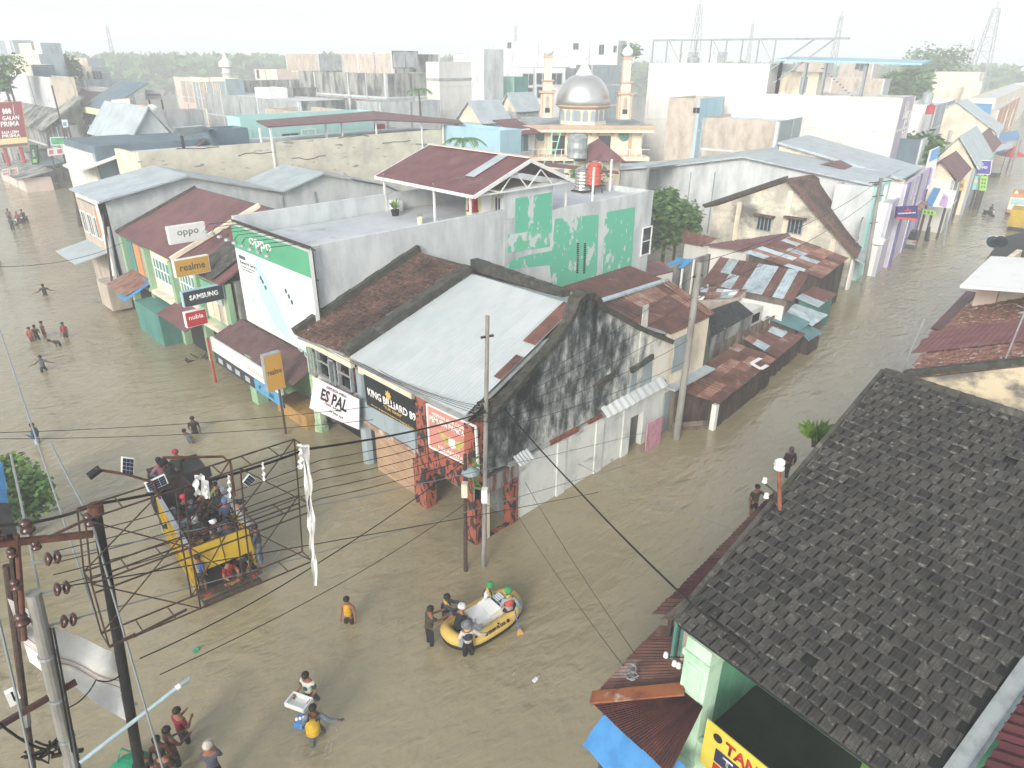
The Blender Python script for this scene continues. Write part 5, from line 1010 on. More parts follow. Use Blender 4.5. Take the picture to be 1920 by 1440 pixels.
    # minarets
    for cx, tw_ in ((1026.5, 'left'), (1172, 'right')):
        u = X_(cx); du = 8 if cx > 1100 else 0
        def ring(py0, py1, half, m, name, vv=1.6): h_ = (X_(cx + half) - X_(cx - half)) / 2; return G().ext([F(u - h_, vv - h_, Z_(cx, py0)), F(u + h_, vv - h_, Z_(cx, py0)), F(u + h_, vv + h_, Z_(cx, py0)), F(u - h_, vv + h_, Z_(cx, py0))], (0, 0, Z_(cx, py1) - Z_(cx, py0))).build(name, m, t)
        dy = 3 if cx > 1100 else 0
        ring(222 + dy, 175 + dy, 12, pc, 'minaret_base'); ring(175 + dy, 171 + dy, 15.5, br, 'minaret_ledge'); ring(171 + dy, 153 + dy, 8.5, pc, 'minaret_shaft'); ring(153 + dy, 150 + dy, 11.5, br, 'minaret_ledge'); ring(150 + dy, 109 + dy, 6.8, pc, 'minaret_shaft'); ring(109 + dy, 104 + dy, 8, br, 'minaret_ledge')
        hw = (X_(cx + 12) - X_(cx - 12)) / 2
        for s_ in (-1, 1): G().ext([F(u + s_ * hw * .92, 1.6 - hw - .06, Z_(cx, 222 + dy)), F(u + s_ * hw * .7, 1.6 - hw - .06, Z_(cx, 222 + dy)), F(u + s_ * hw * .7, 1.6 - hw - .06, Z_(cx, 176 + dy)), F(u + s_ * hw * .92, 1.6 - hw - .06, Z_(cx, 176 + dy))], uy * .05).build('corner_strip', br, t)
        G().ext([F(u - hw * .38, 1.6 - hw - .08, Z_(cx, 212 + dy)), F(u + hw * .38, 1.6 - hw - .08, Z_(cx, 212 + dy)), F(u + hw * .38, 1.6 - hw - .08, Z_(cx, 203 + dy)), F(u - hw * .38, 1.6 - hw - .08, Z_(cx, 203 + dy))], uy * .08).build('window', mt['glass'], t)
        G().ext([F(u - hw * .3, 1.6 - hw - .07, Z_(cx, 202 + dy)), F(u + hw * .3, 1.6 - hw - .07, Z_(cx, 202 + dy)), F(u + hw * .3, 1.6 - hw - .07, Z_(cx, 184 + dy)), F(u, 1.6 - hw - .07, Z_(cx, 178 + dy)), F(u - hw * .3, 1.6 - hw - .07, Z_(cx, 184 + dy))], uy * .07).build('grille', mt['conc_warm'], t)
        rb = (X_(cx + 10) - X_(cx - 10)) / 2; zc = Z_(cx, 104 + dy)
        G().lathe([(rb * .6, 0), (rb * .98, rb * .5), (rb, rb * .8), (rb * .85, rb * 1.25), (rb * .4, rb * 1.6), (rb * .12, rb * 1.9), (rb * .2, rb * 2.1), (.02, rb * 2.6)], F(u, 1.6, zc), 18).build('minaret_dome', mt['wht'], t, smooth=True)
mosque()
p = PD(1083, 262, 62); t = thing('water_tank', 'silver roof tank on a mint green ladder stand before the mosque', 'water tank', (p.x, p.y, 0)); G().lathe([(.85, 0), (.9, .1), (.85, .5), (.9, .9), (.85, 1.3), (.9, 1.7), (.5, 1.95), (.2, 2.0)], (p.x, p.y, p.z - 1.5), 16).build('tank_shell', mt['steel_lt'], t)
for dx in (-.8, -.1, .8):
    G().bar((p.x + dx, p.y - dx * .8, p.z - 1.5), (p.x + dx * 1.7 - .3, p.y - dx * 1.5 + .3, 2), .09).build('stand_leg', mt['mint'], t)
q_ = p + V((-1.6, 1.5, .6)); G().bar(q_, q_ + V((-.9, .9, -5.5)), .09).build('stand_leg', mt['mint'], t); G().bar(q_ + V((.5, -.5, 0)), q_ + V((-.4, .4, -5.5)), .09).build('stand_leg', mt['mint'], t)
for i in range(7): G().bar(q_ + V((-.12 * i, .12 * i, -.75 * i)), q_ + V((.5 - .12 * i, -.5 + .12 * i, -.75 * i)), .06).build('rung', mt['mint'], t)
p = PD(1095, 285, 60); tree('small_tree', 'small leafy tree below the silver tank before the mosque', (p.x, p.y, 0), 8.0, 1.9, mt['leaf'], 700, .5, .12)
t, F, a, b, zt = cbox('hip_roof_hut', 'dark maroon hipped roof in front of the mosque balcony', 'hut', (1125, 302), 62, 1100, 1160, 'cream', par=.2); G().lathe([(3.1, 0), (.1, 1.6)], F(a / 2, b / 2, zt), 4, Matrix.Rotation(R_(0), 3, 'Z')).build('roof', mt['maroon'], t)
# ================================================================== right of the mosque
AN = 8
t, F, a, b, zt = cbox('tall_white_building', 'tall white windowless building with steel frame on its roof', 'building', (1692, 184), 84, 1212, 1716, 'white', mside='lilac', ang=AN, par=.6, wins=(('R', 1700, 205, 2.2, 2.0, 'cream', 'lilac'), ('R', 1699, 228, 2.0, 2.2, 'glass', 'wht'), ('R', 1694, 250, 2.0, 2.0, 'cream', 'lilac')))
bL = (V((PL(1440, 150, (F(0, 0, 0).x, F(0, 0, 0).y), AN + 90)).to_tuple()) - F(0, 0, 0)).dot(F(0, 1, 0) - F(0, 0, 0))
zU = PL(1330, 119, (F(0, 0, 0).x, F(0, 0, 0).y), AN + 90).z
G().ext([F(-.02, bL, zt + .01), F(a * 1.2, bL, zt + .01), F(a * 1.2, b, zt + .01), F(-.02, b, zt + .01)], (0, 0, zU - zt)).build('upper_block', mt['white'], t)
for i in range(9):
    v = bL + (b - bL) * i / 8.0
    G().bar(F(.6, v, zU), F(.6, v, zU + 2.4), .12).build('frame_post', mt['steel_lt'], t)
    if i % 3 == 0: G().bar(F(.6, v, zU), F(.6, min(b, v + (b - bL) / 9), zU + 2.4), .07).build('frame_brace', mt['steel_lt'], t)
G().bar(F(.6, b, zU + 2.45), F(.6, bL - 7.5, zU + 2.45), .18, .2).build('frame_beam', mt['grey'], t)
G().bar(F(.6, bL - 6, zU + 2.4), F(.6, bL - .4, zU - 2), .15).build('frame_brace', mt['grey'], t); G().bar(F(.6, bL - 4, zU + 2.4), F(.6, bL, zU - .5), .15).build('frame_brace', mt['grey'], t)
G().ext([F(.2, bL - .3, zt + 3.3), F(.2, -1.0, zt + 3.0), F(5, -1.0, zt + 3.3), F(5, bL - .3, zt + 3.6)], (0, 0, .18)).build('blue_canopy', mt['skyblue'], t)
for v in (4, 8, 10, 15.5, 18): G().bx(tuple(F(.5, min(v, bL - 1), zt - .3)), tuple(F(.75, min(v, bL - 1), zt + 3.1) + V((.2, .2, 0)))).build('canopy_post', mt['grey'], t)
G().ext([F(3, bL - 4.5, zt - .3), F(3, bL - .4, zt - .3), F(3, bL - .4, zt + 2.2), F(3, bL - 4.5, zt + 2.2)], (2, 0, 0)).build('roof_room', mt['cream'], t)
window(t, F(2.97, bL - 2.6, zt), -(F(0, 1, 0) - F(0, 0, 0)), ZUP, .9, 1.8, n=NX, fm='wht', gm='greyblue')
for i in range(11): G().bar(F(1.5, bL - 5 - i * .35, zt + 2.6 - i * .26), F(2.3, bL - 5 - i * .35, zt + 2.6 - i * .26), .1).build('stair_tread', mt['grey'], t)
cbox('roof_tank_block', 'grey concrete block left of the tank on the white building roof', 'building', (1290, 97), 120, 1270, 1293, 'conc_lt', par=.2, zb=8); cbox('roof_tank_block', 'grey concrete block right of the tank on the white building roof', 'building', (1346, 97), 120, 1322, 1350, 'conc_lt', par=.2, zb=8)
ftank(1301, 105, 118, .9, 2, 'steel_lt', 'silver tank on the white building between two grey blocks')
cbox('beige_tower', 'bare beige concrete tower with one small dark window before the white building', 'building', (1312, 185), 80, 1254, 1358, 'conc_warm', mside='skyblue', ang=AN, wins=(('L', 1306, 207, .8, .6, 'dark'),), band=())
cbox('beige_block', 'wide bare beige concrete wall with grey blue return before the white building', 'building', (1462, 228), 78.5, 1316, 1512, 'conc_warm', mside='greyblue', ang=AN, par=.3)
# pale gable hall, cyan edge, and blue roofed hall behind the stained gable house
def xhall(label, name, XP, prof, mw, mr, depth, y0=None, over=.5, thick=.15):
    P = [PX(px, py, XP) for px, py in prof]; t = thing(name, label, 'hall', (XP + depth / 2, (P[0].y + P[-1].y) / 2, 0))
    G().ext([V((XP, P[-1].y, -1)), V((XP, P[0].y, -1))] + [p + V((0, 0, -.15)) for p in P], (.3, 0, 0)).build('gable_wall', mt[mw], t)
    for a, b in zip(P[:-1], P[1:]):
        o_ = V((-over, 0, .05)); s_ = V((depth, depth * .14, 0)); G().slab([a + o_, b + o_, b + s_, a + s_], thick).build('roof', mt[mr], t)
    return t, P
t, P = xhall('pale grey gable hall with light blue sheet roof behind the stained gable house', 'pale_gable_hall', 59, ((1165, 322), (1398, 293), (1640, 345)), 'conc_lt', 'zinc', 11)
for px in (1295, 1340): p = PX(px, 335, 59); G().tube([V((58.93, p.y, p.z - 5)), V((58.93, p.y, p.z + .6))], .05, 5).build('down_pipe', mt['grey'], t)
xhall('low flat roofed grey hall edge with crumpled roof sheet under the mosque', 'crumpled_roof_hall', 52, ((1070, 322), (1130, 318), (1215, 312)), 'conc', 'zinc', 6)
t, P = xhall('beige hall with large plain blue sheet roof sloping to the street', 'blue_roof_hall', 66, ((1463, 266), (1697, 335)), 'cream', 'zinc', 9, thick=.2)
t, P = xhall('small maroon gable roof wedged between the blue roofs', 'maroon_wedge_roof', 63, ((1518, 312), (1562, 306), (1615, 332)), 'cream', 'maroon', 4)
p = P
# ================================================================== far right street
AN = 8.5
def shopbox(name, label, c, D, lpx, rpx, mw, ms, **k): return cbox(name, label, 'shop', c, D, lpx, rpx, mw, mside=ms, ang=AN, **k)
t, F, a, b, zt = shopbox('lilac_shop', 'lilac shop front with purple columns under the plain blue sheet roof', (1700, 345), 66, 1680, 1738, 'white', 'lilac', wins=(('R', 1716, 352, 2.4, 1.8, 'glass', 'lilac'),))
for u in (.05, .5, .92): G().ext([F(a * u, -.15, -1), F(a * u + .8, -.15, -1), F(a * u + .8, -.15, zt), F(a * u, -.15, zt)], (0, .14, 0)).build('purple_column', mt['purple'], t)
G().ext([F(a * .55, -.5, 3.6), F(a, -.5, 3.6), F(a, 0, 3.8), F(a * .55, 0, 3.8)], (0, 0, .1)).build('canopy', mt['rustp'], t)
shopbox('turquoise_column_shop', 'narrow turquoise fronted shop behind the leaning street pole', (1645, 352), 60.5, 1640, 1668, 'conc_lt', 'turq', wins=(('R', 1656, 372, 1.2, 2.2, 'wht', 'wht'),))
shopbox('white_step_shop', 'white flat roofed shop with white column beside the parked car', (1672, 382), 62.5, 1658, 1708, 'wht', 'lilac', par=.2)
shopbox('slate_yard_wall', 'slate grey block between the white building and the grey gable shops', (1732, 262), 88, 1672, 1742, 'slate', 'conc_lt')
def gshop(label, c, D, lpx, rpx, mw, ms, mr, rise, depth=None):
    t, F, a, b, zt = shopbox('gable_shop', label, c, D, lpx, rpx, mw, ms, par=.2); gable(t, F, a, b, zt, rise, mr, 'u', .5); return t, F, a, b, zt
gshop('shop with weathered grey sheet roof behind the tall white signboard', (1828, 316), 96, 1742, 1846, 'cream', 'greyblue', 'zinc', 3.4)
gshop('small shop with maroon and white roof just behind the tall white signboard', (1790, 338), 84, 1748, 1806, 'white', 'conc', 'maroon_x', 1.8)
gshop('shop with pale roof and green front next to the grey gabled shop', (1850, 290), 112, 1800, 1864, 'wht', 'mint', 'maroon_x', 2.2)
t, F, a, b, zt = shopbox('cream_gable_hall', 'cream hall with maroon roof and blue ridge sheet on the right street', (1866, 248), 128, 1700, 1875, 'cream', 'wht'); gable(t, F, a, b, zt, 4.0, 'zinc', 'u')
G().slab([F(-.6, b * .75, zt - 1.2), F(-.6, .0, zt - 2.6), F(a + 4, 0, zt - 2.6), F(a + 4, b * .75, zt - 1.2)], .15).build('maroon_roof', mt['maroon'], t)
shopbox('white_low_building', 'white building with red tank on its flat roof', (1756, 198), 118, 1688, 1790, 'wht', 'greyblue')
ftank(1747, 196, 116, .55, 1.2, 'redp', 'red roof tank on the white building right of the tall white building')
ftank(1742, 172, 132, .8, 1.6, 'steel_lt', 'silver roof tank in front of the large cream building')
shopbox('orange_shophouse', 'orange and ochre striped shophouse facade far along the right street', (1874, 206), 150, 1796, 1906, 'conc_warm', 'orange', wins=(('R', 1884, 225, 3, 4, 'glass', 'cream'), ('R', 1895, 222, 3, 4, 'glass', 'cream'), ('L', 1820, 205, 6, 2, 'bluesheet', 'bluesheet')))
shopbox('large_cream_building', 'large plain cream building below the right treeline', (1838, 136), 190, 1752, 1846, 'cream', 'cream', par=.4)
shopbox('large_cream_building', 'long cream hall running out of the right edge of the photo', (1842, 153), 185, 1838, 2100, 'cream', 'cream', par=.4)
shopbox('cream_annex', 'low cream annex between the two large cream buildings', (1868, 185), 165, 1815, 1925, 'cream', 'cream')
shopbox('cream_annex', 'pale pink cream wall at the left end of the large cream building', (1760, 150), 195, 1714, 1765, 'peach', 'peach')
cbox('beige_apartment', 'beige unfinished block with dark windows left of the right treeline', 'building', (1640, 118), 190, 1575, 1640, 'conc_warm', mside='conc_warm', par=.3, wins=(('L', 1612, 124, 2, 1.6, 'dark'), ('L', 1620, 126, 2, 1.8, 'dark')))
cbox('beige_apartment', 'beige unfinished block with a satellite dish behind the blue canopy', 'building', (1555, 112), 180, 1496, 1560, 'conc_warm', mside='conc', par=.3)
cbox('long_beige_wall', 'long beige wall behind the blue roof canopy', 'building', (1660, 148), 150, 1470, 1662, 'conc_warm', mside='conc', par=.3)
# awnings and market roofs down the right street
def awn(label, pts, z, m, cat='awning', legs=True, name='street_awning'):
    q = [PZ(px, py, zz) for (px, py), zz in zip(pts, z)]; c_ = sum(q, V((0, 0, 0))) / len(q); t = thing(name, label, cat, (c_.x, c_.y, 0)); G().slab(q, .08).build('roof', mt[m], t)
    if legs:
        for p in q[:2]: G().bx((p.x - .05, p.y - .05, -1), (p.x + .05, p.y + .05, p.z - .08)).build('post', mt['steel'], t)
    return t
awn('blue street awning far down the right street', ((1846, 268), (1915, 262), (1908, 244), (1870, 250)), (3.4, 3.4, 4.2, 4.2), 'bluesheet')
awn('blue tarpaulin stall roof near the red parasol', ((1838, 296), (1888, 284), (1872, 268), (1840, 280)), (3.0, 3.0, 3.6, 3.6), 'bluesheet')
awn('grey stall roof left of the red parasol', ((1845, 290), (1900, 276), (1895, 268), (1850, 276)), (3.6, 3.6, 4.0, 4.0), 'zinc')
p = PZ(1889, 318, 0); t = thing('parasol', 'red pagoda parasol standing in the flooded right street', 'parasol', p)
G().lathe([(2.4, 0), (1.4, .45), (.6, .9), (.05, 1.6)], p + V((0, 0, 2.2)), 4).build('canopy', mt['redp'], t); G().tube([p + V((0, 0, -1)), p + V((0, 0, 2.4))], .06, 6).build('pole', mt['steel'], t)
p = PZ(1862, 331, 0); t = thing('floating_box', 'dark floating cart half sunk beside the purple sign', 'cart', p); g = G(); g.box(p + V((0, 0, .3)), (2.4, 1.4, .8)); g.build('body', mt['black'], t); G().box(p + V((0, 0, .74)), (2.6, 1.6, .08)).build('top', mt['grey'], t)
# signs of the right street
def rsign(label, pxs, D, ang, col, word=None, wc='#e4e4e6', bits=(), post=0, frame=None, u=.14, v=.62, ww=.72, hh=.3, base=None):
    t, f, ux, up, w, h, n = poster(label, pxs, D, ang, col, bits, frame, name='street_sign', post=post)
    if word: text(t, word, f(u, v), ux, up, w * ww, h * hh, flat('word', wc), bold=.02)
    if base: G().tube([V((base.x, base.y, -1)), V((base.x, base.y, f(.5, 1).z))], .08, 7).build('post', mt['redp'], t)
    return t, f, ux, up, w, h, n
t, f, ux, up, w, h, n = rsign('purple paint shop sign with white letters on a red post', ((1683, 388), (1721, 386), (1720, 414), (1680, 410)), 62.5, -30, '#3d2f6b', 'asianpaints', u=.06, v=.66, ww=.88, hh=.2, bits=(([(0, 1), (1, 1), (1, .84), (0, .84)], '#c0563c'), ([(.44, .3), (.5, .02), (.56, .3), (.7, .2), (.58, .38), (.5, .3), (.42, .38), (.3, .2)], '#c24a52')), base=PZ(1694, 462, 0))
rsign('tall white advertising pylon with blue top beside the plain blue roof', ((1747, 282), (1763, 275), (1746, 352), (1728, 357)), 78, -20, '#c9cbd2', None, bits=(([(0, .28), (1, .28), (1, 0), (0, 0)], '#5f8fbd'), ([(.3, .9), (.7, .9), (.7, .5), (.3, .5)], '#9a90ae')), post=1)
rsign('large white and blue phone hoarding with violet phone print over the right street', ((1752, 352), (1793, 358), (1783, 391), (1733, 385)), 80, -48, '#cfd0d4', 'vivo', '#dfe4ea', u=.03, v=.45, ww=.16, hh=.16, bits=(([(0, 1), (.3, 1), (.3, 0), (0, 0)], '#3f76ab'), ([(.5, .9), (.82, 1), (.78, .45), (.66, .3), (.5, .25)], '#a58cb0'), ([(.56, .5), (.62, .5), (.62, .4), (.56, .4)], '#4a3f57')), post=1)
rsign('lime green strip sign under the phone hoarding', ((1722, 391), (1756, 396), (1755, 405), (1722, 400)), 79, -40, '#86b552', None, bits=tuple(([(.1 + i * .2, .8), (.22 + i * .2, .8), (.22 + i * .2, .25), (.1 + i * .2, .25)], '#3f5a38') for i in range(4)), post=1)
rsign('purple box sign with white letters over the right street', ((1829, 300), (1860, 301), (1856, 327), (1823, 326)), 100, -45, '#4a4494', 'vivo', ww=.66, u=.17, v=.62, hh=.26, post=1, frame='wht')
rsign('pale blue and white poster under the purple box sign', ((1820, 329), (1838, 330), (1835, 356), (1817, 355)), 100, -45, '#8fc0c4', None, bits=(([(.1, .5), (.9, .5), (.9, .3), (.1, .3)], '#c9c99a'),), post=1)
rsign('lime green poster with dark squares under the purple box sign', ((1839, 330), (1853, 331), (1849, 358), (1836, 357)), 100, -45, '#8fbf56', None, bits=tuple(([(.2 + (i % 2) * .35, .3 + (i // 2) * .25), (.4 + (i % 2) * .35, .3 + (i // 2) * .25), (.4 + (i % 2) * .35, .16 + (i // 2) * .25), (.2 + (i % 2) * .35, .16 + (i // 2) * .25)], '#35503a') for i in range(6)), post=1)
rsign('yellow sign board before the grey gabled shops', ((1793, 341), (1809, 338), (1807, 358), (1791, 356)), 92, -40, '#c2a45a', None, bits=(([(.15, .7), (.85, .7), (.85, .3), (.15, .3)], '#8a6a3a'),), post=1)
rsign('white banner hanging from a pole above the yellow sign', ((1800, 328), (1813, 328), (1806, 335), (1801, 336)), 90, -45, '#c9cbc9')
# ---- car, motorbike, truck in the right street
def car():
    p = PZ(1694, 456, 0); t = thing('parked_car', 'dark sedan parked in the flood by the red sign post', 'car', (p.x, p.y - .25, .12), R_(14))
    def bl(name, m, pts, y0, y1, sub=None): return G().ext([(x, y0, z) for x, z in pts], (0, y1 - y0, 0)).build(name, m, sub or t, local=True)
    pm = M('car_paint', '#23282b', rough=.25, spec=.6); pts = [(-2.2, -.3), (2.2, -.3), (2.25, .35), (2.1, .62), (1.25, .75), (-1.45, .78), (-2.15, .72), (-2.25, .3)]
    bl('body', pm, pts, -.85, .85); cab = [(1.25, .75), (.55, 1.2), (-.75, 1.22), (-1.5, .78)]; bl('cabin', pm, cab, -.72, .72)
    for y in (-.735, .725): bl('side_window', mt['glass'], [(1.0, .79), (.5, 1.12), (-.7, 1.14), (-1.2, .82)], y, y + .01)
    G().poly([(-.78, -.62, 1.2), (-.78, .62, 1.2), (-1.46, .68, .81), (-1.46, -.68, .81)]).build('rear_window', mt['glass'], t, local=True); G().poly([(.6, -.62, 1.2), (.6, .62, 1.2), (1.22, .68, .79), (1.22, -.68, .79)]).build('windscreen', mt['glass'], t, local=True)
    for y in (-.7, .7): G().box((-2.24, y, .55), (.06, .3, .16)).build('tail_lamp', mt['redp'], t, local=True); G().box((2.2, y, .5), (.08, .3, .16)).build('headlamp', mt['wht'], t, local=True)
    for x in (-1.35, 1.35):
        for y in (-.86, .86):
            w = G().lathe([(.3, -.08), (.31, .08)], (x, y, -.12), 14, Matrix.Rotation(math.pi / 2, 3, 'X')).build('wheel', mt['black'], t, local=True); G().lathe([(.18, -.1), (.18, .1)], (x, y, -.12), 10, Matrix.Rotation(math.pi / 2, 3, 'X')).build('rim', mt['steel_lt'], w, local=True)
    G().box((-2.26, 0, .1), (.08, 1.6, .2)).build('bumper', pm, t, local=True)
car()
def far_truck():
    p = PZ(1906, 400, 0); t = thing('cargo_truck', 'ochre and orange cargo truck coming up the right street at the photo edge', 'truck', p, R_(8)); B_ = lambda n, c, s, m: G().box(c, s).build(n, m, t, local=True)
    B_('cab', (-.9, 0, 1.2), (1.7, 2.0, 1.7), mt['cream']); B_('windscreen', (-1.77, 0, 1.55), (.05, 1.7, .65), mt['skyblue']); B_('sun_board', (-1.5, 0, 2.25), (.6, 2.0, .35), mt['orange']); B_('bed', (2.0, 0, 1.3), (4, 2.1, 1.8), mt['orange']); B_('bumper', (-1.8, 0, .45), (.15, 2.0, .35), mt['orange'])
    for y in (-.75, .75): B_('headlight', (-1.78, y, .85), (.06, .3, .25), mt['wht'])
    for y in (-.6, .6): G().ext([(-1.6, y - .25, 2.43), (-1.6, y + .25, 2.43), (-1.6, y, 2.85)], (.05, 0, 0)).build('roof_board', mt['cream'], t, local=True)
    for x in (-1, 2.8):
        for y in (-.95, .95): G().lathe([(.45, -.12), (.45, .12)], (x, y, .1), 14, Matrix.Rotation(math.pi / 2, 3, 'X')).build('wheel', mt['black'], t, local=True)
far_truck()
p = PZ(1908, 428, 0); t = thing('yellow_truck_box', 'yellow truck bed cut by the right photo edge', 'truck', p, R_(8)); G().box((0, 0, 1.2), (3, 2.0, 1.8)).build('bed', mt['yel'], t, local=True); G().box((2.2, 0, 1.3), (1.2, 1.9, 1.8)).build('cab', mt['cream'], t, local=True); G().box((-.2, 0, .2), (3.6, 1.7, .3)).build('chassis', mt['black'], t, local=True)
# ================================================================== right street, near side roofs
T = thing('tiled_row_house', 'row house with striped clay tile and maroon sheet roof beside the street', 'house', (32, 4, 0))
def ev(px, py, z=5.0): return PZ(px, py, z)
e = [V((27.9, 6.25, 5.0)), V((30.8, 6.5, 5.0)), V((34.2, 6.75, 5.0)), V((39.6, 7.0, 5.0))]; rg_ = [V((28.0, 1.2, 7.35)), V((30.9, 1.3, 7.35)), V((34.3, 1.4, 7.35)), V((39.8, 1.6, 7.35))]
tilefield(T, (e[0], e[1], rg_[1], rg_[0]), 12, 20, mt['tile_lt'], th=.04, amp=.03); tilefield(T, (e[2], e[3], rg_[3], rg_[2]), 20, 20, mt['tile_lt'], th=.04, amp=.03)
sheets(T, (e[1] + V((0, .3, -.12)), e[2] + V((0, .3, -.12)), rg_[2], rg_[1]), 6, 1, pickw(('maroon', 1)), seg=10, lift=.08, amp=.02)
G().slab([e[0], e[3], rg_[3], rg_[0]], .15).build('roof_deck', mt['tile_lt'], T)
G().ext([V((27.8, 6.0, -1)), V((27.8, -2, -1)), V((27.8, -2, 7.6)), V((27.8, 1.2, 7.3)), V((27.8, 6.0, 5.0))], (.25, 0, 0)).build('gable_wall', M('beige_mouldy', '#cbbfa6', '#b3a892', .6, .45, .65, .9, .2, 8, 1, col3='#6d6d69', s3=.7, lo3=.47, hi3=.62, streak3=.6), T)
G().bar(V((27.85, 6.3, 5.12)), V((27.85, 1.2, 7.5)), .35, .22).build('verge_coping', mt['capm'], T); G().bx((28.1, 5.6, -1), (39.5, 6.0, 4.9)).build('front_wall', mt['cream'], T)
T = thing('white_roof_house', 'peach house with bright white metal roof beside the tiled row house', 'house', (39, 4, 0))
a = PZ(1800, 535, 7.0); b = PZ(1858, 480, 7.0); G().slab([a, b, V((b.x - .5, 1.0, 7.9)), V((a.x - .5, 1.0, 7.9))], .12).build('roof', mt['wht'], T)
a0 = PZ(1818, 587, 4.8); G().bx((a0.x, a0.y - .9, -1), (a0.x + .6, a0.y, 6.85)).build('corner_pillar', mt['peach'], T); G().bx((a0.x + .15, -2, -1), (a0.x + .4, a0.y - .92, 6.9)).build('side_wall', mt['cream'], T); G().bx((a0.x + .62, a0.y - .3, -1), (a0.x + 7, a0.y - .05, 6.8)).build('front_wall', mt['cream'], T)
G().slab([PZ(1745, 615, 4.2), PZ(1812, 545, 4.2), PZ(1832, 548, 4.9), PZ(1772, 621, 4.9)], .08).build('maroon_awning', mt['maroon_x'], T)
q = PZ(1747, 618, 4.1); G().bx((q.x + .2, q.y - .9, 3.3), (q.x + .4, q.y - .05, 4.0)).build('awning_beam', mt['black'], T); G().bx((q.x + .5, q.y - .9, -1), (q.x + .62, q.y - .75, 3.9)).build('post', mt['black'], T)
T = thing('black_roof_house', 'white walled house with dark roof behind the white metal roof', 'house', (50, 6, 0))
q = [PZ(1866, 478, 6.0), PZ(1832, 476, 6.0)]; 
G().slab([V((43.5, 7.9, 5.4)), V((56, 9.2, 5.4)), V((56, 4.0, 8.0)), V((43.5, 3.0, 8.0))], .12).build('roof', mt['black'], T); G().bx((43.8, 2, -1), (44.1, 7.2, 6.3)).build('side_wall', mt['wht'], T); G().bx((44.1, 6.9, -1), (55.5, 7.2, 5.2)).build('front_wall', mt['wht'], T)
t, f, ux, up, w, h, n = poster('white optician sign with two dark spectacle lenses above the white roof', ((1855, 444), (1884, 443), (1882, 462), (1856, 463)), 44.0, -60, '#cfcfcd', (), None, name='optician_sign')
for u in (.24, .76): G().lathe([(.32, 0), (.32, .03)], f(u, .5), 16, Matrix((tuple((ux.x, up.x, n.x)), tuple((ux.y, up.y, n.y)), tuple((ux.z, up.z, n.z))))).build('lens', mt['glass'], t)
def antenna(label, px, py, z0, h, rods=True, D=None):
    p = PZ(px, py, z0); t = thing('tv_antenna', label, 'antenna', p); G().tube([p, p + V((.1, -.25, h))], .03, 6).build('mast', mt['steel_lt'], t)
    if rods:
        c_ = p + V((.08, -.2, h * .55)); G().bar(c_ + V((-.2, .2, 0)), c_ + V((1.2, -1.0, .05)), .05).build('boom', mt['steel_lt'], t)
        for i in range(7): m_ = c_ + V((1.2, -1.0, .05)) * (i / 6); G().bar(m_ + V((-.35, -.4, .1)), m_ + V((.35, .4, .1)), .025).build('rod', mt['steel_lt'], t)
antenna('tall leaning television antenna on the beige wall', 1860, 735, 5.2, 5.6); antenna('thin bare antenna mast behind the dark tiled ridge', 1690, 700, 4.5, 2.4, False)
# ================================================================== foreground house with dark tiles
T = thing('foreground_house', 'mint green house with dark weathered tile roof filling the lower right corner', 'house', (10.5, 5, 0))
E0, E1 = PZ(1265, 1165, 5.5), PZ(1640, 1440, 5.5); K0, K1 = PZ(1655, 700, 8.5), PZ(1920, 795, 8.5)
ue = (E1 - E0).normalized(); us = (K0 - E0); SL = us.length; us = us.normalized(); nr = ue.cross(us).normalized(); nr = nr if nr.z > 0 else -nr
def onroof(px, py): d = ray(px, py); return CO + d * ((E0 - CO).dot(nr) / d.dot(nr))
def uvof(p):
    d = p - E0; a = ue.dot(us); A = d.dot(ue); B = d.dot(us); return (A - a * B) / (1 - a * a), (B - a * A) / (1 - a * a)
gu0, gv0 = uvof(onroof(1770, 1440)); gu1, gv1 = uvof(onroof(1920, 1230))
def ulim(v): return gu0 + (gu1 - gu0) * (v - gv0) / (gv1 - gv0)
TW, TL_ = .226, .272; NR = int(SL / TL_); TL_ = SL / NR
tm = bpy.data.meshes.new('roof_tile'); hw, hl = TW * .485, TL_ * .58
prof = [(-hw, .0), (-hw * .86, .012), (-hw * .3, .012), (-hw * .22, .022), (-hw * .1, .012), (hw * .42, .012), (hw * .5, .024), (hw * .6, .012), (hw * .9, .012), (hw, .03)]
vs = []; fs = []
for y, dz in ((-hl, .035), (-hl * .74, .031), (hl, .004)): vs += [(x, y, z + dz) for x, z in prof]
k_ = len(prof); fs += [(r_ * k_ + i, r_ * k_ + i + 1, r_ * k_ + k_ + i + 1, r_ * k_ + k_ + i) for r_ in (0, 1) for i in range(k_ - 1)]; vs += [(x, -hl, -.012) for x, z in prof]; fs += [(3 * k_ + i, 3 * k_ + i + 1, i + 1, i) for i in range(k_ - 1)]
tm.from_pydata(vs, [], fs); tm.materials.append(mt['tile_dk']); tm.materials.append(M('tile_lip', '#4a4a48', '#393a3a', 6, .4, .6, .95, .3, 30, 1, rnd=.15, col3='#7d7b74', s3=7, lo3=.54, hi3=.68))
for i in list(range(k_ - 1)) + list(range(2 * (k_ - 1), 3 * (k_ - 1))): tm.polygons[i].material_index = 1
tm2 = tm.copy(); tm2.name = 'roof_tile'; tm2.materials[0] = M('slate_tile_dark', '#393a39', '#2c2d2d', 4, .4, .64, .95, .5, 30, 1, rnd=.25, col3='#6a6863', s3=7, lo3=.62, hi3=.72)
tm3 = tm.copy(); tm3.name = 'roof_tile'; tm3.materials[0] = M('lichen_tile', '#4d4d4a', '#383937', 4, .4, .64, .9, .5, 30, 1, rnd=.2, col3='#7f7d77', s3=8, lo3=.58, hi3=.72)
tiles = []; rr = random.Random(11)
MT = Matrix.Identity(4)
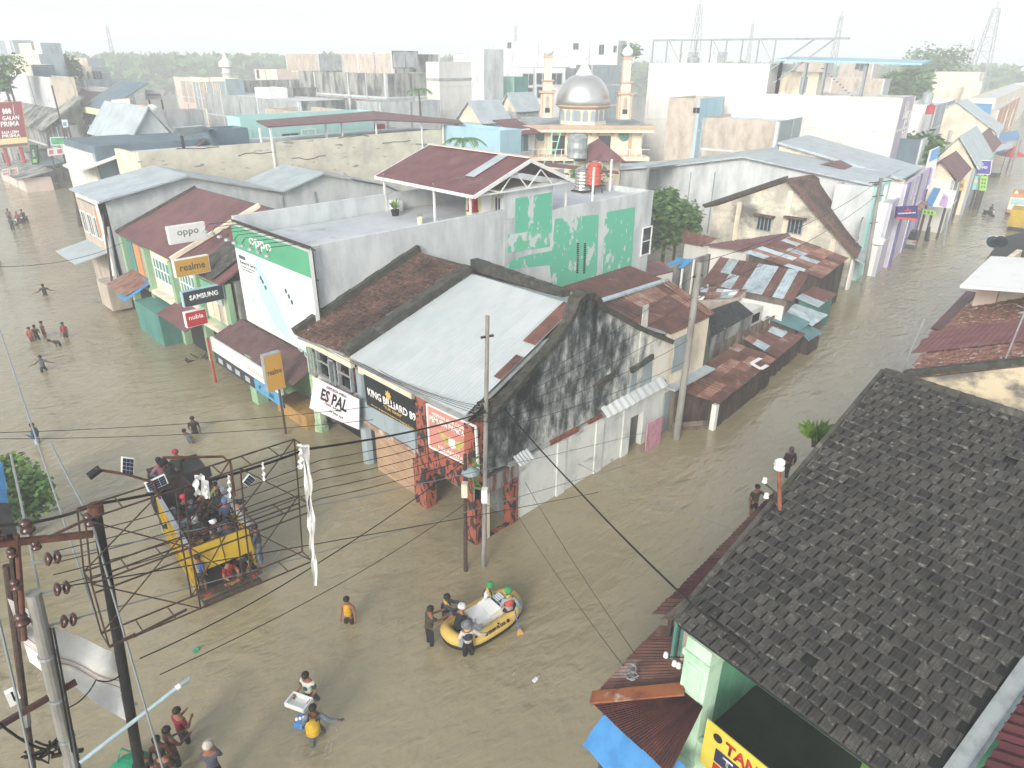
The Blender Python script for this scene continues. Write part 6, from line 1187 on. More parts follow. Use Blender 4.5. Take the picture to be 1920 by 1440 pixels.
for j in range(NR):
    v = (j + .5) * TL_; uo = (j % 2) * TW * .5
    for i in range(-1, 40):
        u = (i + .5) * TW + uo
        if u < .05 or u > min(ulim(v) - .1, 6.5): continue
        c_ = E0 + ue * u + us * v + nr * (.05 + rr.uniform(-.006, .01))
        if rr.random() < .006: continue
        x_ = ue; y_ = (us - x_ * us.dot(x_)).normalized(); z_ = x_.cross(y_); z_ = z_ if z_.z > 0 else -z_
        r3 = Matrix((x_, y_, z_)).transposed() @ Matrix.Rotation(rr.gauss(0, .025), 3, 'Z') @ Matrix.Rotation(rr.gauss(0, .02), 3, 'Y') @ Matrix.Rotation(-.03, 3, 'X')
        tiles.append(((c_ - CO).length, c_, r3, rr.choice((tm, tm, tm2, tm2, tm3))))
tiles.sort(key=lambda q: q[0]); inT = WM[T.name].inverted()
def inview(p): d = p - CO; w_ = d.dot(_fw); x = FPX * d.dot(CR) / w_; y = FPX * d.dot(CU) / w_; return w_ > .5 and abs(x) < 960 and abs(y) < 720
vis = [q for q in tiles if inview(q[1])]; hid = [q for q in tiles if not inview(q[1])]
for _, c_, r3, me in vis[:298]:
    o = bpy.data.objects.new('roof_tile', me); COL.objects.link(o); o.parent = T; o.matrix_local = inT @ Matrix.Translation(c_) @ r3.to_4x4()
bm = bmesh.new(); mats_ = [tm.materials[0], tm2.materials[0], tm3.materials[0], tm.materials[1]]
for _, c_, r3, me in vis[298:] + hid:
    n0 = len(bm.faces); bm.from_mesh(me); bm.verts.ensure_lookup_table(); bm.faces.ensure_lookup_table(); m4 = inT @ Matrix.Translation(c_) @ r3.to_4x4()
    for v_ in bm.verts[-len(me.vertices):]: v_.co = m4 @ v_.co
    mi = (tm, tm2, tm3).index(me)
    for f_ in bm.faces[n0:]: f_.material_index = 3 if f_.material_index == 1 else mi
me = bpy.data.meshes.new('far_roof_tiles'); bm.to_mesh(me); bm.free()
for m_ in mats_: me.materials.append(m_)
o = bpy.data.objects.new('far_roof_tiles', me); COL.objects.link(o); o.parent = T; o['kind'] = 'stuff'; WM[o.name] = WM[T.name]
UE = 6.6
G().slab([E0 + ue * .06, E0 + ue * ulim(0), E0 + ue * ulim(SL) + us * SL, E0 + ue * .06 + us * SL], .1).build('roof_deck', mt['black'], T)
for i in range(20):
    p = E0 + us * (SL + .02) + ue * (i * .3 + .02); G().lathe([(.13, 0), (.15, .36)], p + nr * .0 + V((0, 0, .02)), 10, Matrix((V((0, 0, 1)).cross(ue), V((0, 0, 1)), ue)).transposed()).build('ridge_tile', mt['capm'], T)
G().bar(E0 + nr * .08 + us * .0, E0 + us * SL + nr * .08, .1, .12).build('verge_board', mt['capm'], T)
kb = E0 + us * SL; G().slab([kb, kb + ue * 6, kb + ue * 6 + V((6, -.3, -2.6)), kb + V((6, -.3, -2.6))], .12).build('rear_roof', mt['black'], T)
pg0, pg1 = onroof(1770, 1440), onroof(1920, 1230); dg = (pg1 - pg0).normalized()
g = G(); n_ = 8; w_ = V((0, -.34, 0))
for a_, b_ in ((V((0, 0, .10)), V((0, -.06, -.02))), (V((0, -.06, -.02)), V((0, -.24, -.02))), (V((0, -.24, -.02)), V((0, -.32, .12)))): g.ext([pg0 - dg * 3 + a_, pg1 + dg * 6 + a_, pg1 + dg * 6 + b_, pg0 - dg * 3 + b_], (0, 0, -.02))
g.build('valley_gutter', mt['steel_lt'], T)
ML = thing('red_metal_roof', 'dark red ribbed metal roof in the bottom right corner beyond the gutter', 'roof', pg0 + V((2, -2, 0)))
r0, r1 = pg0 - dg * 3 + V((0, -.4, .1)), pg1 + dg * 6 + V((0, -.4, .1)); up_ = V((0, -4, 1.4))
mt['redroof'] = M('dark_red_metal', '#4f2328', '#421c21', 1.5, .42, .62, .5, .05, 12, 1, rnd=.06); sheets(ML, (r0, r1, r1 + up_, r0 + up_), 12, 1, pickw(('redroof', 1)), seg=10, amp=.03)
# walls, pillar and balcony
fx = V((-ue.y, ue.x, 0)).normalized(); fx = fx if fx.x > 0 else -fx; eu = V((ue.x, ue.y, 0)).normalized()
P0 = PX(1290, 1215, 10.25); P0 = V((10.25, 4.95, 0))
H = lambda f_, u_, z: P0 + fx * f_ + eu * u_ + V((0, 0, z))
def hb(name, m, f0, f1, u0, u1, z0, z1): return G().ext([H(f0, u0, z0), H(f1, u0, z0), H(f1, u1, z0), H(f0, u1, z0)], (0, 0, z1 - z0)).build(name, m, T)
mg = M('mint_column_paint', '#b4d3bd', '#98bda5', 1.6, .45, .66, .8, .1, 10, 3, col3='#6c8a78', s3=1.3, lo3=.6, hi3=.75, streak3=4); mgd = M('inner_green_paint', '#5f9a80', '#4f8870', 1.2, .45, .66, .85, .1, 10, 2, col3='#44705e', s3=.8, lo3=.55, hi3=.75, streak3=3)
hb('pillar', mg, 0, .5, 0, .62, 1.7, 5.05); hb('pillar_cap', mg, -.05, .55, -.04, .66, 4.55, 4.7); hb('pillar_base', mg, -.08, .58, -.06, .7, 1.35, 1.72); hb('pillar_base', mg, -.04, .54, -.03, .66, -1, 1.34); hb('pillar_panel', mg, -.03, -.002, .12, .5, 2.0, 4.4)
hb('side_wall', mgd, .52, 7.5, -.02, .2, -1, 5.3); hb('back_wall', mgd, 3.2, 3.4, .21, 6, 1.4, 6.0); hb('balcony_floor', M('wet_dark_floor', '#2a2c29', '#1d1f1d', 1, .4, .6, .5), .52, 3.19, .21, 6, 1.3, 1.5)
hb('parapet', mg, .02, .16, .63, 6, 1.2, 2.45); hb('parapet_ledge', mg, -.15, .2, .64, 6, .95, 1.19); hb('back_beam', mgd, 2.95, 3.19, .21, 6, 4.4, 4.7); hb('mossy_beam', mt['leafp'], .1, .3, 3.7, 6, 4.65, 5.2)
hb('open_shutter', mt['teal'], .9, .95, -.75, -.05, 2.9, 4.4)
for i in range(3): hb('curtain', mt['conc_warm'], .8 + i * .06, .82 + i * .06, -.6 + i * .18, -.46 + i * .18, 3.0, 4.2)
hb('shutter_frame', mt['teal'], .72, .8, -.82, -.74, 2.8, 4.5)
# yellow shop banner on the parapet
c_ = [PX(1326, 1348, 10.05), PX(1326, 1348, 10.05) + eu * 3.2 + V((0, 0, -.0)), None, None]; c_[2] = c_[1] + V((0, 0, -1.35)); c_[3] = c_[0] + V((0, 0, -1.35)); 
t, f, ux, up, w, h = sign('shop_banner', 'yellow banner with red and navy lettering on the mint balcony', c_, -fx, .03, M('banner_yellow', '#c9bd4b', '#bdb045', 1, .5, .7, .5))
text(t, 'TANAMAN', f(.16, .36), ux, up, w * .58, h * .24, flat('word', '#a5242c'), bold=.03); pp('navy_strip', [(.1, .70), (.85, .70), (.85, .42), (.1, .42)], flat('navy', '#272a4f')); text(t, 'TANI MAJU', f(.16, .67), ux, up, w * .6, h * .2, flat('word', '#dfe0e4'), depth=.014, bold=.03); pp('red_strip', [(.1, .96), (.7, .96), (.7, .74), (.1, .74)], flat('red', '#a5242c')); text(t, 'HUBUNGI', f(.16, .92), ux, up, w * .34, h * .13, flat('word', '#dfe0e4'), depth=.014, bold=.02)
G().lathe([(.11, 0), (.11, .01), (.07, .01)], f(.10, .2), 14, Matrix((tuple((ux.x, up.x, -fx.x)), tuple((ux.y, up.y, -fx.y)), tuple((ux.z, up.z, -fx.z))))).build('pin_mark', bl, t)
# rusty awnings round the corner
AW = thing('corner_awning', 'rusty corrugated awning wrapping the corner of the mint house', 'awning', (9.5, 5.5, 0))
OC = PZ(1108, 1312, 2.6); IC = PX(1285, 1283, 10.2); IC.z = 3.55; S1 = PZ(1240, 1172, 2.75); S0 = PZ(1278, 1200, 3.5)
sheets(AW, (OC, S1, V((S1.x + .3, IC.y + .2, 3.6)), IC), 4, 1, pickw(('rust', 1)), seg=12, amp=.014)
F1 = PZ(1256, 1452, 2.45); F1i = IC + eu * .5
mt['dkrust'] = M('dark_red_rust', '#4c2a2a', '#382123', 1.5, .42, .62, .75, .1, 12, 1, rnd=.1, col3='#6d443a', s3=1.0, lo3=.6, hi3=.75)
sheets(AW, (OC, F1, F1i, IC), 6, 1, pickw(('dkrust', 1)), seg=12, amp=.022)
G().bar(OC + V((0, 0, .07)), IC + V((0, 0, .09)), .34, .05).build('hip_cap', M('rusty_hip_cap', '#8a5436', '#6c3d2a', 2, .42, .6, .8, .1, 12, 1, col3='#a7a49c', s3=1.2, lo3=.58, hi3=.66), AW)
for p_ in (OC, F1, S1): G().bx((p_.x + .25, p_.y - .3, -1), (p_.x + .35, p_.y - .2, p_.z - .05)).build('post', mt['plank_dk'], AW)
g = G(); cc = PZ(1187, 1265, 2.98); rr = random.Random(4)
for i in range(9): u = rr.uniform(0, 6.28); p_ = cc + V((rr.uniform(-.13, .13), rr.uniform(-.13, .13), .02)); g.tube([p_ + V((.13 * math.cos(u + k * .8), .1 * math.sin(u + k * .8), .02 * k)) for k in range(5)], .02, 4)
g.build('wire_bundle', mt['wirel'], AW)
A2 = thing('side_awning', 'long narrow rusty awning under the verge of the dark tiled roof', 'awning', (18, 6.5, 0))
q = [PZ(1226, 1152, 3.6), PZ(1452, 922, 3.6)]; q += [q[1] + V((.2, -1.3, .7)), q[0] + V((.2, -1.3, .7))]; sheets(A2, q, 10, 1, pickw(('rust', 3), ('dkrust', 1)), seg=8, amp=.016)
for p_ in q[:2]: G().bx((p_.x + .2, p_.y - .4, -1), (p_.x + .3, p_.y - .3, p_.z - .02)).build('post', mt['plank_dk'], A2)
G().slab([q[0] + V((-.1, -.9, .6)), q[0] + V((-.2, -.3, .2)), q[0] + V((.5, -.5, .5)), q[0] + V((.7, -1.1, .9))], .06).build('broken_sheet', mt['plank'], A2)
BT = PZ(1128, 1335, 2.45); tl = [PZ(1128, 1338, 2.5), PZ(1092, 1398, 1.7)]
g = G(); n_ = 10; e_ = F1 - OC - V((0, 0, 0))
for i in range(n_ + 1):
    s_ = i / n_; a_ = tl[0] + V((.35, -.1, .18)) + e_ * s_; b_ = tl[0] + V((-.05, 0, .06)) + e_ * s_; c3 = tl[1] + e_ * s_ * 1.02; w_ = .05 * math.sin(s_ * 17) 
    for k in range(7): r_ = k / 6; g.v.append(a_ * (1 - r_) + c3 * r_ + V((0, 0, .10 * math.sin(r_ * 3.1) + w_ * r_ + .012 * math.sin(s_ * 40 + k * 2))))
for i in range(n_):
    for k in range(6): g.f.append([i * 7 + k, (i + 1) * 7 + k, (i + 1) * 7 + k + 1, i * 7 + k + 1])
o = g.build('blue_tarpaulin', M('tarp_blue', '#3c7fb8', '#3572a8', 2, .45, .65, .55, .3, 5), smooth=True); tag(o, 'blue tarpaulin hanging over the eave of the rusty corner awning', 'tarpaulin')
# insulators and bracket by the roof edge
def insul(parent, p, m, r=.07, ax=None): return G().lathe([(r * .5, 0), (r, r * .3), (r * .95, r * .8), (r * .55, r), (r * .9, r * 1.5), (r * .8, r * 2.1), (r * .3, r * 2.4)], p, 12, ax).build('insulator', m, parent, smooth=True)
t = thing('service_bracket', 'short rusty service pole with white insulators on the dark tiled roof verge', 'bracket', onroof(1470, 960)); p = onroof(1470, 960); G().tube([p + V((0, 0, -.5)), p + V((-.15, .25, 1.1))], .05, 8).build('pole', M('rust_orange', '#8a5a44', '#6d4636', 4, .4, .6), t); g = insul(t, p + V((-.15, .25, 1.08)), mt['wht'], .12)
for d_ in ((.3, .5, .9), (-.05, .55, .55), (-.3, .35, .35)): G().bar(p + V((-.1, .2, d_[2] - .1)), p + V(d_), .025).build('arm', mt['steel'], t); insul(t, p + V(d_), mt['wht'], .06)
t = thing('wall_insulators', 'white wall insulators beside the open green shutter', 'insulator', H(.5, -.6, 3.5))
for px, py, z_ in ((1248, 1232, 3.9), (1264, 1248, 3.7), (1272, 1252, 3.7)): p = PX(px, py, 10.4); insul(t, p, mt['wht'], .06); G().bar(p, H(.7, -.02, p.z), .02).build('arm', mt['steel'], t)
# grass tuft on the roof verge
cc = PZ(1532, 812, 6.4); g = G(); rr = random.Random(8)
for i in range(260):
    u = rr.uniform(0, 6.28); r_ = rr.uniform(0, .36); p_ = cc + V((r_ * math.cos(u), r_ * math.sin(u), -.1)); L_ = rr.uniform(.2, .5); d_ = V((math.cos(u) * rr.uniform(0, .7), math.sin(u) * rr.uniform(0, .7), 1)).normalized(); s_ = V((-d_.y, d_.x, 0)).normalized() * .018
    g.poly([p_ - s_, p_ + s_, p_ + d_ * L_ * .6 + s_ * .8 + V((0, 0, .03)), p_ + d_ * L_ + V((math.cos(u), math.sin(u), -.4)) * .12])
t = thing('grass_tuft', 'bright green grass tuft growing from the edge of the dark tiled roof', 'grass', cc); o = g.build('blades', mt['leafp'], t)
G().box(cc + V((.05, -.1, -.2)), (.5, .4, .3), .4).build('soil', mt['bark'], t)
# ================================================================== left street: hoardings, kiosks, poles
t, f, ux, up, w, h, n = poster('red hoarding with white lettering in an orange frame at the left edge', ((-22, 193), (40, 190), (53, 273), (-14, 279)), 121, -18, '#7d2733', (([(0, .93), (1, .93), (1, .8), (0, .8)], '#cbbf8f'), ([(0, 1), (1, 1), (1, .94), (0, .94)], '#4a3f45')), 'orange', .5)
for s_, v_, h_ in (('GALAN', .40, .1), ('PRIMA', .54, .12), ('RASA LEBIH', .70, .07), ('PRIMA', .785, .075)): text(t, s_, f(.3 if s_ != 'GALAN' else .36, v_), ux, up, w * (.58 if s_ == 'PRIMA' else .52), h * h_, wt, bold=.03)
text(t, 'RP 12.000', f(.4, .9), ux, up, w * .45, h * .055, bl)
g = G(); 
for i in range(3): g.lathe([(w * .03, 0), (w * .05, h * .05), (w * .02, h * .12)], f(.45 + i * .09, .26), 8)
o = g.build('crown_mark', wt, t); o['kind'] = 'stuff'
G().ext([f(.72, .28) , f(.735, .28), f(.735, .06), f(.72, .06)], n * .02).build('rule_mark', wt, t)
for u in (.3, .75): G().tube([f(u, 1) - n * .5, V((f(u, 1).x, f(u, 1).y, -1)) - n * .5], .22, 8).build('post', mt['redp'], t)
t, f, ux, up, w, h, n = poster('dark green upright shop totem beside the red hoarding', ((55, 272), (68, 272), (72, 308), (60, 309)), 88, -30, '#274a3c', (([(.2, .9), (.8, .9), (.8, .72), (.2, .72)], '#6fae5a'),), None, .4, name='totem_sign'); text(t, 'GRIYA', f(.62, .6), up, -ux, None, w * .28, wt)
t, f, ux, up, w, h, n = poster('green direction sign on a pole over the left street', ((94, 258), (125, 257), (127, 271), (97, 272)), 108, -30, '#3f9a6c', (([(.3, .45), (.85, .45), (.85, .12), (.3, .12)], '#2f7f58'), ([(.15, .88), (.5, .88), (.5, .6), (.15, .6)], '#2f7f58')), 'wht', .15, name='road_sign')
q = PZ(121, 330, 0); G().tube([V((f(.9, 0).x, f(.9, 0).y, f(.9, 0).z + 6)), V((f(.9, 1).x, f(.9, 1).y, -1))], .1, 6).build('post', mt['steel'], t)
t, f, ux, up, w, h, n = poster('twisted banner with red figures over the left kiosks', ((88, 279), (119, 277), (121, 289), (90, 293)), 112, -35, '#b9b4b8', (([(.1, .8), (.35, .8), (.35, .2), (.1, .2)], '#8f4a50'), ([(.6, .8), (.9, .8), (.9, .2), (.6, .2)], '#8f4a50')), None, .1, name='banner', post=1)
t, f, ux, up, w, h, n = poster('white board with red capitals on the kiosk roof, first of two', ((3, 318), (17, 316), (19, 328), (5, 330)), 110.6, -25, '#c9c4c4', (([(.1, .9), (.9, .9), (.9, .6), (.1, .6)], '#9f7478'),), None, .15, name='kiosk_sign'); text(t, 'OTI', f(.1, .5), ux, up, w * .8, h * .36, flat('word', '#8a2f36'), bold=.03)
t, f, ux, up, w, h, n = poster('white board with red capitals on the kiosk roof, next to a similar one', ((19, 316), (33, 314), (35, 326), (21, 328)), 110.6, -25, '#c9c4c4', (([(.1, .9), (.9, .9), (.9, .6), (.1, .6)], '#9f7478'),), None, .15, name='kiosk_sign'); text(t, 'DEX', f(.1, .5), ux, up, w * .8, h * .36, flat('word', '#8a2f36'), bold=.03)
def kiosk(label, c, D, l, r, m, mr, ris=.8, wins=()):
    t, F, a, b, zt = cbox('street_kiosk', label, 'kiosk', c, D, l, r, m, par=.2, wins=wins); G().slab([F(-.8, b + .3, zt), F(-.8, -.5, zt), F(a + .4, -.5, zt + ris), F(a + .4, b + .3, zt + ris)], .1).build('roof', mt[mr], t); return t, F, a, b, zt
kiosk('dark shop front below the red hoarding', (58, 284), 124, -30, 80, 'conc_dk', 'conc_dk', .5, (('L', 10, 298, 4, 2.2, 'dark'), ('L', 40, 300, 3, 2.2, 'dark')))
kiosk('kiosk with pink door and dark front under the red capitals', (45, 335), 110, 4, 50, 'pink', 'conc_dk')
kiosk('dark roofed kiosk right of the pink doored one', (68, 318), 118, 35, 74, 'plank', 'slate')
kiosk('kiosk with grey sheet roof under the twisted banner', (128, 302), 132, 78, 140, 'plank_dk', 'conc_dk')
kiosk('maroon roofed kiosk at the street bend', (140, 292), 128, 118, 150, 'plank_dk', 'maroon')
t, F, a, b, zt = cbox('shaded_shop', 'shop with pale awning strip and dark open front under the weathered roof', 'shop', (150, 260), 126, 70, 168, 'conc_dk', par=.2); G().slab([F(-2.5, b, zt - .5), F(-2.5, 0, zt - .5), F(.5, 0, zt + .3), F(.5, b, zt + .3)], .12).build('awning', mt['conc_lt'], t); G().ext([F(-2.6, 0, zt - 1.4), F(-2.6, b * .3, zt - 1.4), F(-2.6, b * .3, zt - .5), F(-2.6, 0, zt - .5)], (.1, 0, 0)).build('blue_board', mt['skyblue'], t)
t, F, a, b, zt = cbox('weathered_roof_shop', 'shop with broad grey weathered roof behind the red hoarding', 'shop', (106, 236), 118, 20, 112, 'conc_dk', par=.2); G().slab([F(-2, b * 1.2, zt - .4), F(-2, -.5, zt - .4), F(4, -.5, zt + 3.6), F(4, b * 1.2, zt + 3.6)], .15).build('roof', mt['conc_dk'], t); G().slab([F(3.0, b * .9, zt + 3.2), F(3.0, b * .4, zt + 3.2), F(5, b * .4, zt + 4.4), F(5, b * .9, zt + 4.4)], .1).build('ridge_sheet', mt['rust'], t)
t, F, a, b, zt = cbox('white_shutter_shop', 'narrow shop with white ribbed shutter panel in the left street', 'shop', (160, 215), 128, 128, 166, 'wht', 'conc', par=.2, wins=(('L', 140, 224, 4, 4.5, 'wht', 'grey'),))
t, f, ux, up, w, h, n = poster('small blue and white portrait board before the shutter shop', ((115, 225), (126, 224), (128, 238), (117, 240)), 116, -35, '#b9c6d6', (([(.2, .8), (.8, .8), (.8, .3), (.2, .3)], '#5a7fb0'),), None, .1, post=1)
def pole(name, label, b, t_, r, m, lean=None, cat='pole', arms=(), zt=None, group=None):
    p = PZ(*b, 0); 
    d = ray(*t_); s_ = math.hypot(p.x, p.y) / math.hypot(d.x, d.y); q = CO + d * s_
    t = thing(name, label, cat, p, 0, group); G().tube([V((p.x, p.y, -1)) - (q - p).normalized() * .01, p, q], [r, r, r * .75], 10).build('shaft', mt[m], t)
    for z_, l_ in arms: c_ = p + (q - p) * z_; G().bar(c_ + V((-l_, l_ * .3, 0)), c_ + V((l_, -l_ * .3, 0)), .06).build('crossarm', mt['steel'], t)
    return t, p, q
leanp, lp0, lp1 = pole('utility_pole', 'leaning grey concrete pole between the mouldy gable and the rusty sheds', (1268, 822), (1312, 492), .17, 'pole', arms=((.93, .25),))
KP, kp0, kp1 = pole('steel_pole', 'tall thin steel pole at the striped corner with tangled cables', (907, 1062), (914, 592), .085, 'pole', arms=((.7, .3), (.93, .2)))
RP, rp0, rp1 = pole('rusty_pole', 'shorter rusty pole left of the tall corner pole', (873, 1070), (872, 852), .075, 'steel')
for P_, p_, q_, fz in ((KP, kp0, kp1, .335), (RP, rp0, rp1, .74)): c_ = p_ + (q_ - p_) * fz; G().box(c_ + V((-.12, -.12, 0)), (.22, .2, .5), .7).build('meter_box', mt['wht' if P_ is KP else 'cream'], P_)
c_ = kp0 + (kp1 - kp0) * .66; g = G(); rr = random.Random(3)
for i in range(9): g.tube([c_ + V((rr.uniform(-.5, .3), rr.uniform(-.3, .4), rr.uniform(-.35, .3))) for _ in range(4)], .014, 4)
g.build('cable_tangle', mt['wire'], KP); c2 = kp0 + (kp1 - kp0) * .43; G().lathe([(.3, 0), (.22, .12), (.05, .2)], c2 + V((-.45, .2, 0)), 12).build('lamp_shade', mt['greyblue'], KP)
lk0 = PZ(880, 915, 1.0); g = G()
for i in range(60): u = rr.uniform(0, 6.28); p_ = rp0 + (rp1 - rp0) * rr.uniform(.72, .95) + V((.3, -.1, 0)); d_ = V((math.cos(u), math.sin(u), rr.uniform(-1, .4))) * rr.uniform(.1, .32); s_ = V((-d_.y, d_.x, .05)).normalized() * .05; g.poly([p_, p_ + d_ * .5 + s_, p_ + d_, p_ + d_ * .5 - s_])
tt = thing('hanging_plant', 'green creeper hanging between the two corner poles', 'plant', rp0 + V((.3, -.1, 1.6))); g.build('leaves', mt['leaf'], tt); G().tube([rp1 + V((.2, -.05, 0)), rp0 + V((.3, -.1, 1.6))], .012, 4).build('stem', mt['bark'], tt)
pole('utility_pole', 'dark pole with a grey one beside it before the blue topped awning', (217, 580), (193, 402), .08, 'steel'); pole('utility_pole', 'grey pole just right of the dark pole by the blue topped awning', (228, 578), (203, 425), .13, 'conc')
pole('utility_pole', 'far dark pole leaning over the left street beyond the white awnings', (151, 424), (133, 300), .22, 'steel'); pole('utility_pole', 'thin pole behind the totem in the left street', (98, 330), (84, 215), .16, 'conc')
t, p, q = pole('utility_pole', 'concrete street pole with crossarms beside the turquoise column', (1617, 545), (1652, 334), .17, 'pole', arms=((.97, 1.2), (.85, .6), (.62, .4))); G().lathe([(.2, 0), (.45, .15), (.5, .5), (.3, .6)], p + (q - p) * .42 + V((.3, -.4, 0)), 12).build('transformer', mt['wht'], t)
pole('white_pole', 'white painted drain pipe pole in the water before the stained house', (1615, 541), (1630, 452), .08, 'wht', arms=((.1, .2),)); pole('utility_pole', 'dark pole with cables before the grey gabled shops', (1792, 372), (1806, 273), .2, 'pole', arms=((.9, .7), (.7, .5)))
pole('utility_pole', 'far street pole beside the blue tarpaulin stalls', (1856, 322), (1868, 238), .22, 'pole', arms=((.9, .8),)); pole('utility_pole', 'far street pole at the right photo edge near the parasol', (1896, 326), (1912, 255), .24, 'pole'); pole('stump_post', 'short dark post standing in the water before the lilac shop', (1738, 452), (1742, 425), .2, 'black', cat='post'); pole('thin_post', 'thin post under the phone hoarding', (1768, 460), (1780, 395), .1, 'grey', cat='post')
# ---- masts on the horizon
def mast(label, b, t_, D, w0, w1, m='grey', dishes=0):
    p = PD(b[0], b[1], D); q = PD(t_[0], t_[1], D); p = V((q.x, q.y, 0)); t = thing('radio_mast', label, 'mast', p); H_ = q.z; g = G(); n_ = max(8, int(H_ / 4)); lv = []
    for i in range(n_ + 1):
        s_ = i / n_; w_ = (w0 * (1 - s_) + w1 * s_) / 2; lv.append([p + V((a_ * w_, b_ * w_, H_ * s_)) for a_, b_ in ((-1, -1), (1, -1), (1, 1), (-1, 1))])
    for i in range(n_):
        for k in range(4): g.bar(lv[i][k], lv[i + 1][k], .22); g.bar(lv[i][k], lv[i + 1][(k + 1) % 4], .12); g.bar(lv[i + 1][k], lv[i + 1][(k + 1) % 4], .12)
    g.build('lattice', mt[m], t); G().bar(q, q + V((0, 0, H_ * .06)), .2).build('spike', mt[m], t)
    for i in range(dishes): G().lathe([(.2, 0), (.9, .3), (.95, .4), (.3, .35)], p + V((w0 * .3, -w0 * .3, H_ * (.95 - i * .12))), 10, Matrix.Rotation(1.4, 3, 'X')).build('dish', mt['wht'], t)
mast('tall lattice mast above the tall white building', (1305, 115), (1313, 8), 300, 5, 1.2, dishes=3); mast('slender lattice mast above the beige blocks', (1566, 120), (1578, 30), 330, 3, 1.0, dishes=2); mast('broad lattice tower at the right of the skyline', (1852, 120), (1869, 16), 280, 7, 1.6, dishes=1)
mast('thin faint mast over the left treeline', (207, 96), (200, 50), 420, 2.4, .8); mast('thin faint mast behind the skyline building', (968, 74), (967, 48), 420, 2, .8); mast('thin faint mast right of the tall lattice mast', (1411, 118), (1412, 45), 380, 2, .8); mast('faint thin mast left of the broad lattice tower', (1820, 118), (1826, 75), 420, 2, .8)
p0 = PD(427, 143, 190); t = thing('white_minaret', 'slim white minaret rising before the left treeline', 'minaret', (p0.x, p0.y, 0)); zt_ = PD(425, 106, 190).z
G().lathe([(1.3, 0), (1.2, zt_ - 5.6), (1.9, zt_ - 5.4), (1.9, zt_ - 4.9), (1.1, zt_ - 4.8), (1.1, zt_ - 2.4), (1.7, zt_ - 2.2), (1.6, zt_ - 1.3), (.7, zt_ - .5), (.1, zt_ + 1.0)], (p0.x, p0.y, 0), 12).build('tower', mt['white'], t); G().lathe([(1.6, 0), (1.6, .12)], (p0.x, p0.y, zt_ - 3.6), 12).build('gallery', mt['white'], t)
def palm(label, px, py, D, h, n=11, L_=2.2, name='palm_tree'):
    p = PD(px, py, D); t = thing(name, label, 'palm', (p.x, p.y, p.z - h)); c_ = V((p.x, p.y, p.z)); G().tube([c_ + V((.2, .1, -h)), c_ + V((.1, 0, -h / 2)), c_], [.18, .14, .1], 7).build('trunk', mt['bark'], t); rr = random.Random(px)
    for i in range(n):
        u = 6.28 * i / n + rr.uniform(-.2, .2); l_ = L_ * rr.uniform(.8, 1.1); g = G(); pts = [c_ + V((math.cos(u) * l_ * s_, math.sin(u) * l_ * s_, l_ * (.55 * s_ - .75 * s_ * s_))) for s_ in (0, .25, .5, .75, 1)]
        for a_, b_ in zip(pts[:-1], pts[1:]):
            d_ = (b_ - a_); sd_ = V((-math.sin(u), math.cos(u), 0))
            for s_ in (-1, 1):
                for k in range(3): o_ = a_ + d_ * (k / 3); g.poly([o_, o_ + d_ * .3, o_ + d_ * .5 + sd_ * s_ * l_ * .2 + V((0, 0, -.12 * l_))])
        g.build('frond', mt['leaf'], t)
palm('small palm growing against the stained concrete wall', 785, 168, 100, 3.5, L_=1.9); palm('palm crown behind the maroon terrace canopy', 868, 262, 64, 6, L_=2.0); palm('palm at the left edge before the concrete terraces', 2, 108, 130, 8, L_=3.0)
for i, (px, py, D, hh_, rr_, lab) in enumerate(((0, 125, 128, 7, 3.5, 'leafy tree at the left edge before the terraces'), (122, 118, 155, 6, 3, 'dark shrubby tree between the tower house and the stepped house'), (1250, 170, 110, 8, 3.5, 'dark tree right of the right minaret'), (1180, 92, 178, 4, 3, 'small tree growing on the skyline building roof corner'), (1725, 272, 92, 4, 2.2, 'dark bush on the slate block by the white building'), (1700, 150, 170, 9, 5, 'tree below the blue canopy at the right treeline'), (1745, 120, 230, 14, 8, 'broad tree at the near edge of the right treeline'))):
    p = PD(px, py, D); tree('town_tree', lab, (p.x, p.y, p.z - hh_ * .8), hh_, rr_, mt['leaf'], 600 if rr_ < 4.5 else 3200, .8 if rr_ < 4.5 else 1.1, .2)
# ================================================================== near left: power pole, billboard frame, tarpaulin
def at(px, py, y=10.9): return PY(px, py, y)
PP_ = thing('power_pole', 'grey concrete power pole with rusty crossarms at the lower left', 'power pole', at(130, 1440)); a, b = at(62, 1112), at(137, 1440); d_ = (b - a).normalized()
mt['brownins'] = M('brown_glaze', '#4a2f2a', '#3a2522', 5, .45, .6, .25, spec=.6); mt['rustarm'] = M('rust_crossarm', '#65453a', '#4a342c', 4, .42, .62, .85, .2)
G().tube([a, b, b + d_ * 9], [.105, .125, .16], 14).build('shaft', mt['pole'], PP_)
for s_ in (1.2, 2.1, 3.0): G().tube([a + d_ * s_, a + d_ * (s_ + .05)], .135, 14).build('band', mt['steel_lt'], PP_)
G().tube([at(31, 1003), at(46, 1200)], .04, 8).build('extension', mt['rustarm'], PP_); G().tube([at(17, 1000, 11.0), at(40, 1200, 11.0)], .04, 6).build('extension', mt['steel'], PP_)
G().bar(at(-30, 1023), at(174, 1001), .07, .1).build('crossarm', mt['rustarm'], PP_); G().bar(at(-30, 1378), at(143, 1278), .07, .09).build('crossarm', M('dark_crossarm', '#4f332d', '#38262a', 4, .42, .6), PP_); G().bar(at(96, 1418), at(156, 1406), .05, .06).build('crossarm', mt['steel'], PP_)
def disc(p, r=.11): return insul(PP_, p, mt['brownins'], r)
for px, py in ((52, 992), (170, 979), (-6, 1010)): disc(at(px, py) - V((0, 0, .06)), .10)
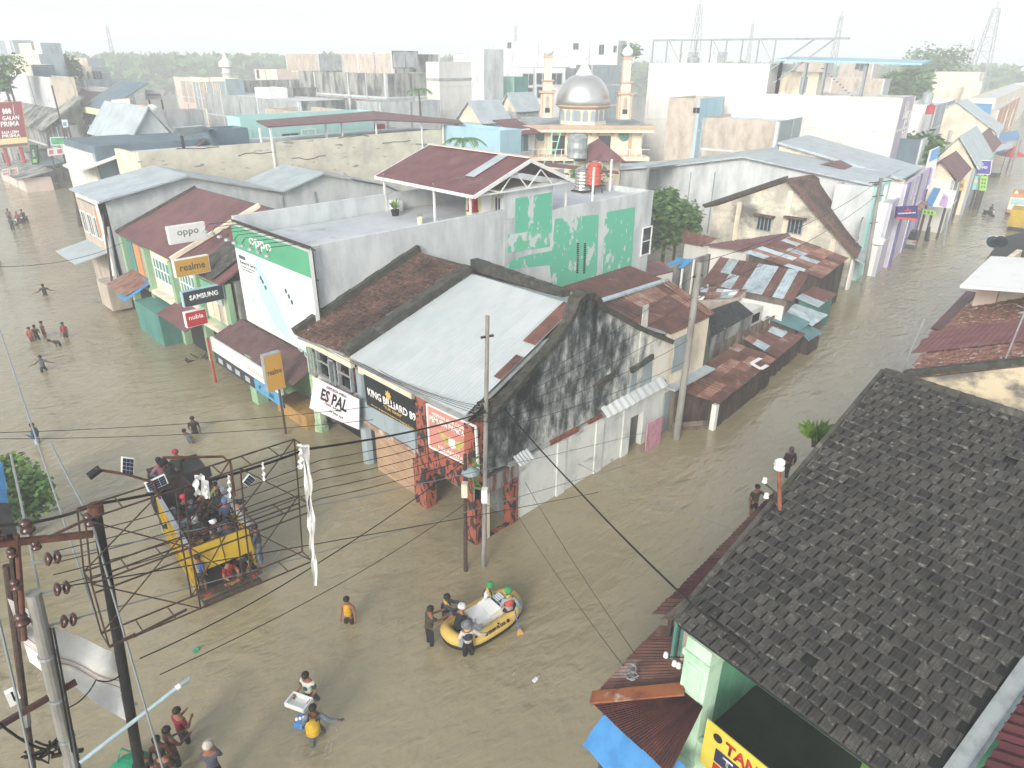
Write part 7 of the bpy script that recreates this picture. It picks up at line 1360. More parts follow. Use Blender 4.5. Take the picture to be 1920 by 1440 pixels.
disc(at(45, 1172) , .10); insul(PP_, at(33, 1105), mt['brownins'], .08); insul(PP_, at(25, 1045), mt['brownins'], .07); insul(PP_, at(70, 1030), mt['brownins'], .07)
for px, py in ((86, 1049), (103, 1106), (116, 1166)):
    p, q = at(px, py), at(px + 22, py - 5); x_ = (q - p).normalized(); R3 = Matrix((V((0, 1, 0)), x_.cross(V((0, 1, 0))), x_)).transposed()
    for s_ in (.15, .75): G().lathe([(.03, -.05), (.10, -.03), (.115, 0), (.085, .03), (.03, .05)], p + (q - p) * s_ * 1.3, 14, R3).build('strain_insulator', mt['brownins'], PP_, smooth=True)
    G().bar(at(px - 30, py + 8), p + (q - p) * 1.6, .03).build('insulator_rod', mt['steel_lt'], PP_)
G().box(at(20, 1308) , (.1, .1, .28)).build('fuse_holder', mt['wht'], PP_); G().box(at(28, 1300), (.09, .1, .2)).build('fuse_holder', mt['wht'], PP_)
g = G(); rr = random.Random(6)
for i in range(8): c_ = at(92, 1410); g.tube([c_ + V((rr.uniform(-.35, .3), rr.uniform(-.1, .2), rr.uniform(-.25, .25))) for _ in range(4)], .02, 5)
g.build('cable_tangle', mt['wire'], PP_)
t = thing('lamp_arm', 'pale blue steel tube sticking out over the water from the power pole', 'tube', at(150, 1428, 10.6)); G().tube([at(150, 1430, 10.6), at(352, 1274, 10.6)], .038, 10).build('tube', M('pale_tube', '#9fb3bd', '#8da1ab', 3, .45, .65, .5), t); G().tube([at(330, 1291, 10.6), at(338, 1285, 10.6)], .05, 10).build('collar', mt['wht'], t); G().tube([at(338, 1285, 10.6), at(356, 1271, 10.6)], .046, 10).build('cap', mt['greyblue'], t)
t = thing('thin_dark_pole', 'thin dark red pole at the left edge behind the power pole', 'pole', at(55, 1340, 11.6)); a, b = at(12, 1060, 11.6), at(47, 1330, 11.6); G().tube([a, b, b + (b - a) * 3], .055, 8).build('shaft', mt['steel'], t); G().tube([b, b + (b - a) * .12], .065, 8).build('collar', mt['pole'], t)
t = thing('guy_wires', 'pair of thin dark rods standing beside the power pole', 'rod', at(140, 1400, 10.7)); 
for px0, px1 in ((94, 139), (100, 147)): a, b = at(px0, 1178, 10.7), at(px1, 1430, 10.7); G().tube([a, b, b + (b - a) * 2.5], .016, 5).build('rod', mt['wire'], t)
# black post and billboard frame
FB = thing('bare_billboard', 'bare rusty billboard lattice of angle bars held by a tall black post', 'billboard frame', at(262, 1440)); a, b = at(180, 958), at(262, 1440); d_ = (b - a).normalized()
G().tube([a, b, b + d_ * 8], [.075, .09, .11], 14).build('post', mt['black'], FB); G().tube([a - d_ * .12, a + d_ * .06], .11, 14).build('post_cap', mt['rustarm'], FB)
yf, yb = 10.35, 10.75
def gp(px, py): return PY(px, py, yf), PY(px, py, yf) + V((0, yb - yf, 0))
TLc, TRc = gp(160, 975), gp(572, 838); MLc, MRc = gp(172, 1095), gp(580, 945); BLc, BRc = gp(205, 1213), gp(586, 1052)
def bars(pairs, w=.023, name='frame_bar', m='steel'):
    for p, q in pairs: G().bar(p, q, w).build(name, mt[m], FB)
L2 = lambda A, B, s_: A + (B - A) * s_
for k in (0, 1):
    bars([(TLc[k], TRc[k]), (MLc[k], MRc[k]), (L2(MLc[k], MRc[k], .0) + V((0, 0, -.18)), MRc[k] + V((0, 0, -.18))), (BLc[k], BRc[k])])
    for s_ in (0, .4, .66, 1): bars([(L2(TLc[k], TRc[k], s_), L2(MLc[k], MRc[k], s_)), (L2(MLc[k], MRc[k], s_), L2(BLc[k], BRc[k], s_))])
for s_, e_ in ((0, .4), (.4, .66), (.66, 1)):
    for A, B, A2_, B2_ in ((TLc, TRc, MLc, MRc), (MLc, MRc, BLc, BRc)):
        bars([(L2(A[0], B[0], s_), L2(A2_[0], B2_[0], e_)), (L2(A2_[1], B2_[1], s_), L2(A[1], B[1], e_))], .018, 'brace_bar')
for A, B in ((TLc, TRc), (MLc, MRc), (BLc, BRc)):
    for i in range(8): s_ = i / 7; bars([(L2(A[0], B[0], s_), L2(A[1], B[1], s_))], .018, 'spacer_bar')
bars([(TLc[0], TLc[0] + V((-.5, 0, -.05))), (BLc[0], L2(BLc[0], BRc[0], .0) + V((.4, 0, .0))), (L2(BLc[0], BRc[0], .1), L2(BLc[0], BRc[0], .34) + V((0, 0, .1)))], .035)
RB = thing('torn_banner', 'torn strips of white banner cloth hanging at the right end of the frame', 'banner', TRc[0])
mt['cloth'] = M('white_cloth', '#e8e8e6', '#dadbdc', 2, .45, .65, .8, .25, 8)
def ribbon(pts, w, parent, name='strip', m='cloth'):
    g = G(); n_ = 14; 
    for i in range(n_ + 1):
        s_ = i / n_ * (len(pts) - 1); k_ = min(int(s_), len(pts) - 2); p = V(pts[k_]) * (1 - s_ + k_) + V(pts[k_ + 1]) * (s_ - k_); ww = w * (.8 + .4 * math.sin(i * 1.7))
        g.v += [p + V((-ww / 2, .02 * math.sin(i * 2.3), 0)), p + V((0, .05 * math.cos(i), 0)), p + V((ww / 2, .03 * math.sin(i * 1.3), 0))]
    for i in range(n_): g.f += [[3 * i, 3 * i + 1, 3 * i + 4, 3 * i + 3], [3 * i + 1, 3 * i + 2, 3 * i + 5, 3 * i + 4]]
    return g.build(name, mt[m], parent, smooth=True)
Y_ = 10.3
ribbon([at(575, 835, Y_), at(583, 950, Y_), at(591, 1098, Y_)], .11, RB); ribbon([at(568, 836, Y_), at(578, 960, Y_), at(586, 1050, Y_)], .08, RB); ribbon([at(565, 838, Y_), at(562, 880, Y_)], .1, RB); ribbon([at(560, 834, Y_), at(577, 838, Y_)], .1, RB)
for px, py, l_ in ((429, 893, 40), (493, 868, 34), (385, 905, 30)): ribbon([at(px, py, Y_), at(px + 1, py + l_, Y_)], .05, RB)
SB = thing('snagged_bag', 'white bag and board snagged on the top bar of the frame', 'bag', at(380, 910, 10.3)); ribbon([at(372, 930, 10.3), at(366, 905, 10.3), at(372, 888, 10.3), at(380, 900, 10.3)], .1, SB, 'bag_strip', 'wht'); G().ext([at(378, 898, 10.32), at(391, 902, 10.32), at(394, 936, 10.32), at(378, 928, 10.32)], (0, .02, 0)).build('board', mt['wht'], SB)
TB = thing('white_tarpaulin', 'sagging white tarpaulin with faint red stripes tied to the black post', 'tarpaulin', at(140, 1240, 11.1))
g = G(); cs_ = [at(14, 1122, 11.05), at(228, 1226, 11.05), at(230, 1340, 11.05), at(60, 1250, 11.05)]; n_ = 18
for i in range(n_ + 1):
    for j in range(9):
        s_, r_ = i / n_, j / 8; p = (cs_[0] * (1 - s_) + cs_[1] * s_) * (1 - r_) + (cs_[3] * (1 - s_) + cs_[2] * s_) * r_; g.v.append(p + V((0, .10 * math.sin(r_ * 8 + s_ * 3) * (.4 + r_) + .05 * math.sin(s_ * 13 + r_ * 3), -.14 * math.sin(s_ * math.pi) * (1 - r_) - .05 * math.sin(s_ * 9) * r_)))
for i in range(n_):
    for j in range(8): g.f.append([i * 9 + j, (i + 1) * 9 + j, (i + 1) * 9 + j + 1, i * 9 + j + 1])
g.build('sheet', mt['cloth'], TB, smooth=True)
g = G(); g.f = []
for j in (3, 4):
    for i in range(n_): a_, b_ = 0, 0
sv = []
for r_ in (.47, .60):
    g = G()
    for i in range(n_ + 1):
        s_ = i / n_
        for rr_ in (r_, r_ + .018): p = (cs_[0] * (1 - s_) + cs_[1] * s_) * (1 - rr_) + (cs_[3] * (1 - s_) + cs_[2] * s_) * rr_; g.v.append(p + V((0, .10 * math.sin(rr_ * 8 + s_ * 3) * (.4 + rr_) + .05 * math.sin(s_ * 13 + rr_ * 3) - .012, -.14 * math.sin(s_ * math.pi) * (1 - rr_) - .05 * math.sin(s_ * 9) * rr_)))
    for i in range(n_): g.f.append([2 * i, 2 * i + 2, 2 * i + 3, 2 * i + 1])
    g.build('red_stripe', flat('stripe_red', '#a9838a'), TB)
ribbon([at(229, 1296, 11.0), at(236, 1312, 11.0), at(258, 1322, 11.0)], .06, TB, 'tie')
# solar street lamps on the frame
def solar(label, posts, panels, lamp, m='rustarm'):
    t = thing('solar_lamp', label, 'street lamp', posts[-1]); G().tube(posts, .022, 6).build('arm', mt[m], t)
    for c4 in panels:
        n = (c4[1] - c4[0]).cross(c4[3] - c4[0]).normalized(); n = -n if n.dot(CO - c4[0]) < 0 else n; p_ = G().ext(c4, n * -.04).build('panel_frame', mt['wht'], t); L_ = lambda u, v: c4[0] * (1 - u) * (1 - v) + c4[1] * u * (1 - v) + c4[2] * u * v + c4[3] * (1 - u) * v
        if n.dot(CO - c4[0]) < 0: n = -n
        for i in range(3):
            for j in range(4): G().poly([L_(.06 + i * .3, .05 + j * .23) + n * .004, L_(.34 + i * .3, .05 + j * .23) + n * .004, L_(.34 + i * .3, .26 + j * .23) + n * .004, L_(.06 + i * .3, .26 + j * .23) + n * .004]).build('solar_cell', flat('cell', '#27324a') if 'cell' not in bpy.data.materials else bpy.data.materials['cell'], p_)
    g = G().bar(lamp[0], lamp[1], .16, .05); g.build('lamp_head', mt['black'], t); return t
Y2 = 10.6
solar('solar street lamp reaching left with two panels over the truck', [at(300, 935, Y2), at(288, 905, Y2), at(240, 890, Y2), at(180, 880, Y2)], [[at(229, 857, Y2), at(252, 860, Y2), at(251, 892, Y2), at(228, 888, Y2)], [at(271, 907, Y2), at(309, 890, Y2), at(316, 906, Y2), at(279, 923, Y2)]], (at(166, 894, Y2), at(188, 878, Y2)))
solar('second solar lamp arm ending above the seated men on the truck', [at(440, 930, Y2), at(432, 868, Y2), at(418, 856, Y2), at(305, 858, Y2)], [[at(455, 905, Y2), at(468, 889, Y2), at(480, 899, Y2), at(466, 913, Y2)]], (at(297, 872, Y2), at(312, 862, Y2)))
# little house roofs and shrubs at the left edge
t = thing('blue_roof_edge', 'edge of a blue corrugated roof and dark tiles at the left margin', 'roof', PZ(0, 930, 3.0)); a, b, c, d = PZ(14, 945, 3.0), PZ(4, 868, 3.0), PZ(-60, 860, 3.4), PZ(-60, 960, 3.4); sheets(t, (a, b, c, d), 3, 1, pickw(('bluesheet', 1)), seg=10, amp=.03); sheets(t, (PZ(34, 1010, 3.0), PZ(17, 942, 3.0), PZ(-60, 940, 3.5), PZ(-60, 1040, 3.5)), 3, 2, pickw(('tile_dk', 1)), seg=8, amp=.03)
G().bx(tuple(PZ(-70, 1040, 0)), tuple(PZ(10, 900, 2.6))).build('wall', mt['conc_dk'], t)
for px, py, r_, n_, lab in ((45, 965, 1.15, 1500, 'dense dark green shrub beside the left roof edge'), (25, 915, .8, 700, 'yellow green shrub just above the dense dark one')):
    p = PZ(px, py, .9); tree('shrub', lab, (p.x, p.y, 0), 2.4, r_, mt['leaf'] if r_ > 1 else mt['leafp'], n_, .26, .06, cat='shrub')
# ---- overhead cables
def wire(label, pts, r=.02, sag=.25, m='wire', name='cable', n=12):
    g = G(); P = [V(p) for p in pts]; out = []
    for a, b in zip(P[:-1], P[1:]):
        for i in range(n): s_ = i / n; out.append(a + (b - a) * s_ + V((0, 0, -sag * 4 * s_ * (1 - s_))))
    out.append(P[-1]); o = g.tube(out, r * .72, 5).build(name, mt[m]); return tag(o, label, 'cable', 'overhead cables')
KT = kp0 + (kp1 - kp0) * .66
wire('thick black cable from the black post to the tall corner pole', [at(-40, 985, 11.5), at(180, 945), at(575, 842, 10.5), KT], .035, .12)
wire('thin cable from the bottom of the frame to the rusty pole', [at(262, 1235), at(590, 1060, 10.8), rp0 + (rp1 - rp0) * .95], .018, .1); wire('second thin cable just under the frame running to the rusty pole', [at(300, 1265), rp0 + (rp1 - rp0) * .6], .014, .3)
wire('thick black cable from the mouldy gable over the dark tiled roof', [yw(945, 765), PZ(1080, 915, 5.0), PZ(1268, 1105, 6.0), onroof(1400, 1218) + nr * .12, onroof(1520, 1320) + nr * .08, onroof(1680, 1460) + nr * .08], .035, .05)
for i, (pa, pb) in enumerate((((0, 823), (640, 795)), ((0, 812), (680, 765)))): wire(['lower of two level cables crossing the left street water', 'upper of two level cables crossing the left street water'][i], [PZ(pa[0] - 30, pa[1], 5.5), PZ(pb[0] + 60, pb[1] - 8, 4.0)], .016, .2)
wire('pale rope from the white wall across the right street water', [yw(1085, 870), PZ(1390, 998, 3.4)], .018, .12, 'wirel'); wire('left of two thin lines hanging from the striped corner to the rusty awning', [yw(970, 965), PZ(1170, 1250, 3.2)], .012, .15); wire('right of two thin lines hanging from the striped corner to the rusty awning', [yw(985, 905), PZ(1192, 1228, 3.4)], .012, .15)
for i in range(5):
    a = KT + V((0, 0, .3 - i * .25)); wire(['topmost', 'second', 'third', 'fourth', 'lowest'][i] + ' cable fanning from the corner pole across the mouldy gable', [a, lp0 + (lp1 - lp0) * (.95 - i * .12)], .012, .3)
for i in range(4): wire(['highest', 'second', 'third', 'lowest'][i] + ' cable from the corner pole over the pale blue roof', [KT + V((0, 0, .15 - i * .12)), (V((13.2, 21 + i * 1.9, 5.3 - .1 * i)))], .013, .25)
for i, (x0_, y0_, x1_, y1_) in enumerate(((-10, 590, 178, 1150), (20, 850, 140, 1440), (-20, 1090, 60, 1440))): wire(['thin pale line falling from the left edge to the upper insulator', 'thick pale line through the left insulators', 'pale line at the very left edge'][i], [PY(x0_, y0_, [16, 12.5, 10][i]), PY(x1_, y1_, [10.9, 10.6, 10.2][i])], [.022, .028, .028][i], .1, 'wirel')
wire('pale line passing the right insulator and the black post', [PY(95, 830, 15), at(171, 975), PY(305, 1440, 10.0)], .026, .05, 'wirel')
for i, (a_, b_) in enumerate((((112, 1044), (640, 905)), ((132, 1098), (655, 1000)), ((146, 1158), (660, 940)))): wire(['upper', 'middle', 'lower'][i] + ' line leaving the dark strain insulators to the right', [at(*a_), PY(b_[0] + 700, b_[1] - 130, 17)], .016, .25, 'wirel' if i != 1 else 'wire')
for i in range(5): wire(['first', 'second', 'third', 'fourth', 'fifth'][i] + ' thin line of the bundle running along the middle of the frame', [at(100, 1100 - i * 22, 11.3), at(600, 935 - i * 18, 11.3), PY(900, 850 - i * 16, 13.5)], .012, .12)
wire('black cable drooping from the crossarm behind the tarpaulin', [at(118, 1330), at(180, 1275, 10.7), at(232, 1258)], .018, .12); wire('black cable sagging across the lower left corner', [at(-20, 1340, 10.4), at(85, 1405, 10.5)], .03, .15)
wire('pair of thin lines above the left street at the far end', [PZ(0, 500, 6), PZ(230, 455, 5)], .02, .4); wire('wire from the leaning pole down the right street', [lp1, PZ(1640, 345, 8.0)], .02, .6); wire('second wire from the leaning pole down the right street', [lp0 + (lp1 - lp0) * .85, PZ(1640, 370, 7.0)], .02, .6); wire('pale bar fixed to the leaning pole over the sheds', [lp0 + (lp1 - lp0) * .80, PZ(1378, 514, 5.2)], .04, 0, 'rustp')
# ================================================================== people
def skinmesh(name, nodes, edges, m, parent, root=0, sub=1):
    me = bpy.data.meshes.new(name); bm = bmesh.new(); sk = bm.verts.layers.skin.verify(); vs = []
    for i, (p, r) in enumerate(nodes):
        v = bm.verts.new(p); v[sk].radius = (r, r) if not isinstance(r, tuple) else r; v[sk].use_root = (i == root); vs.append(v)
    for a, b in edges: bm.edges.new((vs[a], vs[b]))
    bm.to_mesh(me); bm.free(); o = link(name, me, parent, m); md = o.modifiers.new('skin', 'SKIN'); md.use_smooth_shade = True; md.branch_smoothing = .5
    ss = o.modifiers.new('sub', 'SUBSURF'); ss.levels = sub; ss.render_levels = sub; return o
ARM = {'down': ((.06, -.03, -.27), (.07, .06, -.51)), 'fwd': ((.05, .1, -.24), (.02, .33, -.22)), 'hold': ((.08, .02, -.26), (-.06, .24, -.22)), 'out': ((.2, -.04, -.18), (.42, .02, -.24)), 'push': ((.02, .22, -.12), (-.03, .46, -.08)),
       'phone': ((.05, .1, -.24), (-.12, .22, -.02)), 'back': ((.08, -.18, -.2), (.1, -.42, -.26)), 'knee': ((.08, .06, -.25), (.02, .28, -.38)), 'up': ((.1, .05, .25), (.06, .1, .48)), 'carry': ((.07, .02, -.27), (.06, .24, -.32)), 'rest': ((.1, .12, -.22), (.0, .32, -.30)), 'side': ((.12, -.02, -.25), (.2, .1, -.45))}
PM = {}
def pmat(col, kind='cloth'):
    if col not in PM: PM[col] = M('cloth_' + col[1:], col, dim(C(col), .72), 9, .42, .62, .9, .2, 30)
    return PM[col]
SKT = [mt['skin'], M('skin_tan', '#8c6049', '#7a523e', 6, .45, .65, .6), M('skin_dark', '#5e3d30', '#513328', 6, .45, .65, .6)]
eye_me = None
def person(label, p, face, z=0.0, h=1.66, shirt='#333a44', sleeve='short', trousers='#23262b', tlen='long', la='down', ra='down', lean=0.0, side=0.0, legs='stand', head='hair', headc=None, nod=0.0, turn=0.0, group=None, skin=None, vest=None, fingers=True, hood=False, sink=0):
    rr = random.Random(hash(label) % 1000); kx = h / 1.66; t = thing('person', label, 'person', (p[0], p[1], z - sink), R_(face) - math.pi / 2, group); sm = SKT[skin if skin is not None else len(label) % 3]
    pel = {'stand': .90, 'walk': .88, 'sit': .10, 'cross': .12, 'crouch': .42, 'astride': .10}[legs]
    u = V((math.sin(side), math.sin(lean), math.cos(lean) * math.cos(side))).normalized(); fw = V((0, 1, 0)); fw = (fw - u * fw.dot(u)).normalized(); rt = fw.cross(u)   # rt = body's right
    P = V((0, 0, pel)); ch = P + u * .26; up_ = P + u * .42; nk = P + u * .515; hd = nk + (u * .75 + V((0, .25 + nod, .4))).normalized() * .11; cr = hd + (u * .6 + V((0, -.1 + nod * .8, .5))).normalized() * .105
    n = [(P, .125), (ch, .125), (up_, .115), (nk, .052), (hd, .088), (cr, .075)]; e = [(0, 1), (1, 2), (2, 3), (3, 4), (4, 5)]
    hf = Matrix.Rotation(turn, 3, 'Z') @ V((0, 1, -.05 - nod)).normalized(); n.append((hd + hf * .108 + V((0, 0, -.01)), .016)); e.append((4, 6))
    J = {}
    def add(q, r, par): n.append((q, r)); e.append((par, len(n) - 1)); return len(n) - 1
    for s_, nm, ap in ((-1, 'L', la), (1, 'R', ra)):
        sh = up_ + rt * s_ * .165 - u * .02; el, wr = ARM[ap] if isinstance(ap, str) else ap
        T_ = lambda o: sh + rt * s_ * o[0] + fw * o[1] + u * o[2]
        E_, W_ = T_(el), T_(wr); d = (W_ - E_).normalized(); i0 = add(sh, .062, 2); i1 = add(E_, .043, i0); i2 = add(W_, .030, i1); PA = W_ + d * .07; i3 = add(PA, .034, i2); J[nm] = (sh, E_, W_, PA)
        sd = d.cross(u); sd = sd.normalized() if sd.length > .05 else rt; cu = sd.cross(d).normalized()
        if fingers:
            for q, (o_, L_) in enumerate(((-.027, .065), (-.010, .075), (.010, .07), (.027, .055))):
                a_ = add(PA + d * .035 + sd * o_, .0095, i3); add(PA + d * (.035 + L_ * .55) + sd * o_ * 1.15 + cu * -.012, .008, a_)
            a_ = add(W_ + d * .035 + sd * .045 * s_, .011, i3); add(W_ + d * .075 + sd * .062 * s_ - cu * .012, .009, a_)
    for s_, nm in ((-1, 'l'), (1, 'r')):
        hp = P + V((s_ * .088, 0, -.05))
        if legs == 'stand': kn, an, to = V((s_ * .10, .02, .47)), V((s_ * .10, -.01, .08)), V((s_ * .12, .14, .03))
        elif legs == 'walk': kn, an, to = V((s_ * .10, .02 + s_ * .18, .49)), V((s_ * .10, s_ * .22 - .08, .10)), V((s_ * .11, s_ * .22 + .07, .04))
        elif legs == 'sit': kn, an, to = V((s_ * .13, .42, .14)), V((s_ * .13, .46, -.28)), V((s_ * .14, .6, -.33))
        elif legs == 'cross': kn, an, to = V((s_ * .34, .28, .12)), V((-s_ * .06, .36, .06)), V((-s_ * .18, .38, .06))
        elif legs == 'astride': kn, an, to = V((s_ * .28, .34, .02)), V((s_ * .26, .22, -.36)), V((s_ * .28, .36, -.4))
        else: kn, an, to = V((s_ * .2, .34, .48)), V((s_ * .14, .02, .08)), V((s_ * .15, .16, .03))
        i0 = add(hp, .085, 0); i1 = add(kn, .058, i0); i2 = add(an, .038, i1); add(to, .032, i2); J[nm] = (hp, kn, an)
    n = [(q * kx, r * kx) for q, r in n]
    b = skinmesh('body', n, e, sm, t)
    J = {a_: tuple(q * kx for q in v_) for a_, v_ in J.items()}; P, ch, up_, nk, hd, cr = [q * kx for q in (P, ch, up_, nk, hd, cr)]
    if shirt:
        n2 = [(P - u * .03 * kx, .142 * kx), (ch, .146 * kx), (up_, .136 * kx), (nk - u * .03 * kx, .075 * kx)]; e2 = [(0, 1), (1, 2), (2, 3)]
        if sleeve != 'none':
            for nm in 'LR':
                sh, E_, W_, PA = J[nm]; n2.append((sh, .078 * kx)); e2.append((2, len(n2) - 1)); tip = E_ if sleeve == 'long' else sh + (E_ - sh) * .62; n2.append((tip, .062 * kx)); e2.append((len(n2) - 2, len(n2) - 1))
                if sleeve == 'long': n2.append((E_ + (W_ - E_) * .92, .045 * kx)); e2.append((len(n2) - 2, len(n2) - 1))
        skinmesh('shirt', n2, e2, pmat(shirt), t)
    if vest:
        skinmesh('life_vest', [(P + u * .08 * kx, .165 * kx), (ch + u * .02 * kx, .178 * kx), (up_, .165 * kx)], [(0, 1), (1, 2)], pmat(vest[0]), t); skinmesh('vest_collar', [(up_ + u * .06 * kx - rt * .1 * kx, .05 * kx), (nk - fw * .07 * kx, .055 * kx), (up_ + u * .06 * kx + rt * .1 * kx, .05 * kx), (ch + fw * .165 * kx + rt * .05 * kx, .035 * kx)], [(0, 1), (1, 2), (2, 3)], pmat(vest[1]), t)
    if trousers:
        n3 = [(P + u * .10 * kx, .138 * kx), (P - V((0, 0, .02)) * kx, .136 * kx)]; e3 = [(0, 1)]
        for nm in 'lr':
            hp, kn, an = J[nm]; n3.append((hp, .10 * kx)); e3.append((1, len(n3) - 1)); n3.append((kn if tlen == 'long' else hp + (kn - hp) * .9, .072 * kx)); e3.append((len(n3) - 2, len(n3) - 1))
            if tlen == 'long': n3.append((kn + (an - kn) * .95, .055 * kx)); e3.append((len(n3) - 2, len(n3) - 1))
        skinmesh('trousers', n3, e3, pmat(trousers), t)
    ax = (cr - hd).normalized(); hm = ax.to_track_quat('Z', 'Y').to_matrix(); hc = hd + ax * .045 * kx - fw * .012
    if head == 'hair': G().ball(hc, .106 * kx, 8, (1, 1.06, .92), hm).build('hair', mt['hair'] if not headc else pmat(headc), t, smooth=True, local=True)
    elif head in ('cap', 'helmet', 'hat'):
        m_ = pmat(headc or '#888888'); R_h = .116 if head != 'helmet' else .132
        G().lathe([(R_h * kx, -.01), (R_h * 1.01 * kx, .03), (R_h * .85 * kx, .085 * kx), (R_h * .45 * kx, .125 * kx), (.005, .135 * kx)], hc + ax * .0, 14, hm).build(head, m_, t, smooth=True, local=True)
        if head == 'cap': G().slab([hc + hf * .08 + rt * .07, hc + hf * .19 + rt * .05, hc + hf * .19 - rt * .05, hc + hf * .08 - rt * .07], .014).build('cap_peak', m_, t, local=True)
        if head == 'hat': G().lathe([(.08, -.005), (.19 * kx, -.02), (.19 * kx, -.01), (.08, .01)], hc, 14, hm).build('hat_brim', m_, t, smooth=True, local=True)
        if head == 'helmet':
            for a_ in range(3): G().box(hc + hm @ V(((a_ - 1) * .06, 0, .118 - abs(a_ - 1) * .03)), (.018, .14, .02), m=hm).build('helmet_vent', mt['black'], t, local=True)
    elif head == 'hood': skinmesh('headscarf', [(cr + ax * .0, .1 * kx), (hd - fw * .015, .118 * kx), (nk, .1 * kx), (up_ - u * .02, .15 * kx)], [(0, 1), (1, 2), (2, 3)], pmat(headc or '#222222'), t)
    for s_ in (-1, 1):
        rt_ = Matrix.Rotation(turn, 3, 'Z') @ rt; G().ball(hd + hf * .088 * kx + rt_ * s_ * .033 * kx + ax * .02, .011, 5).build('eye', mt['hair'], t, local=True)
    G().box(hd + hf * .088 * kx - ax * .048 * kx, (.04, .012, .01)).build('mouth', pmat('#6e3a34'), t, local=True)
    t['J'] = 0; del t['J']
    W = WM[t.name]; return t, {a_: [W @ q for q in v_] for a_, v_ in J.items()}, (W, W.to_3x3() @ fw, W.to_3x3() @ rt, W @ up_, W @ hd)
def gz(px, py): q = PZ(px, py, 0); return (q.x, q.y)
SINK = .62
def wade(label, px, py, face, **k_): return person(label, gz(px, py), face, sink=k_.pop('sink', SINK), **k_)
B_ = -45     # facing the camera is about 225 degrees, facing away about 45
# ---- wading people, left street
wade('man in black shirt wading with arms spread, alone in the upper left street', 85, 553, 80, shirt='#23272b', trousers='#2b2d2f', la='out', ra='out', h=1.68, sink=.8, legs='walk')
wade('boy in orange red shirt, leftmost of the group of four children', 61, 641, 40, shirt='#9a4437', h=1.45, sink=.45, trousers='#5a2a26', tlen='short'); wade('child in dark brown shirt with bent elbows in the group of four', 71, 637, 60, shirt='#4a3a33', h=1.5, sink=.5, la='hold', ra='hold', tlen='short'); wade('taller child in purple shirt at the right of the group', 84, 631, 10, shirt='#6b4a5c', h=1.5, sink=.45, trousers='#6b4a50', tlen='short'); wade('child in bright red shirt standing apart on the right', 124, 633, 225, shirt='#8f2a2f', h=1.5, sink=.45, trousers='#2b2326', tlen='short')
wade('child bending down into the water below the red shirted one', 113, 648, 170, shirt='#4d3f4a', h=1.4, sink=.55, lean=1.2, la='fwd', ra='fwd'); wade('boy in slate blue shirt wading with both arms stretched out', 83, 696, 250, shirt='#56606e', h=1.5, sink=.5, la='out', ra='out', trousers='#23262b', tlen='short', legs='walk')
wade('man in blue jacket wading near the left edge', 71, 830, 150, shirt='#1f4a78', sleeve='long', h=1.66, trousers='#9fb0bd', la='hold', ra='down')
wade('man in black shirt wading beside a stooping companion', 366, 812, 240, shirt='#202428', h=1.66, sink=.75, ra='hold'); wade('person in grey blue shirt stooping in front of the man in black', 359, 830, 200, shirt='#5f7484', h=1.5, sink=.6, lean=.45, trousers='#4d5f6c')
# ---- centre and foreground
wade('man in bright yellow vest wading alone left of the raft', 655, 1167, 215, shirt='#c79a1e', sleeve='none', h=1.64, trousers='#26262a', tlen='short', sink=.58)
t, J, B2 = wade('young man in white shirt with green sleeves carrying a shallow white tray', 583, 1318, 205, shirt='#c9ccc5', h=1.68, trousers='#4f5a63', la='carry', ra='carry', legs='walk', sink=.45, nod=.25)
for nm in 'LR':
    sh, E_, W_, PA = J[nm]; 
c_ = (J['L'][3] + J['R'][3]) / 2 + B2[1] * .12; tr = thing('tray', 'shallow white foam tray carried by the young man with green sleeves', 'tray', c_); g = G(); ang_ = math.atan2(B2[2].y, B2[2].x)
g.box(c_ + V((0, 0, -.05)), (.62, .4, .03), ang_); r3 = Matrix.Rotation(ang_, 3, 'Z')
for o_, s_ in (((.295, 0, .02), (.03, .4, .13)), ((-.295, 0, .02), (.03, .4, .13)), ((0, .185, .02), (.56, .03, .13)), ((0, -.185, .02), (.56, .03, .13))): g.box(c_ + r3 @ V(o_), s_, ang_)
g.build('tray_body', mt['wht'], tr)
for nm in 'LR': sh, E_, W_, PA = J[nm]; skinmesh('green_sleeve', [(tuple(WM[t.name].inverted() @ sh), .082), (tuple(WM[t.name].inverted() @ (sh + (E_ - sh) * .75)), .066)], [(0, 1)], pmat('#2c5140'), t)
G().lathe([(.07, 0), (.07, .02)], WM[t.name].inverted() @ (B2[3] - V((0, 0, .18)) + B2[1] * .128), 12, Matrix.Rotation(-math.pi / 2, 3, 'X')).build('shirt_print', pmat('#2c5140'), t, local=True)
t, J, B2 = wade('man in grey clothes with arms spread wearing a yellow backpack', 596, 1386, 50, shirt='#6b7580', sleeve='long', h=1.7, trousers='#56595f', la='side', ra='out', legs='walk', sink=.42)
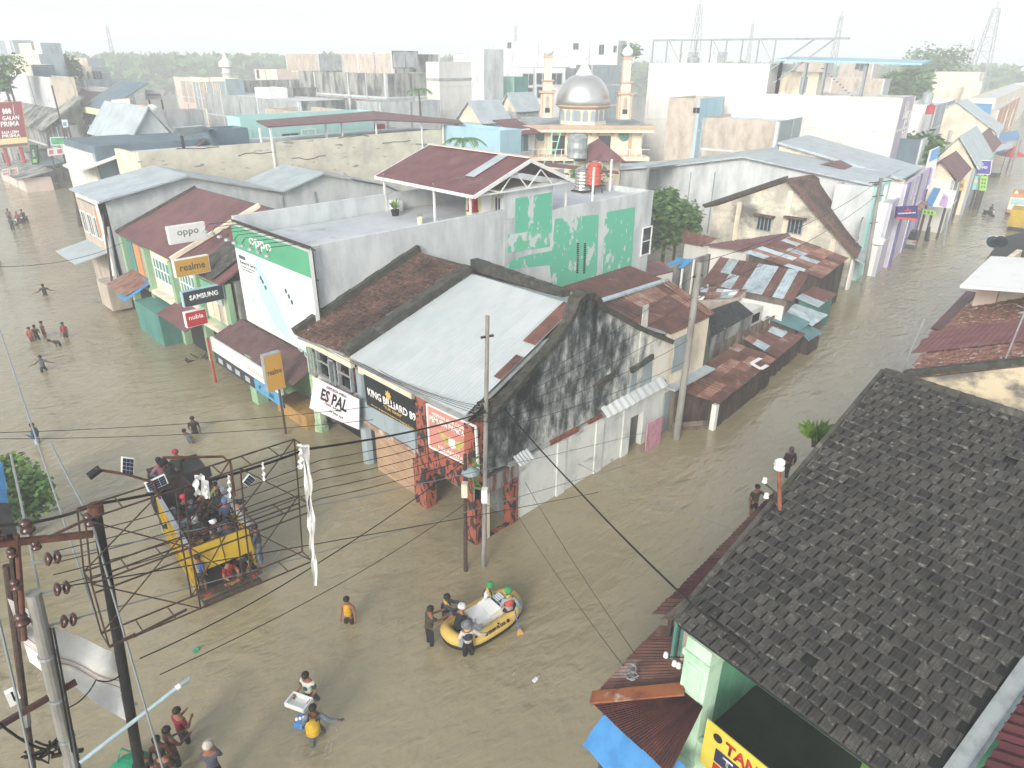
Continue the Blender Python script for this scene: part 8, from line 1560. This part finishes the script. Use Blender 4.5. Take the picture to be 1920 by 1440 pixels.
def backpack(B2, col, label, w=.3, h=.4): 
    c_ = B2[3] - B2[1] * .24 - V((0, 0, .16)); t = thing('backpack', label, 'backpack', c_); a_ = math.atan2(B2[2].y, B2[2].x); g = G(); r3 = Matrix.Rotation(a_, 3, 'Z')
    g.lathe([(.5, 0), (.62, .12), (.62, .7), (.45, .95), (.2, 1)], c_ + V((0, 0, -h / 2)), 10, r3 @ Matrix.Diagonal(V((w, .3, h)))); g.build('bag_body', pmat(col), t, smooth=True); G().box(c_ - B2[1] * .085 + V((0, 0, -.07)), (w * .8, .07, h * .4), a_).build('bag_pocket', pmat(col), t)
    for s_ in (-1, 1): G().tube([c_ + B2[2] * s_ * .1 + V((0, 0, .16)), c_ + B2[2] * s_ * .11 + V((0, 0, .27)) + B2[1] * .16, c_ + B2[2] * s_ * .13 + B2[1] * .34 + V((0, 0, .05)), c_ + B2[2] * s_ * .13 + B2[1] * .1 + V((0, 0, -.15))], .022, 5).build('strap', pmat('#23262b'), t)
backpack(B2, '#c7a52f', 'yellow backpack with dark top worn by the grey clad man wading')
c_ = J['L'][3] + V((0, 0, .15)); pk = thing('water_pack', 'blue wrapped pack of bottles held by the man with the yellow backpack', 'bottle pack', c_); G().box(c_, (.3, .22, .22), .6).build('wrap', pmat('#4f7fc0'), pk)
for i in range(3): G().lathe([(.04, 0), (.04, .05), (.015, .08)], c_ + V((-.08 + i * .08, -.04 * i + .04, .1)), 8).build('bottle_cap', mt['wht'], pk)
wade('man in maroon shirt drinking beside the bare backed men', 347, 1390, 20, shirt='#7a2338', h=1.68, la='phone', ra='hold', trousers='#2a2a2e', sink=.45); wade('bare backed man pointing towards the street', 330, 1432, 15, shirt=None, h=1.68, la='hold', ra='fwd', trousers='#1f2124', sink=.35, skin=2); wade('bare shouldered man with dark hair beside the pointing man', 313, 1452, 60, shirt=None, h=1.66, trousers='#1f2124', sink=.3, skin=2); wade('man in dark clothes at the bottom of the group', 322, 1478, 40, shirt='#3a2a28', h=1.66, sink=.3, la='hold'); wade('person in black at the foot of the black post', 283, 1478, 60, shirt='#1d1f26', h=1.6, sink=.3)
wade('man in slate shirt and pale cap filming with a phone', 409, 1472, 60, shirt='#4a5060', h=1.7, trousers='#24262b', la='phone', ra='phone', head='cap', headc='#b9b6ae', sink=.2)
p = PZ(240, 1436, .1); t = thing('green_bundle', 'teal green plastic bundle floating at the bottom edge', 'bundle', p); g = G(); g.ball(p, .42, 8, (1.2, .8, .5)); g.build('bag', pmat('#1f8f6a'), t, smooth=True); G().tube([p + V((-.2, .1, .15)), p + V((0, .2, .45)), p + V((.2, .1, .18))], .03, 6).build('handle', pmat('#1f8f6a'), t)
t, J, B2 = wade('barefoot man in camouflage shirt holding the roof edge on the right', 1411, 962, 240, shirt='#4a4638', h=1.7, trousers='#23262b', tlen='short', la='out', ra='down', sink=.35); wade('person in dark maroon hooded jacket walking away beside the tiled roof', 1475, 889, 45, shirt='#3b2630', sleeve='long', h=1.72, trousers='#26262b', head='hood', headc='#54505a', legs='walk', sink=.3)
t, J, B2 = person('man looking out of the louvred window', (14.05, 24.75), 190, z=2.5, h=1.62, shirt='#2c2628', la='hold', ra='hold'); person('person in dark red shirt sitting inside the second louvred window', (14.0, 23.4), 200, z=2.6, h=1.6, shirt='#5a2428', la='hold', ra='hold')
# ---- motorbikes
def motorbike(label, p, face, col, group=None):
    t = thing('motorbike', label, 'motorbike', (p[0], p[1], -.35), R_(face) - math.pi / 2, group); m_ = pmat(col)
    for y in (-.62, .62):
        w = G().lathe([(.2, -.05), (.29, -.04), (.3, 0), (.29, .04), (.2, .05)], (0, y, .3), 16, Matrix.Rotation(math.pi / 2, 3, 'Y')).build('wheel', mt['black'], t, local=True); G().lathe([(.03, -.06), (.06, -.05), (.06, .05), (.03, .06)], (0, y, .3), 10, Matrix.Rotation(math.pi / 2, 3, 'Y')).build('hub', mt['steel_lt'], w, local=True)
    G().ext([(-.09, -.7, .62), (-.09, -.1, .5), (-.09, .2, .38), (-.09, .4, .55), (-.09, .55, .95), (-.09, .42, .98), (-.09, .1, .6), (-.09, -.2, .72), (-.09, -.75, .8)], (.18, 0, 0)).build('fairing', m_, t, local=True); G().box((0, -.35, .8), (.22, .75, .09)).build('seat', mt['black'], t, local=True)
    G().tube([(-.32, .36, 1.02), (-.1, .46, 1.0), (.1, .46, 1.0), (.32, .36, 1.02)], .02, 6).build('handlebar', mt['steel'], t, local=True); G().tube([(0, .48, .95), (0, .62, .3)], .03, 6).build('fork', mt['steel_lt'], t, local=True); G().box((0, .56, .9), (.16, .1, .14)).build('headlight', mt['wht'], t, local=True); return t
for (px, py), f_, col, lab, rl in (((38, 420), 230, '#7a2430', 'red motorbike pushed by the group at the far left', 'rider in red on the motorbike of the far left group'), ((47, 416), 240, '#23262b', 'dark motorbike just behind the red one', 'rider in dark clothes behind the red motorbike'), ((1853, 404), 235, '#23262b', 'dark motorbike ridden through the right street', 'rider in dark jacket hunched on the motorbike in the right street')):
    q = gz(px, py); motorbike(lab, q, f_, col); person(rl, (q[0] + .0, q[1]), f_, z=.5, h=1.64, shirt='#7d2a32' if 'red on' in rl else '#22262c', sleeve='long', legs='astride', la='fwd', ra='fwd', lean=.25, head='helmet' if 'dark clothes' in rl else 'hair', headc='#2b2d30', fingers=False)
wade('man in dark clothes and blue bag pushing a motorbike at the far left', 25, 432, 60, shirt='#22303e', sleeve='long', h=1.72, sink=.35, la='fwd'); wade('man in pink shirt behind the one with the blue bag', 19, 412, 60, shirt='#7a4d56', h=1.7, sink=.5); wade('person cut by the left edge in the upper street', -3, 498, 60, shirt='#2a2d31', h=1.66)
# ================================================================== rescue raft
RA = PZ(842, 1196, .3); RB_ = PZ(962, 1124, .3); rc_ = (RA + RB_) / 2; ra = math.atan2(RB_.y - RA.y, RB_.x - RA.x)
t = thing('rescue_raft', 'yellow inflatable rescue raft loaded with white boxes', 'raft', (rc_.x, rc_.y, 0), ra); RW = WM[t.name]
mt['raft'] = M('raft_yellow', '#c6a95c', '#b79a52', 1.5, .45, .65, .5, .08, 10); LR, WR, rt_, ZC, QS = 1.24, .54, .205, .24, .76
def oval(n, L, W, p=2.6): 
    out = []
    for i in range(n):
        a_ = 2 * math.pi * i / n; c, s = math.cos(a_), math.sin(a_); out.append(V((L * math.copysign(abs(c) ** (2 / p), c), W * math.copysign(abs(s) ** (2 / p), s), 0)))
    return out
ov = oval(40, LR, WR); 
def ring(z, r, L, W, n=10, rise=.22, a0=0, a1=6.2832):
    g = G(); O_ = oval(48, L, W); N = len(O_)
    for i, p in enumerate(O_):
        q = O_[(i + 1) % N] - O_[i - 1]; q.normalize(); nn = V((q.y, -q.x, 0)); zz = z + rise * max(0, abs(p.x) / L - .45) ** 1.6 * 2
        for k_ in range(n): b_ = a0 + (a1 - a0) * k_ / n; g.v.append(p + V((0, 0, zz)) + nn * r * math.cos(b_) + V((0, 0, r * math.sin(b_))))
    for i in range(N):
        for k_ in range(n): j = (i + 1) % N; l_ = (k_ + 1) % n; g.f.append([i * n + k_, j * n + k_, j * n + l_, i * n + l_])
    return g
ring(ZC, rt_, LR, WR).build('tube', mt['raft'], t, smooth=True, local=True); ring(ZC - .12, rt_ * .96, LR * 1.0, WR * 1.0).build('rubbing_strip', mt['black'], t, smooth=True, local=True)
g = G(); g.poly([(p.x * .95, p.y * .95, .13) for p in ov]); g.build('floor', mt['greyblue'], t, local=True)
for x in (-.72, .57): G().tube([(x, -.42, .24), (x, 0, .28), (x, .42, .24)], .11, 12).build('thwart', mt['raft'], t, smooth=True, local=True)
def patch(k0, k1):                        # grey reinforcement wrapped over the tube
    g = G(); O_ = oval(48, LR, WR); m_ = 8
    for i in range(k0, k1 + 1):
        p = O_[i % 48]; q = O_[(i + 1) % 48] - O_[(i - 1) % 48]; q.normalize(); nn = V((q.y, -q.x, 0)); zz = ZC + .22 * max(0, abs(p.x) / LR - .45) ** 1.6 * 2
        for c_ in range(m_ + 1): b_ = -.35 + 1.9 * c_ / m_; g.v.append(p + V((0, 0, zz)) + nn * (rt_ + .012) * math.cos(b_) + V((0, 0, (rt_ + .012) * math.sin(b_))))
    for i in range(k1 - k0):
        for c_ in range(m_): g.f.append([i * (m_ + 1) + c_, (i + 1) * (m_ + 1) + c_, (i + 1) * (m_ + 1) + c_ + 1, i * (m_ + 1) + c_ + 1])
    g.build('grey_patch', mt['greyblue'], t, smooth=True, local=True)
patch(28, 30); patch(42, 45)
o_ = RW @ V((-.28, -WR - .217 * math.cos(.6), ZC + .217 * math.sin(.6))); uxr = RW.to_3x3() @ V((1, 0, 0)); upr = RW.to_3x3() @ V((0, .77, .64)); text(t, 'BRIMOB SAR', o_, uxr, upr, .66, .1, bl, bold=.02)
for x in (-.37, .48): G().lathe([(.058, 0), (.058, .014)], (x, -WR - .205 * math.cos(.85), ZC + .205 * math.sin(.85)), 14, Matrix.Rotation(math.pi / 2 - .85, 3, 'X')).build('round_mark', mt['black'], t, local=True)
g = G(); 
for i in range(11): pass
for x in (-.7, .15): G().lathe([(.03, 0), (.04, .02), (.02, .03)], (x, -WR - rt_ * .35, ZC + rt_ * .93), 8).build('valve', mt['black'], t, local=True)
def rl_(x, y, z): return RW @ V((x * QS, y * QS, z * .85))
def foam(label, c, s, open_=False):
    w = rl_(*c); t2 = thing('foam_box', label, 'foam box', w, ra); w_, d_, h_ = [q_ * QS for q_ in s]; b = G()
    for o_, z_ in (((0, -d_ / 2 + .02, 0), (w_, .04, h_)), ((0, d_ / 2 - .02, 0), (w_, .04, h_)), ((-w_ / 2 + .02, 0, 0), (.04, d_ - .08, h_)), ((w_ / 2 - .02, 0, 0), (.04, d_ - .08, h_)), ((0, 0, -h_ / 2 + .02), (w_ - .08, d_ - .08, .04))): b.box(o_, z_)
    b.build('box_body', mt['wht'], t2, local=True)
    if open_: G().box((-.1, -.02, h_ / 2 + .05), (w_ * .72, d_ * 1.02, .05), m=Matrix.Rotation(-.14, 3, 'Y')).build('lid', mt['wht'], t2, local=True); G().box((w_ * .3, 0, h_ / 2 - .06), (.2, d_ * .8, .05)).build('dark_load', mt['black'], t2, local=True)
    else: G().box((0, 0, h_ / 2 + .025), (w_ * 1.02, d_ * 1.02, .05)).build('lid', mt['wht'], t2, local=True)
foam('closed white foam box in the middle of the raft', (-.22, .02, .42), (.62, .92, .42)); foam('white foam box with its lid slid open nearer the raft bow', (.50, .02, .46), (.75, .88, .48), True)
c_ = rl_(1.02, .22, .5); t2 = thing('bottle_crate', 'blue and white wrapped crate of bottles in the raft bow', 'crate', c_, ra); G().box((0, 0, 0), (.34, .3, .3)).build('wrap', pmat('#4a94b8'), t2, local=True)
for i in range(4): G().box((-.12 + i * .08, 0, .155), (.05, .28, .02)).build('bottle_row', mt['wht'], t2, local=True)
c_ = rl_(.98, -.08, .45); t2 = thing('red_bag', 'small red bag beside the blue crate in the raft', 'bag', c_); G().ball(c_, .17, 8, (1.1, .9, .8)).build('bag_body', pmat('#8f3a40'), t2, smooth=True); G().tube([c_ + V((-.08, 0, .1)), c_ + V((0, 0, .22)), c_ + V((.08, 0, .1))], .015, 5).build('handle', pmat('#8f3a40'), t2)
c_ = rl_(-.62, -.35, .45); t2 = thing('plastic_sack', 'pale grey plastic sack in the raft next to the closed foam box', 'sack', c_); G().ball(c_, .24, 9, (1.2, .85, .75)).build('sack_body', pmat('#a9adb5'), t2, smooth=True); G().ball(c_ + V((.05, .1, .2)), .07, 6).build('sack_neck', pmat('#a9adb5'), t2, smooth=True)
deg = math.degrees(ra)
def inraft(label, x, y, face, z=.46, **k_): w = rl_(x, y, 0); z -= .1; return person(label, (w.x, w.y), deg + face, z=z, **k_)
inraft('rescuer in black printed shirt and white helmet sitting on the raft stern', -1.2, .05, 10, z=.5, shirt='#1d2126', head='helmet', headc='#c9ccd0', legs='sit', la='back', ra='rest', trousers='#22283f', lean=.35)
inraft('rescuer in green helmet and grey vest kneeling at the far side of the raft', .62, .60, -60, z=.42, shirt='#c9ccce', sleeve='long', head='helmet', headc='#2f8f4e', legs='cross', la='hold', ra='hold', trousers='#2f3940', vest=('#4f4a4c', '#b9a052'), lean=.3)
t2, J, B2 = inraft('rescuer in green helmet and orange red life vest paddling on the near side', .98, -.56, 70, z=.5, shirt='#8f9498', sleeve='long', head='helmet', headc='#3a9458', legs='cross', la='hold', ra='side', trousers='#2a2e33', vest=('#a84a3c', '#b9a052'), lean=.15)
a_ = rl_(1.02, -.86, .75); b_ = rl_(.86, -1.42, -.05); pd_ = thing('paddle', 'yellow bladed paddle dipped beside the raft', 'paddle', b_); G().tube([a_, b_], .022, 8).build('shaft', pmat('#4a5aa0'), pd_); d_ = (b_ - a_).normalized(); s_ = d_.cross(V((0, 0, 1))).normalized(); g = G(); g.ext([b_ - d_ * .22 - s_ * .04, b_ - d_ * .1 - s_ * .1, b_ + d_ * .2 - s_ * .09, b_ + d_ * .2 + s_ * .09, b_ - d_ * .1 + s_ * .1, b_ - d_ * .22 + s_ * .04], s_.cross(d_) * .02); g.build('blade', pmat('#c9963a'), pd_)
wade('man in olive shirt pushing the raft stern with both hands', 806, 1206, 350, shirt='#3b3c33', h=1.72, trousers='#1f2124', la='push', ra='push', lean=.12, sink=.28); wade('man in dark blue top with yellow scarf pushing at the far side of the raft', 836, 1172, 320, shirt='#3c4658', sleeve='long', h=1.68, trousers='#23262b', la='push', ra='push', sink=.42, vest=('#262c4a', '#c0a848'), lean=.1)
wade('rescuer in grey cap and dark vest standing in the water at the raft side', 878, 1228, 60, shirt='#b9b3aa', sleeve='long', h=1.68, trousers='#1f2227', la='hold', ra='out', head='hat', headc='#6d7178', vest=('#2a3142', '#b9a052'), sink=.38)
# ================================================================== evacuation truck
TA = R_(84); tc = V((5.83, 19.0, 0)); tt = thing('evacuation_truck', 'yellow open truck crowded with people driving through the flood', 'truck', (tc.x, tc.y, 0), TA); TW_ = WM[tt.name]
def tb(name, c, s, m, par=None, mrot=None): return G().box(c, s, m=mrot).build(name, m, par or tt, local=True)
BLn, BW, BH, FLZ = 3.75, 1.86, 2.15, .55
tb('bed_floor', (BLn / 2, 0, FLZ - .06), (BLn + .3, BW, .12), mt['black'])
for s_ in (-1, 1):
    tb('side_panel', (BLn / 2, s_ * BW / 2, (BH + FLZ) / 2), (BLn, .05, BH - FLZ), mt['yel']); tb('top_rail', (BLn / 2, s_ * BW / 2, BH + .03), (BLn + .1, .14, .1), mt['grey'])
    for i in range(11): tb('side_rib', (.12 + i * (BLn - .24) / 10, s_ * (BW / 2 + .05), (BH + FLZ) / 2), (.06, .06, BH - FLZ), mt['yel'])
    for zz in (FLZ + .05, (BH + FLZ) / 2): tb('side_rail', (BLn / 2, s_ * (BW / 2 + .09), zz), (BLn, .04, .07), mt['yel'])
tb('front_wall', (BLn, 0, (BH + FLZ) / 2), (.06, BW, BH - FLZ + .3), mt['black']); tb('bulkhead_board', (BLn - .05, 0, BH + .25), (.06, BW, .5), mt['black'])
for s_ in (-1, 1): tb('tailgate_panel', (-.16, s_ * BW * .245, 1.78), (.05, BW * .47, .85), mt['yel'], None, Matrix.Rotation(.22, 3, 'Y'))
for y in (-.9, 0, .9): tb('tailgate_post', (-.06, y, 1.75), (.06, .07, .95), mt['steel'])
tb('rear_sill', (-.2, 0, .42), (.16, BW + .2, .16), mt['steel']); tb('rear_bumper', (-.3, 0, .12), (.12, BW, .18), mt['steel']); tb('tail_lamp', (-.26, .75, .4), (.05, .2, .1), mt['redp']); tb('tail_lamp', (-.26, -.75, .4), (.05, .2, .1), mt['redp'])
g = G(); g.ext([(BLn + .15, -.9, .3), (BLn + 1.75, -.9, .3), (BLn + 1.75, -.9, 1.25), (BLn + 1.45, -.9, 2.25), (BLn + .15, -.9, 2.3)], (0, 1.8, 0)); g.build('cab', mt['black'], tt, local=True); tb('cab_roof', (BLn + .8, 0, 2.36), (1.5, 1.75, .12), mt['black'])
for s_ in (-1, 1): G().ext([(BLn + .4, s_ * .905, 1.4), (BLn + 1.4, s_ * .905, 1.4), (BLn + 1.25, s_ * .905, 2.1), (BLn + .4, s_ * .905, 2.1)], (0, s_ * .01, 0)).build('side_window', mt['glass'], tt, local=True); tb('headlight', (BLn + 1.77, s_ * .65, .75), (.05, .3, .2), mt['wht'])
G().ext([(BLn + 1.74, -.78, 1.32), (BLn + 1.74, .78, 1.32), (BLn + 1.5, .76, 2.12), (BLn + 1.5, -.76, 2.12)], (.02, 0, 0)).build('windscreen', mt['glass'], tt, local=True)
tb('chassis', (2.4, 0, .2), (4.6, .8, .25), mt['black'])
for x in (.7, BLn + .9):
    for s_ in (-1, 1): w = G().lathe([(.3, -.14), (.45, -.12), (.46, .12), (.3, .14)], (x, s_ * .8, .12), 18, Matrix.Rotation(math.pi / 2, 3, 'X')).build('wheel', mt['black'], tt, local=True); G().lathe([(.2, -.15), (.2, .15)], (x, s_ * .8, .12), 12, Matrix.Rotation(math.pi / 2, 3, 'X')).build('rim', mt['grey'], w, local=True)
td = math.degrees(TA)
def ontruck(label, x, y, z, face, **k_): w = TW_ @ V((x, y, 0)); k_.setdefault('fingers', False); return person(label, (w.x, w.y), td + face, z=z, **k_)
ontruck('man in pink jacket sitting on the cab roof', BLn + .55, .55, 2.42, 20, shirt='#7d5560', sleeve='long', legs='sit', la='rest', ra='rest', trousers='#3f4a58'); ontruck('man in dark green jacket and red cap sitting on the cab roof', BLn + .7, -.05, 2.42, 5, shirt='#2c332c', sleeve='long', legs='sit', la='rest', ra='rest', head='cap', headc='#8a2f3c', trousers='#3a4048'); ontruck('boy in blue shirt peeking over the cab left of the pink jacket', BLn + .25, 1.0, 1.25, 30, shirt='#5f7f9a', h=1.5, la='hold')
cr_ = [('person in green shirt standing at the right rail of the truck', 2.75, -.78, '#5a7448', 0, 'hair', None), ('woman in black headscarf standing at the right rail', 2.3, -.72, '#23262c', 150, 'hood', '#1d1f24'), ('woman in grey headscarf near the right rail', 2.2, -1.0, '#4a5254', 10, 'hood', '#4f5a58'), ('man in black carrying a camera at the rear right corner', 1.2, -1.0, '#24272c', -40, 'hair', None), ('person in navy jacket standing behind the cameraman', 1.5, -.7, '#2b4468', 0, 'cap', '#4f6a94'), ('man in white cap and white shirt in the middle of the truck bed', 1.0, -.12, '#b9bfc9', 20, 'cap', '#c9cdd3'), ('person with blue bag beside the white shirted man', .75, -.42, '#3d6fae', 10, 'hair', None), ('child in light blue shirt at the left rail of the truck', 2.15, .62, '#8fb4d0', -30, 'hair', None), ('person in red cap by the truck cab', 3.1, .25, '#23262b', 180, 'cap', '#a82a3a'), ('woman in dark blue headscarf in the front of the bed', 2.7, .1, '#2c3442', 170, 'hood', '#3a4254'), ('woman in black sitting in the middle of the bed', 1.9, .05, '#22252a', 160, 'hood', '#1d2024'), ('child in orange shirt looking over the left rear rail', .75, .5, '#c98a3a', 120, 'hair', None), ('man in black shirt sitting behind the orange shirted child', .95, .2, '#1f2226', 200, 'hair', None), ('woman in pale headscarf among the crowd on the truck', 1.65, .3, '#3f464f', 160, 'hood', '#9aa4ab'), ('person in grey hooded jacket sitting at the left rail', 2.6, .72, '#5c636c', 20, 'hood', '#6d747c'), ('person in dark red shirt by the cab wall', 3.0, -.3, '#5a2a30', 190, 'hair', None), ('man in dark jacket seated at the rear of the bed', .55, .0, '#2a2d33', 200, 'hair', None)]
for lab, x, y, col, f_, hd_, hc_ in cr_:
    st = 'standing' in lab or 'camera' in lab or 'near the right' in lab; ontruck(lab, x, y, 1.02 if st else 1.35, f_, shirt=col, sleeve='long', legs='stand' if st else 'cross', la='hold', ra='hold' if not st else 'rest', head=hd_, headc=hc_, h=1.62 if not st else 1.5)
w = TW_ @ V((1.1, -1.12, 2.42)); t2 = thing('camera', 'black camera held by the man at the rear right of the truck', 'camera', w); G().box(w, (.16, .1, .12)).build('camera_body', mt['black'], t2); G().lathe([(.04, 0), (.045, .1)], w + V((.05, -.04, 0)), 10, Matrix.Rotation(1.57, 3, 'Y')).build('camera_lens', mt['black'], t2)
ontruck('boy in blue football shirt standing on the rear edge under the tailgate', -.18, .78, .52, -60, shirt='#2c4f9a', h=1.45, la='up', ra='down', trousers='#1f2228', tlen='short'); ontruck('boy in red shirt sitting cross legged on the rear edge of the truck', -.12, -.05, .52, 190, shirt='#8f1f26', legs='cross', la='rest', ra='rest', h=1.55, trousers='#4a2a2a', tlen='short'); ontruck('boy in black sitting on the rear edge beside the red shirted one', .05, -.5, .52, 170, shirt='#24272c', legs='cross', la='rest', ra='rest', h=1.55, trousers='#2a2a2c'); ontruck('man in jeans hanging on the outside of the truck rear corner', -.05, -1.12, .5, 60, shirt='#3b4250', sleeve='long', la='fwd', ra='fwd', trousers='#55657a', h=1.68)
w = TW_ @ V((-.05, -.12, 1.28)); t2 = thing('white_tin', 'white tin hanging under the tailgate', 'tin', w); G().tube([w + V((-.18, .05, 0)), w + V((.18, -.05, .02))], .07, 10).build('tin_body', mt['wht'], t2); G().tube([w + V((0, 0, .06)), w + V((0, 0, .3))], .01, 4).build('string', mt['wire'], t2)
# floating litter
for px, py, s_, col, lab in ((362, 1222, .12, '#2f9a78', 'small green bottle floating near the frame'), (1000, 1278, .12, '#c9ccd0', 'white plastic scrap floating right of the raft'), (620, 1500, .1, '#b9b6ae', 'pale scrap floating at the bottom edge')):
    p = PZ(px, py, .02); t2 = thing('floating_litter', lab, 'litter', p); G().lathe([(s_ * .5, 0), (s_ * .55, s_ * 1.2), (s_ * .2, s_ * 1.7), (s_ * .2, s_ * 2)], p, 8, Matrix.Rotation(1.45, 3, 'Y')).build('bottle', pmat(col), t2)
p = PZ(375, 672, 0); t2 = thing('debris_heap', 'small brown heap of debris breaking the water below the old shop row', 'debris', p)
for i in range(9): a_ = p + V((random.uniform(-.9, .9), random.uniform(-.5, .5), -.1)); G().bar(a_, a_ + V((random.uniform(-.6, .6), random.uniform(-.3, .3), random.uniform(.15, .45))), .1, .06).build('stick', mt['bark'], t2)

# flecks of foam where the current breaks on the truck and the people wading
g = G(); rr = random.Random(21)
def flecks(px, py, n, sx, sy, ang):
    c_ = PZ(px, py, .008)
    for i in range(n):
        a_ = rr.gauss(0, sx); b_ = rr.gauss(0, sy); p = c_ + V((a_ * math.cos(ang) - b_ * math.sin(ang), a_ * math.sin(ang) + b_ * math.cos(ang), rr.uniform(0, .006))); L_ = rr.uniform(.04, .16); w_ = rr.uniform(.005, .018); t_ = ang + rr.gauss(0, .5); d_ = V((math.cos(t_), math.sin(t_), 0)); s_ = V((-d_.y, d_.x, 0)) * w_
        g.poly([p - d_ * L_, p - s_ * .6, p + d_ * L_ * .9, p + s_])
for a in ((300, 1010, 26, .9, .35, 1.6), (250, 1040, 22, 1.1, .4, 1.9), (500, 1050, 24, .7, .12, .1), (530, 1050, 16, .8, .1, .2), (592, 1332, 8, .2, .1, .4), (610, 1393, 10, .22, .14, .6), (960, 1272, 7, .25, .04, .3)): flecks(*a)
o = g.build('foam', flat('foam_white', '#aaa490', .6)); tag(o, 'flecks of foam on the flood around the truck and the waders', 'foam', kind='stuff')
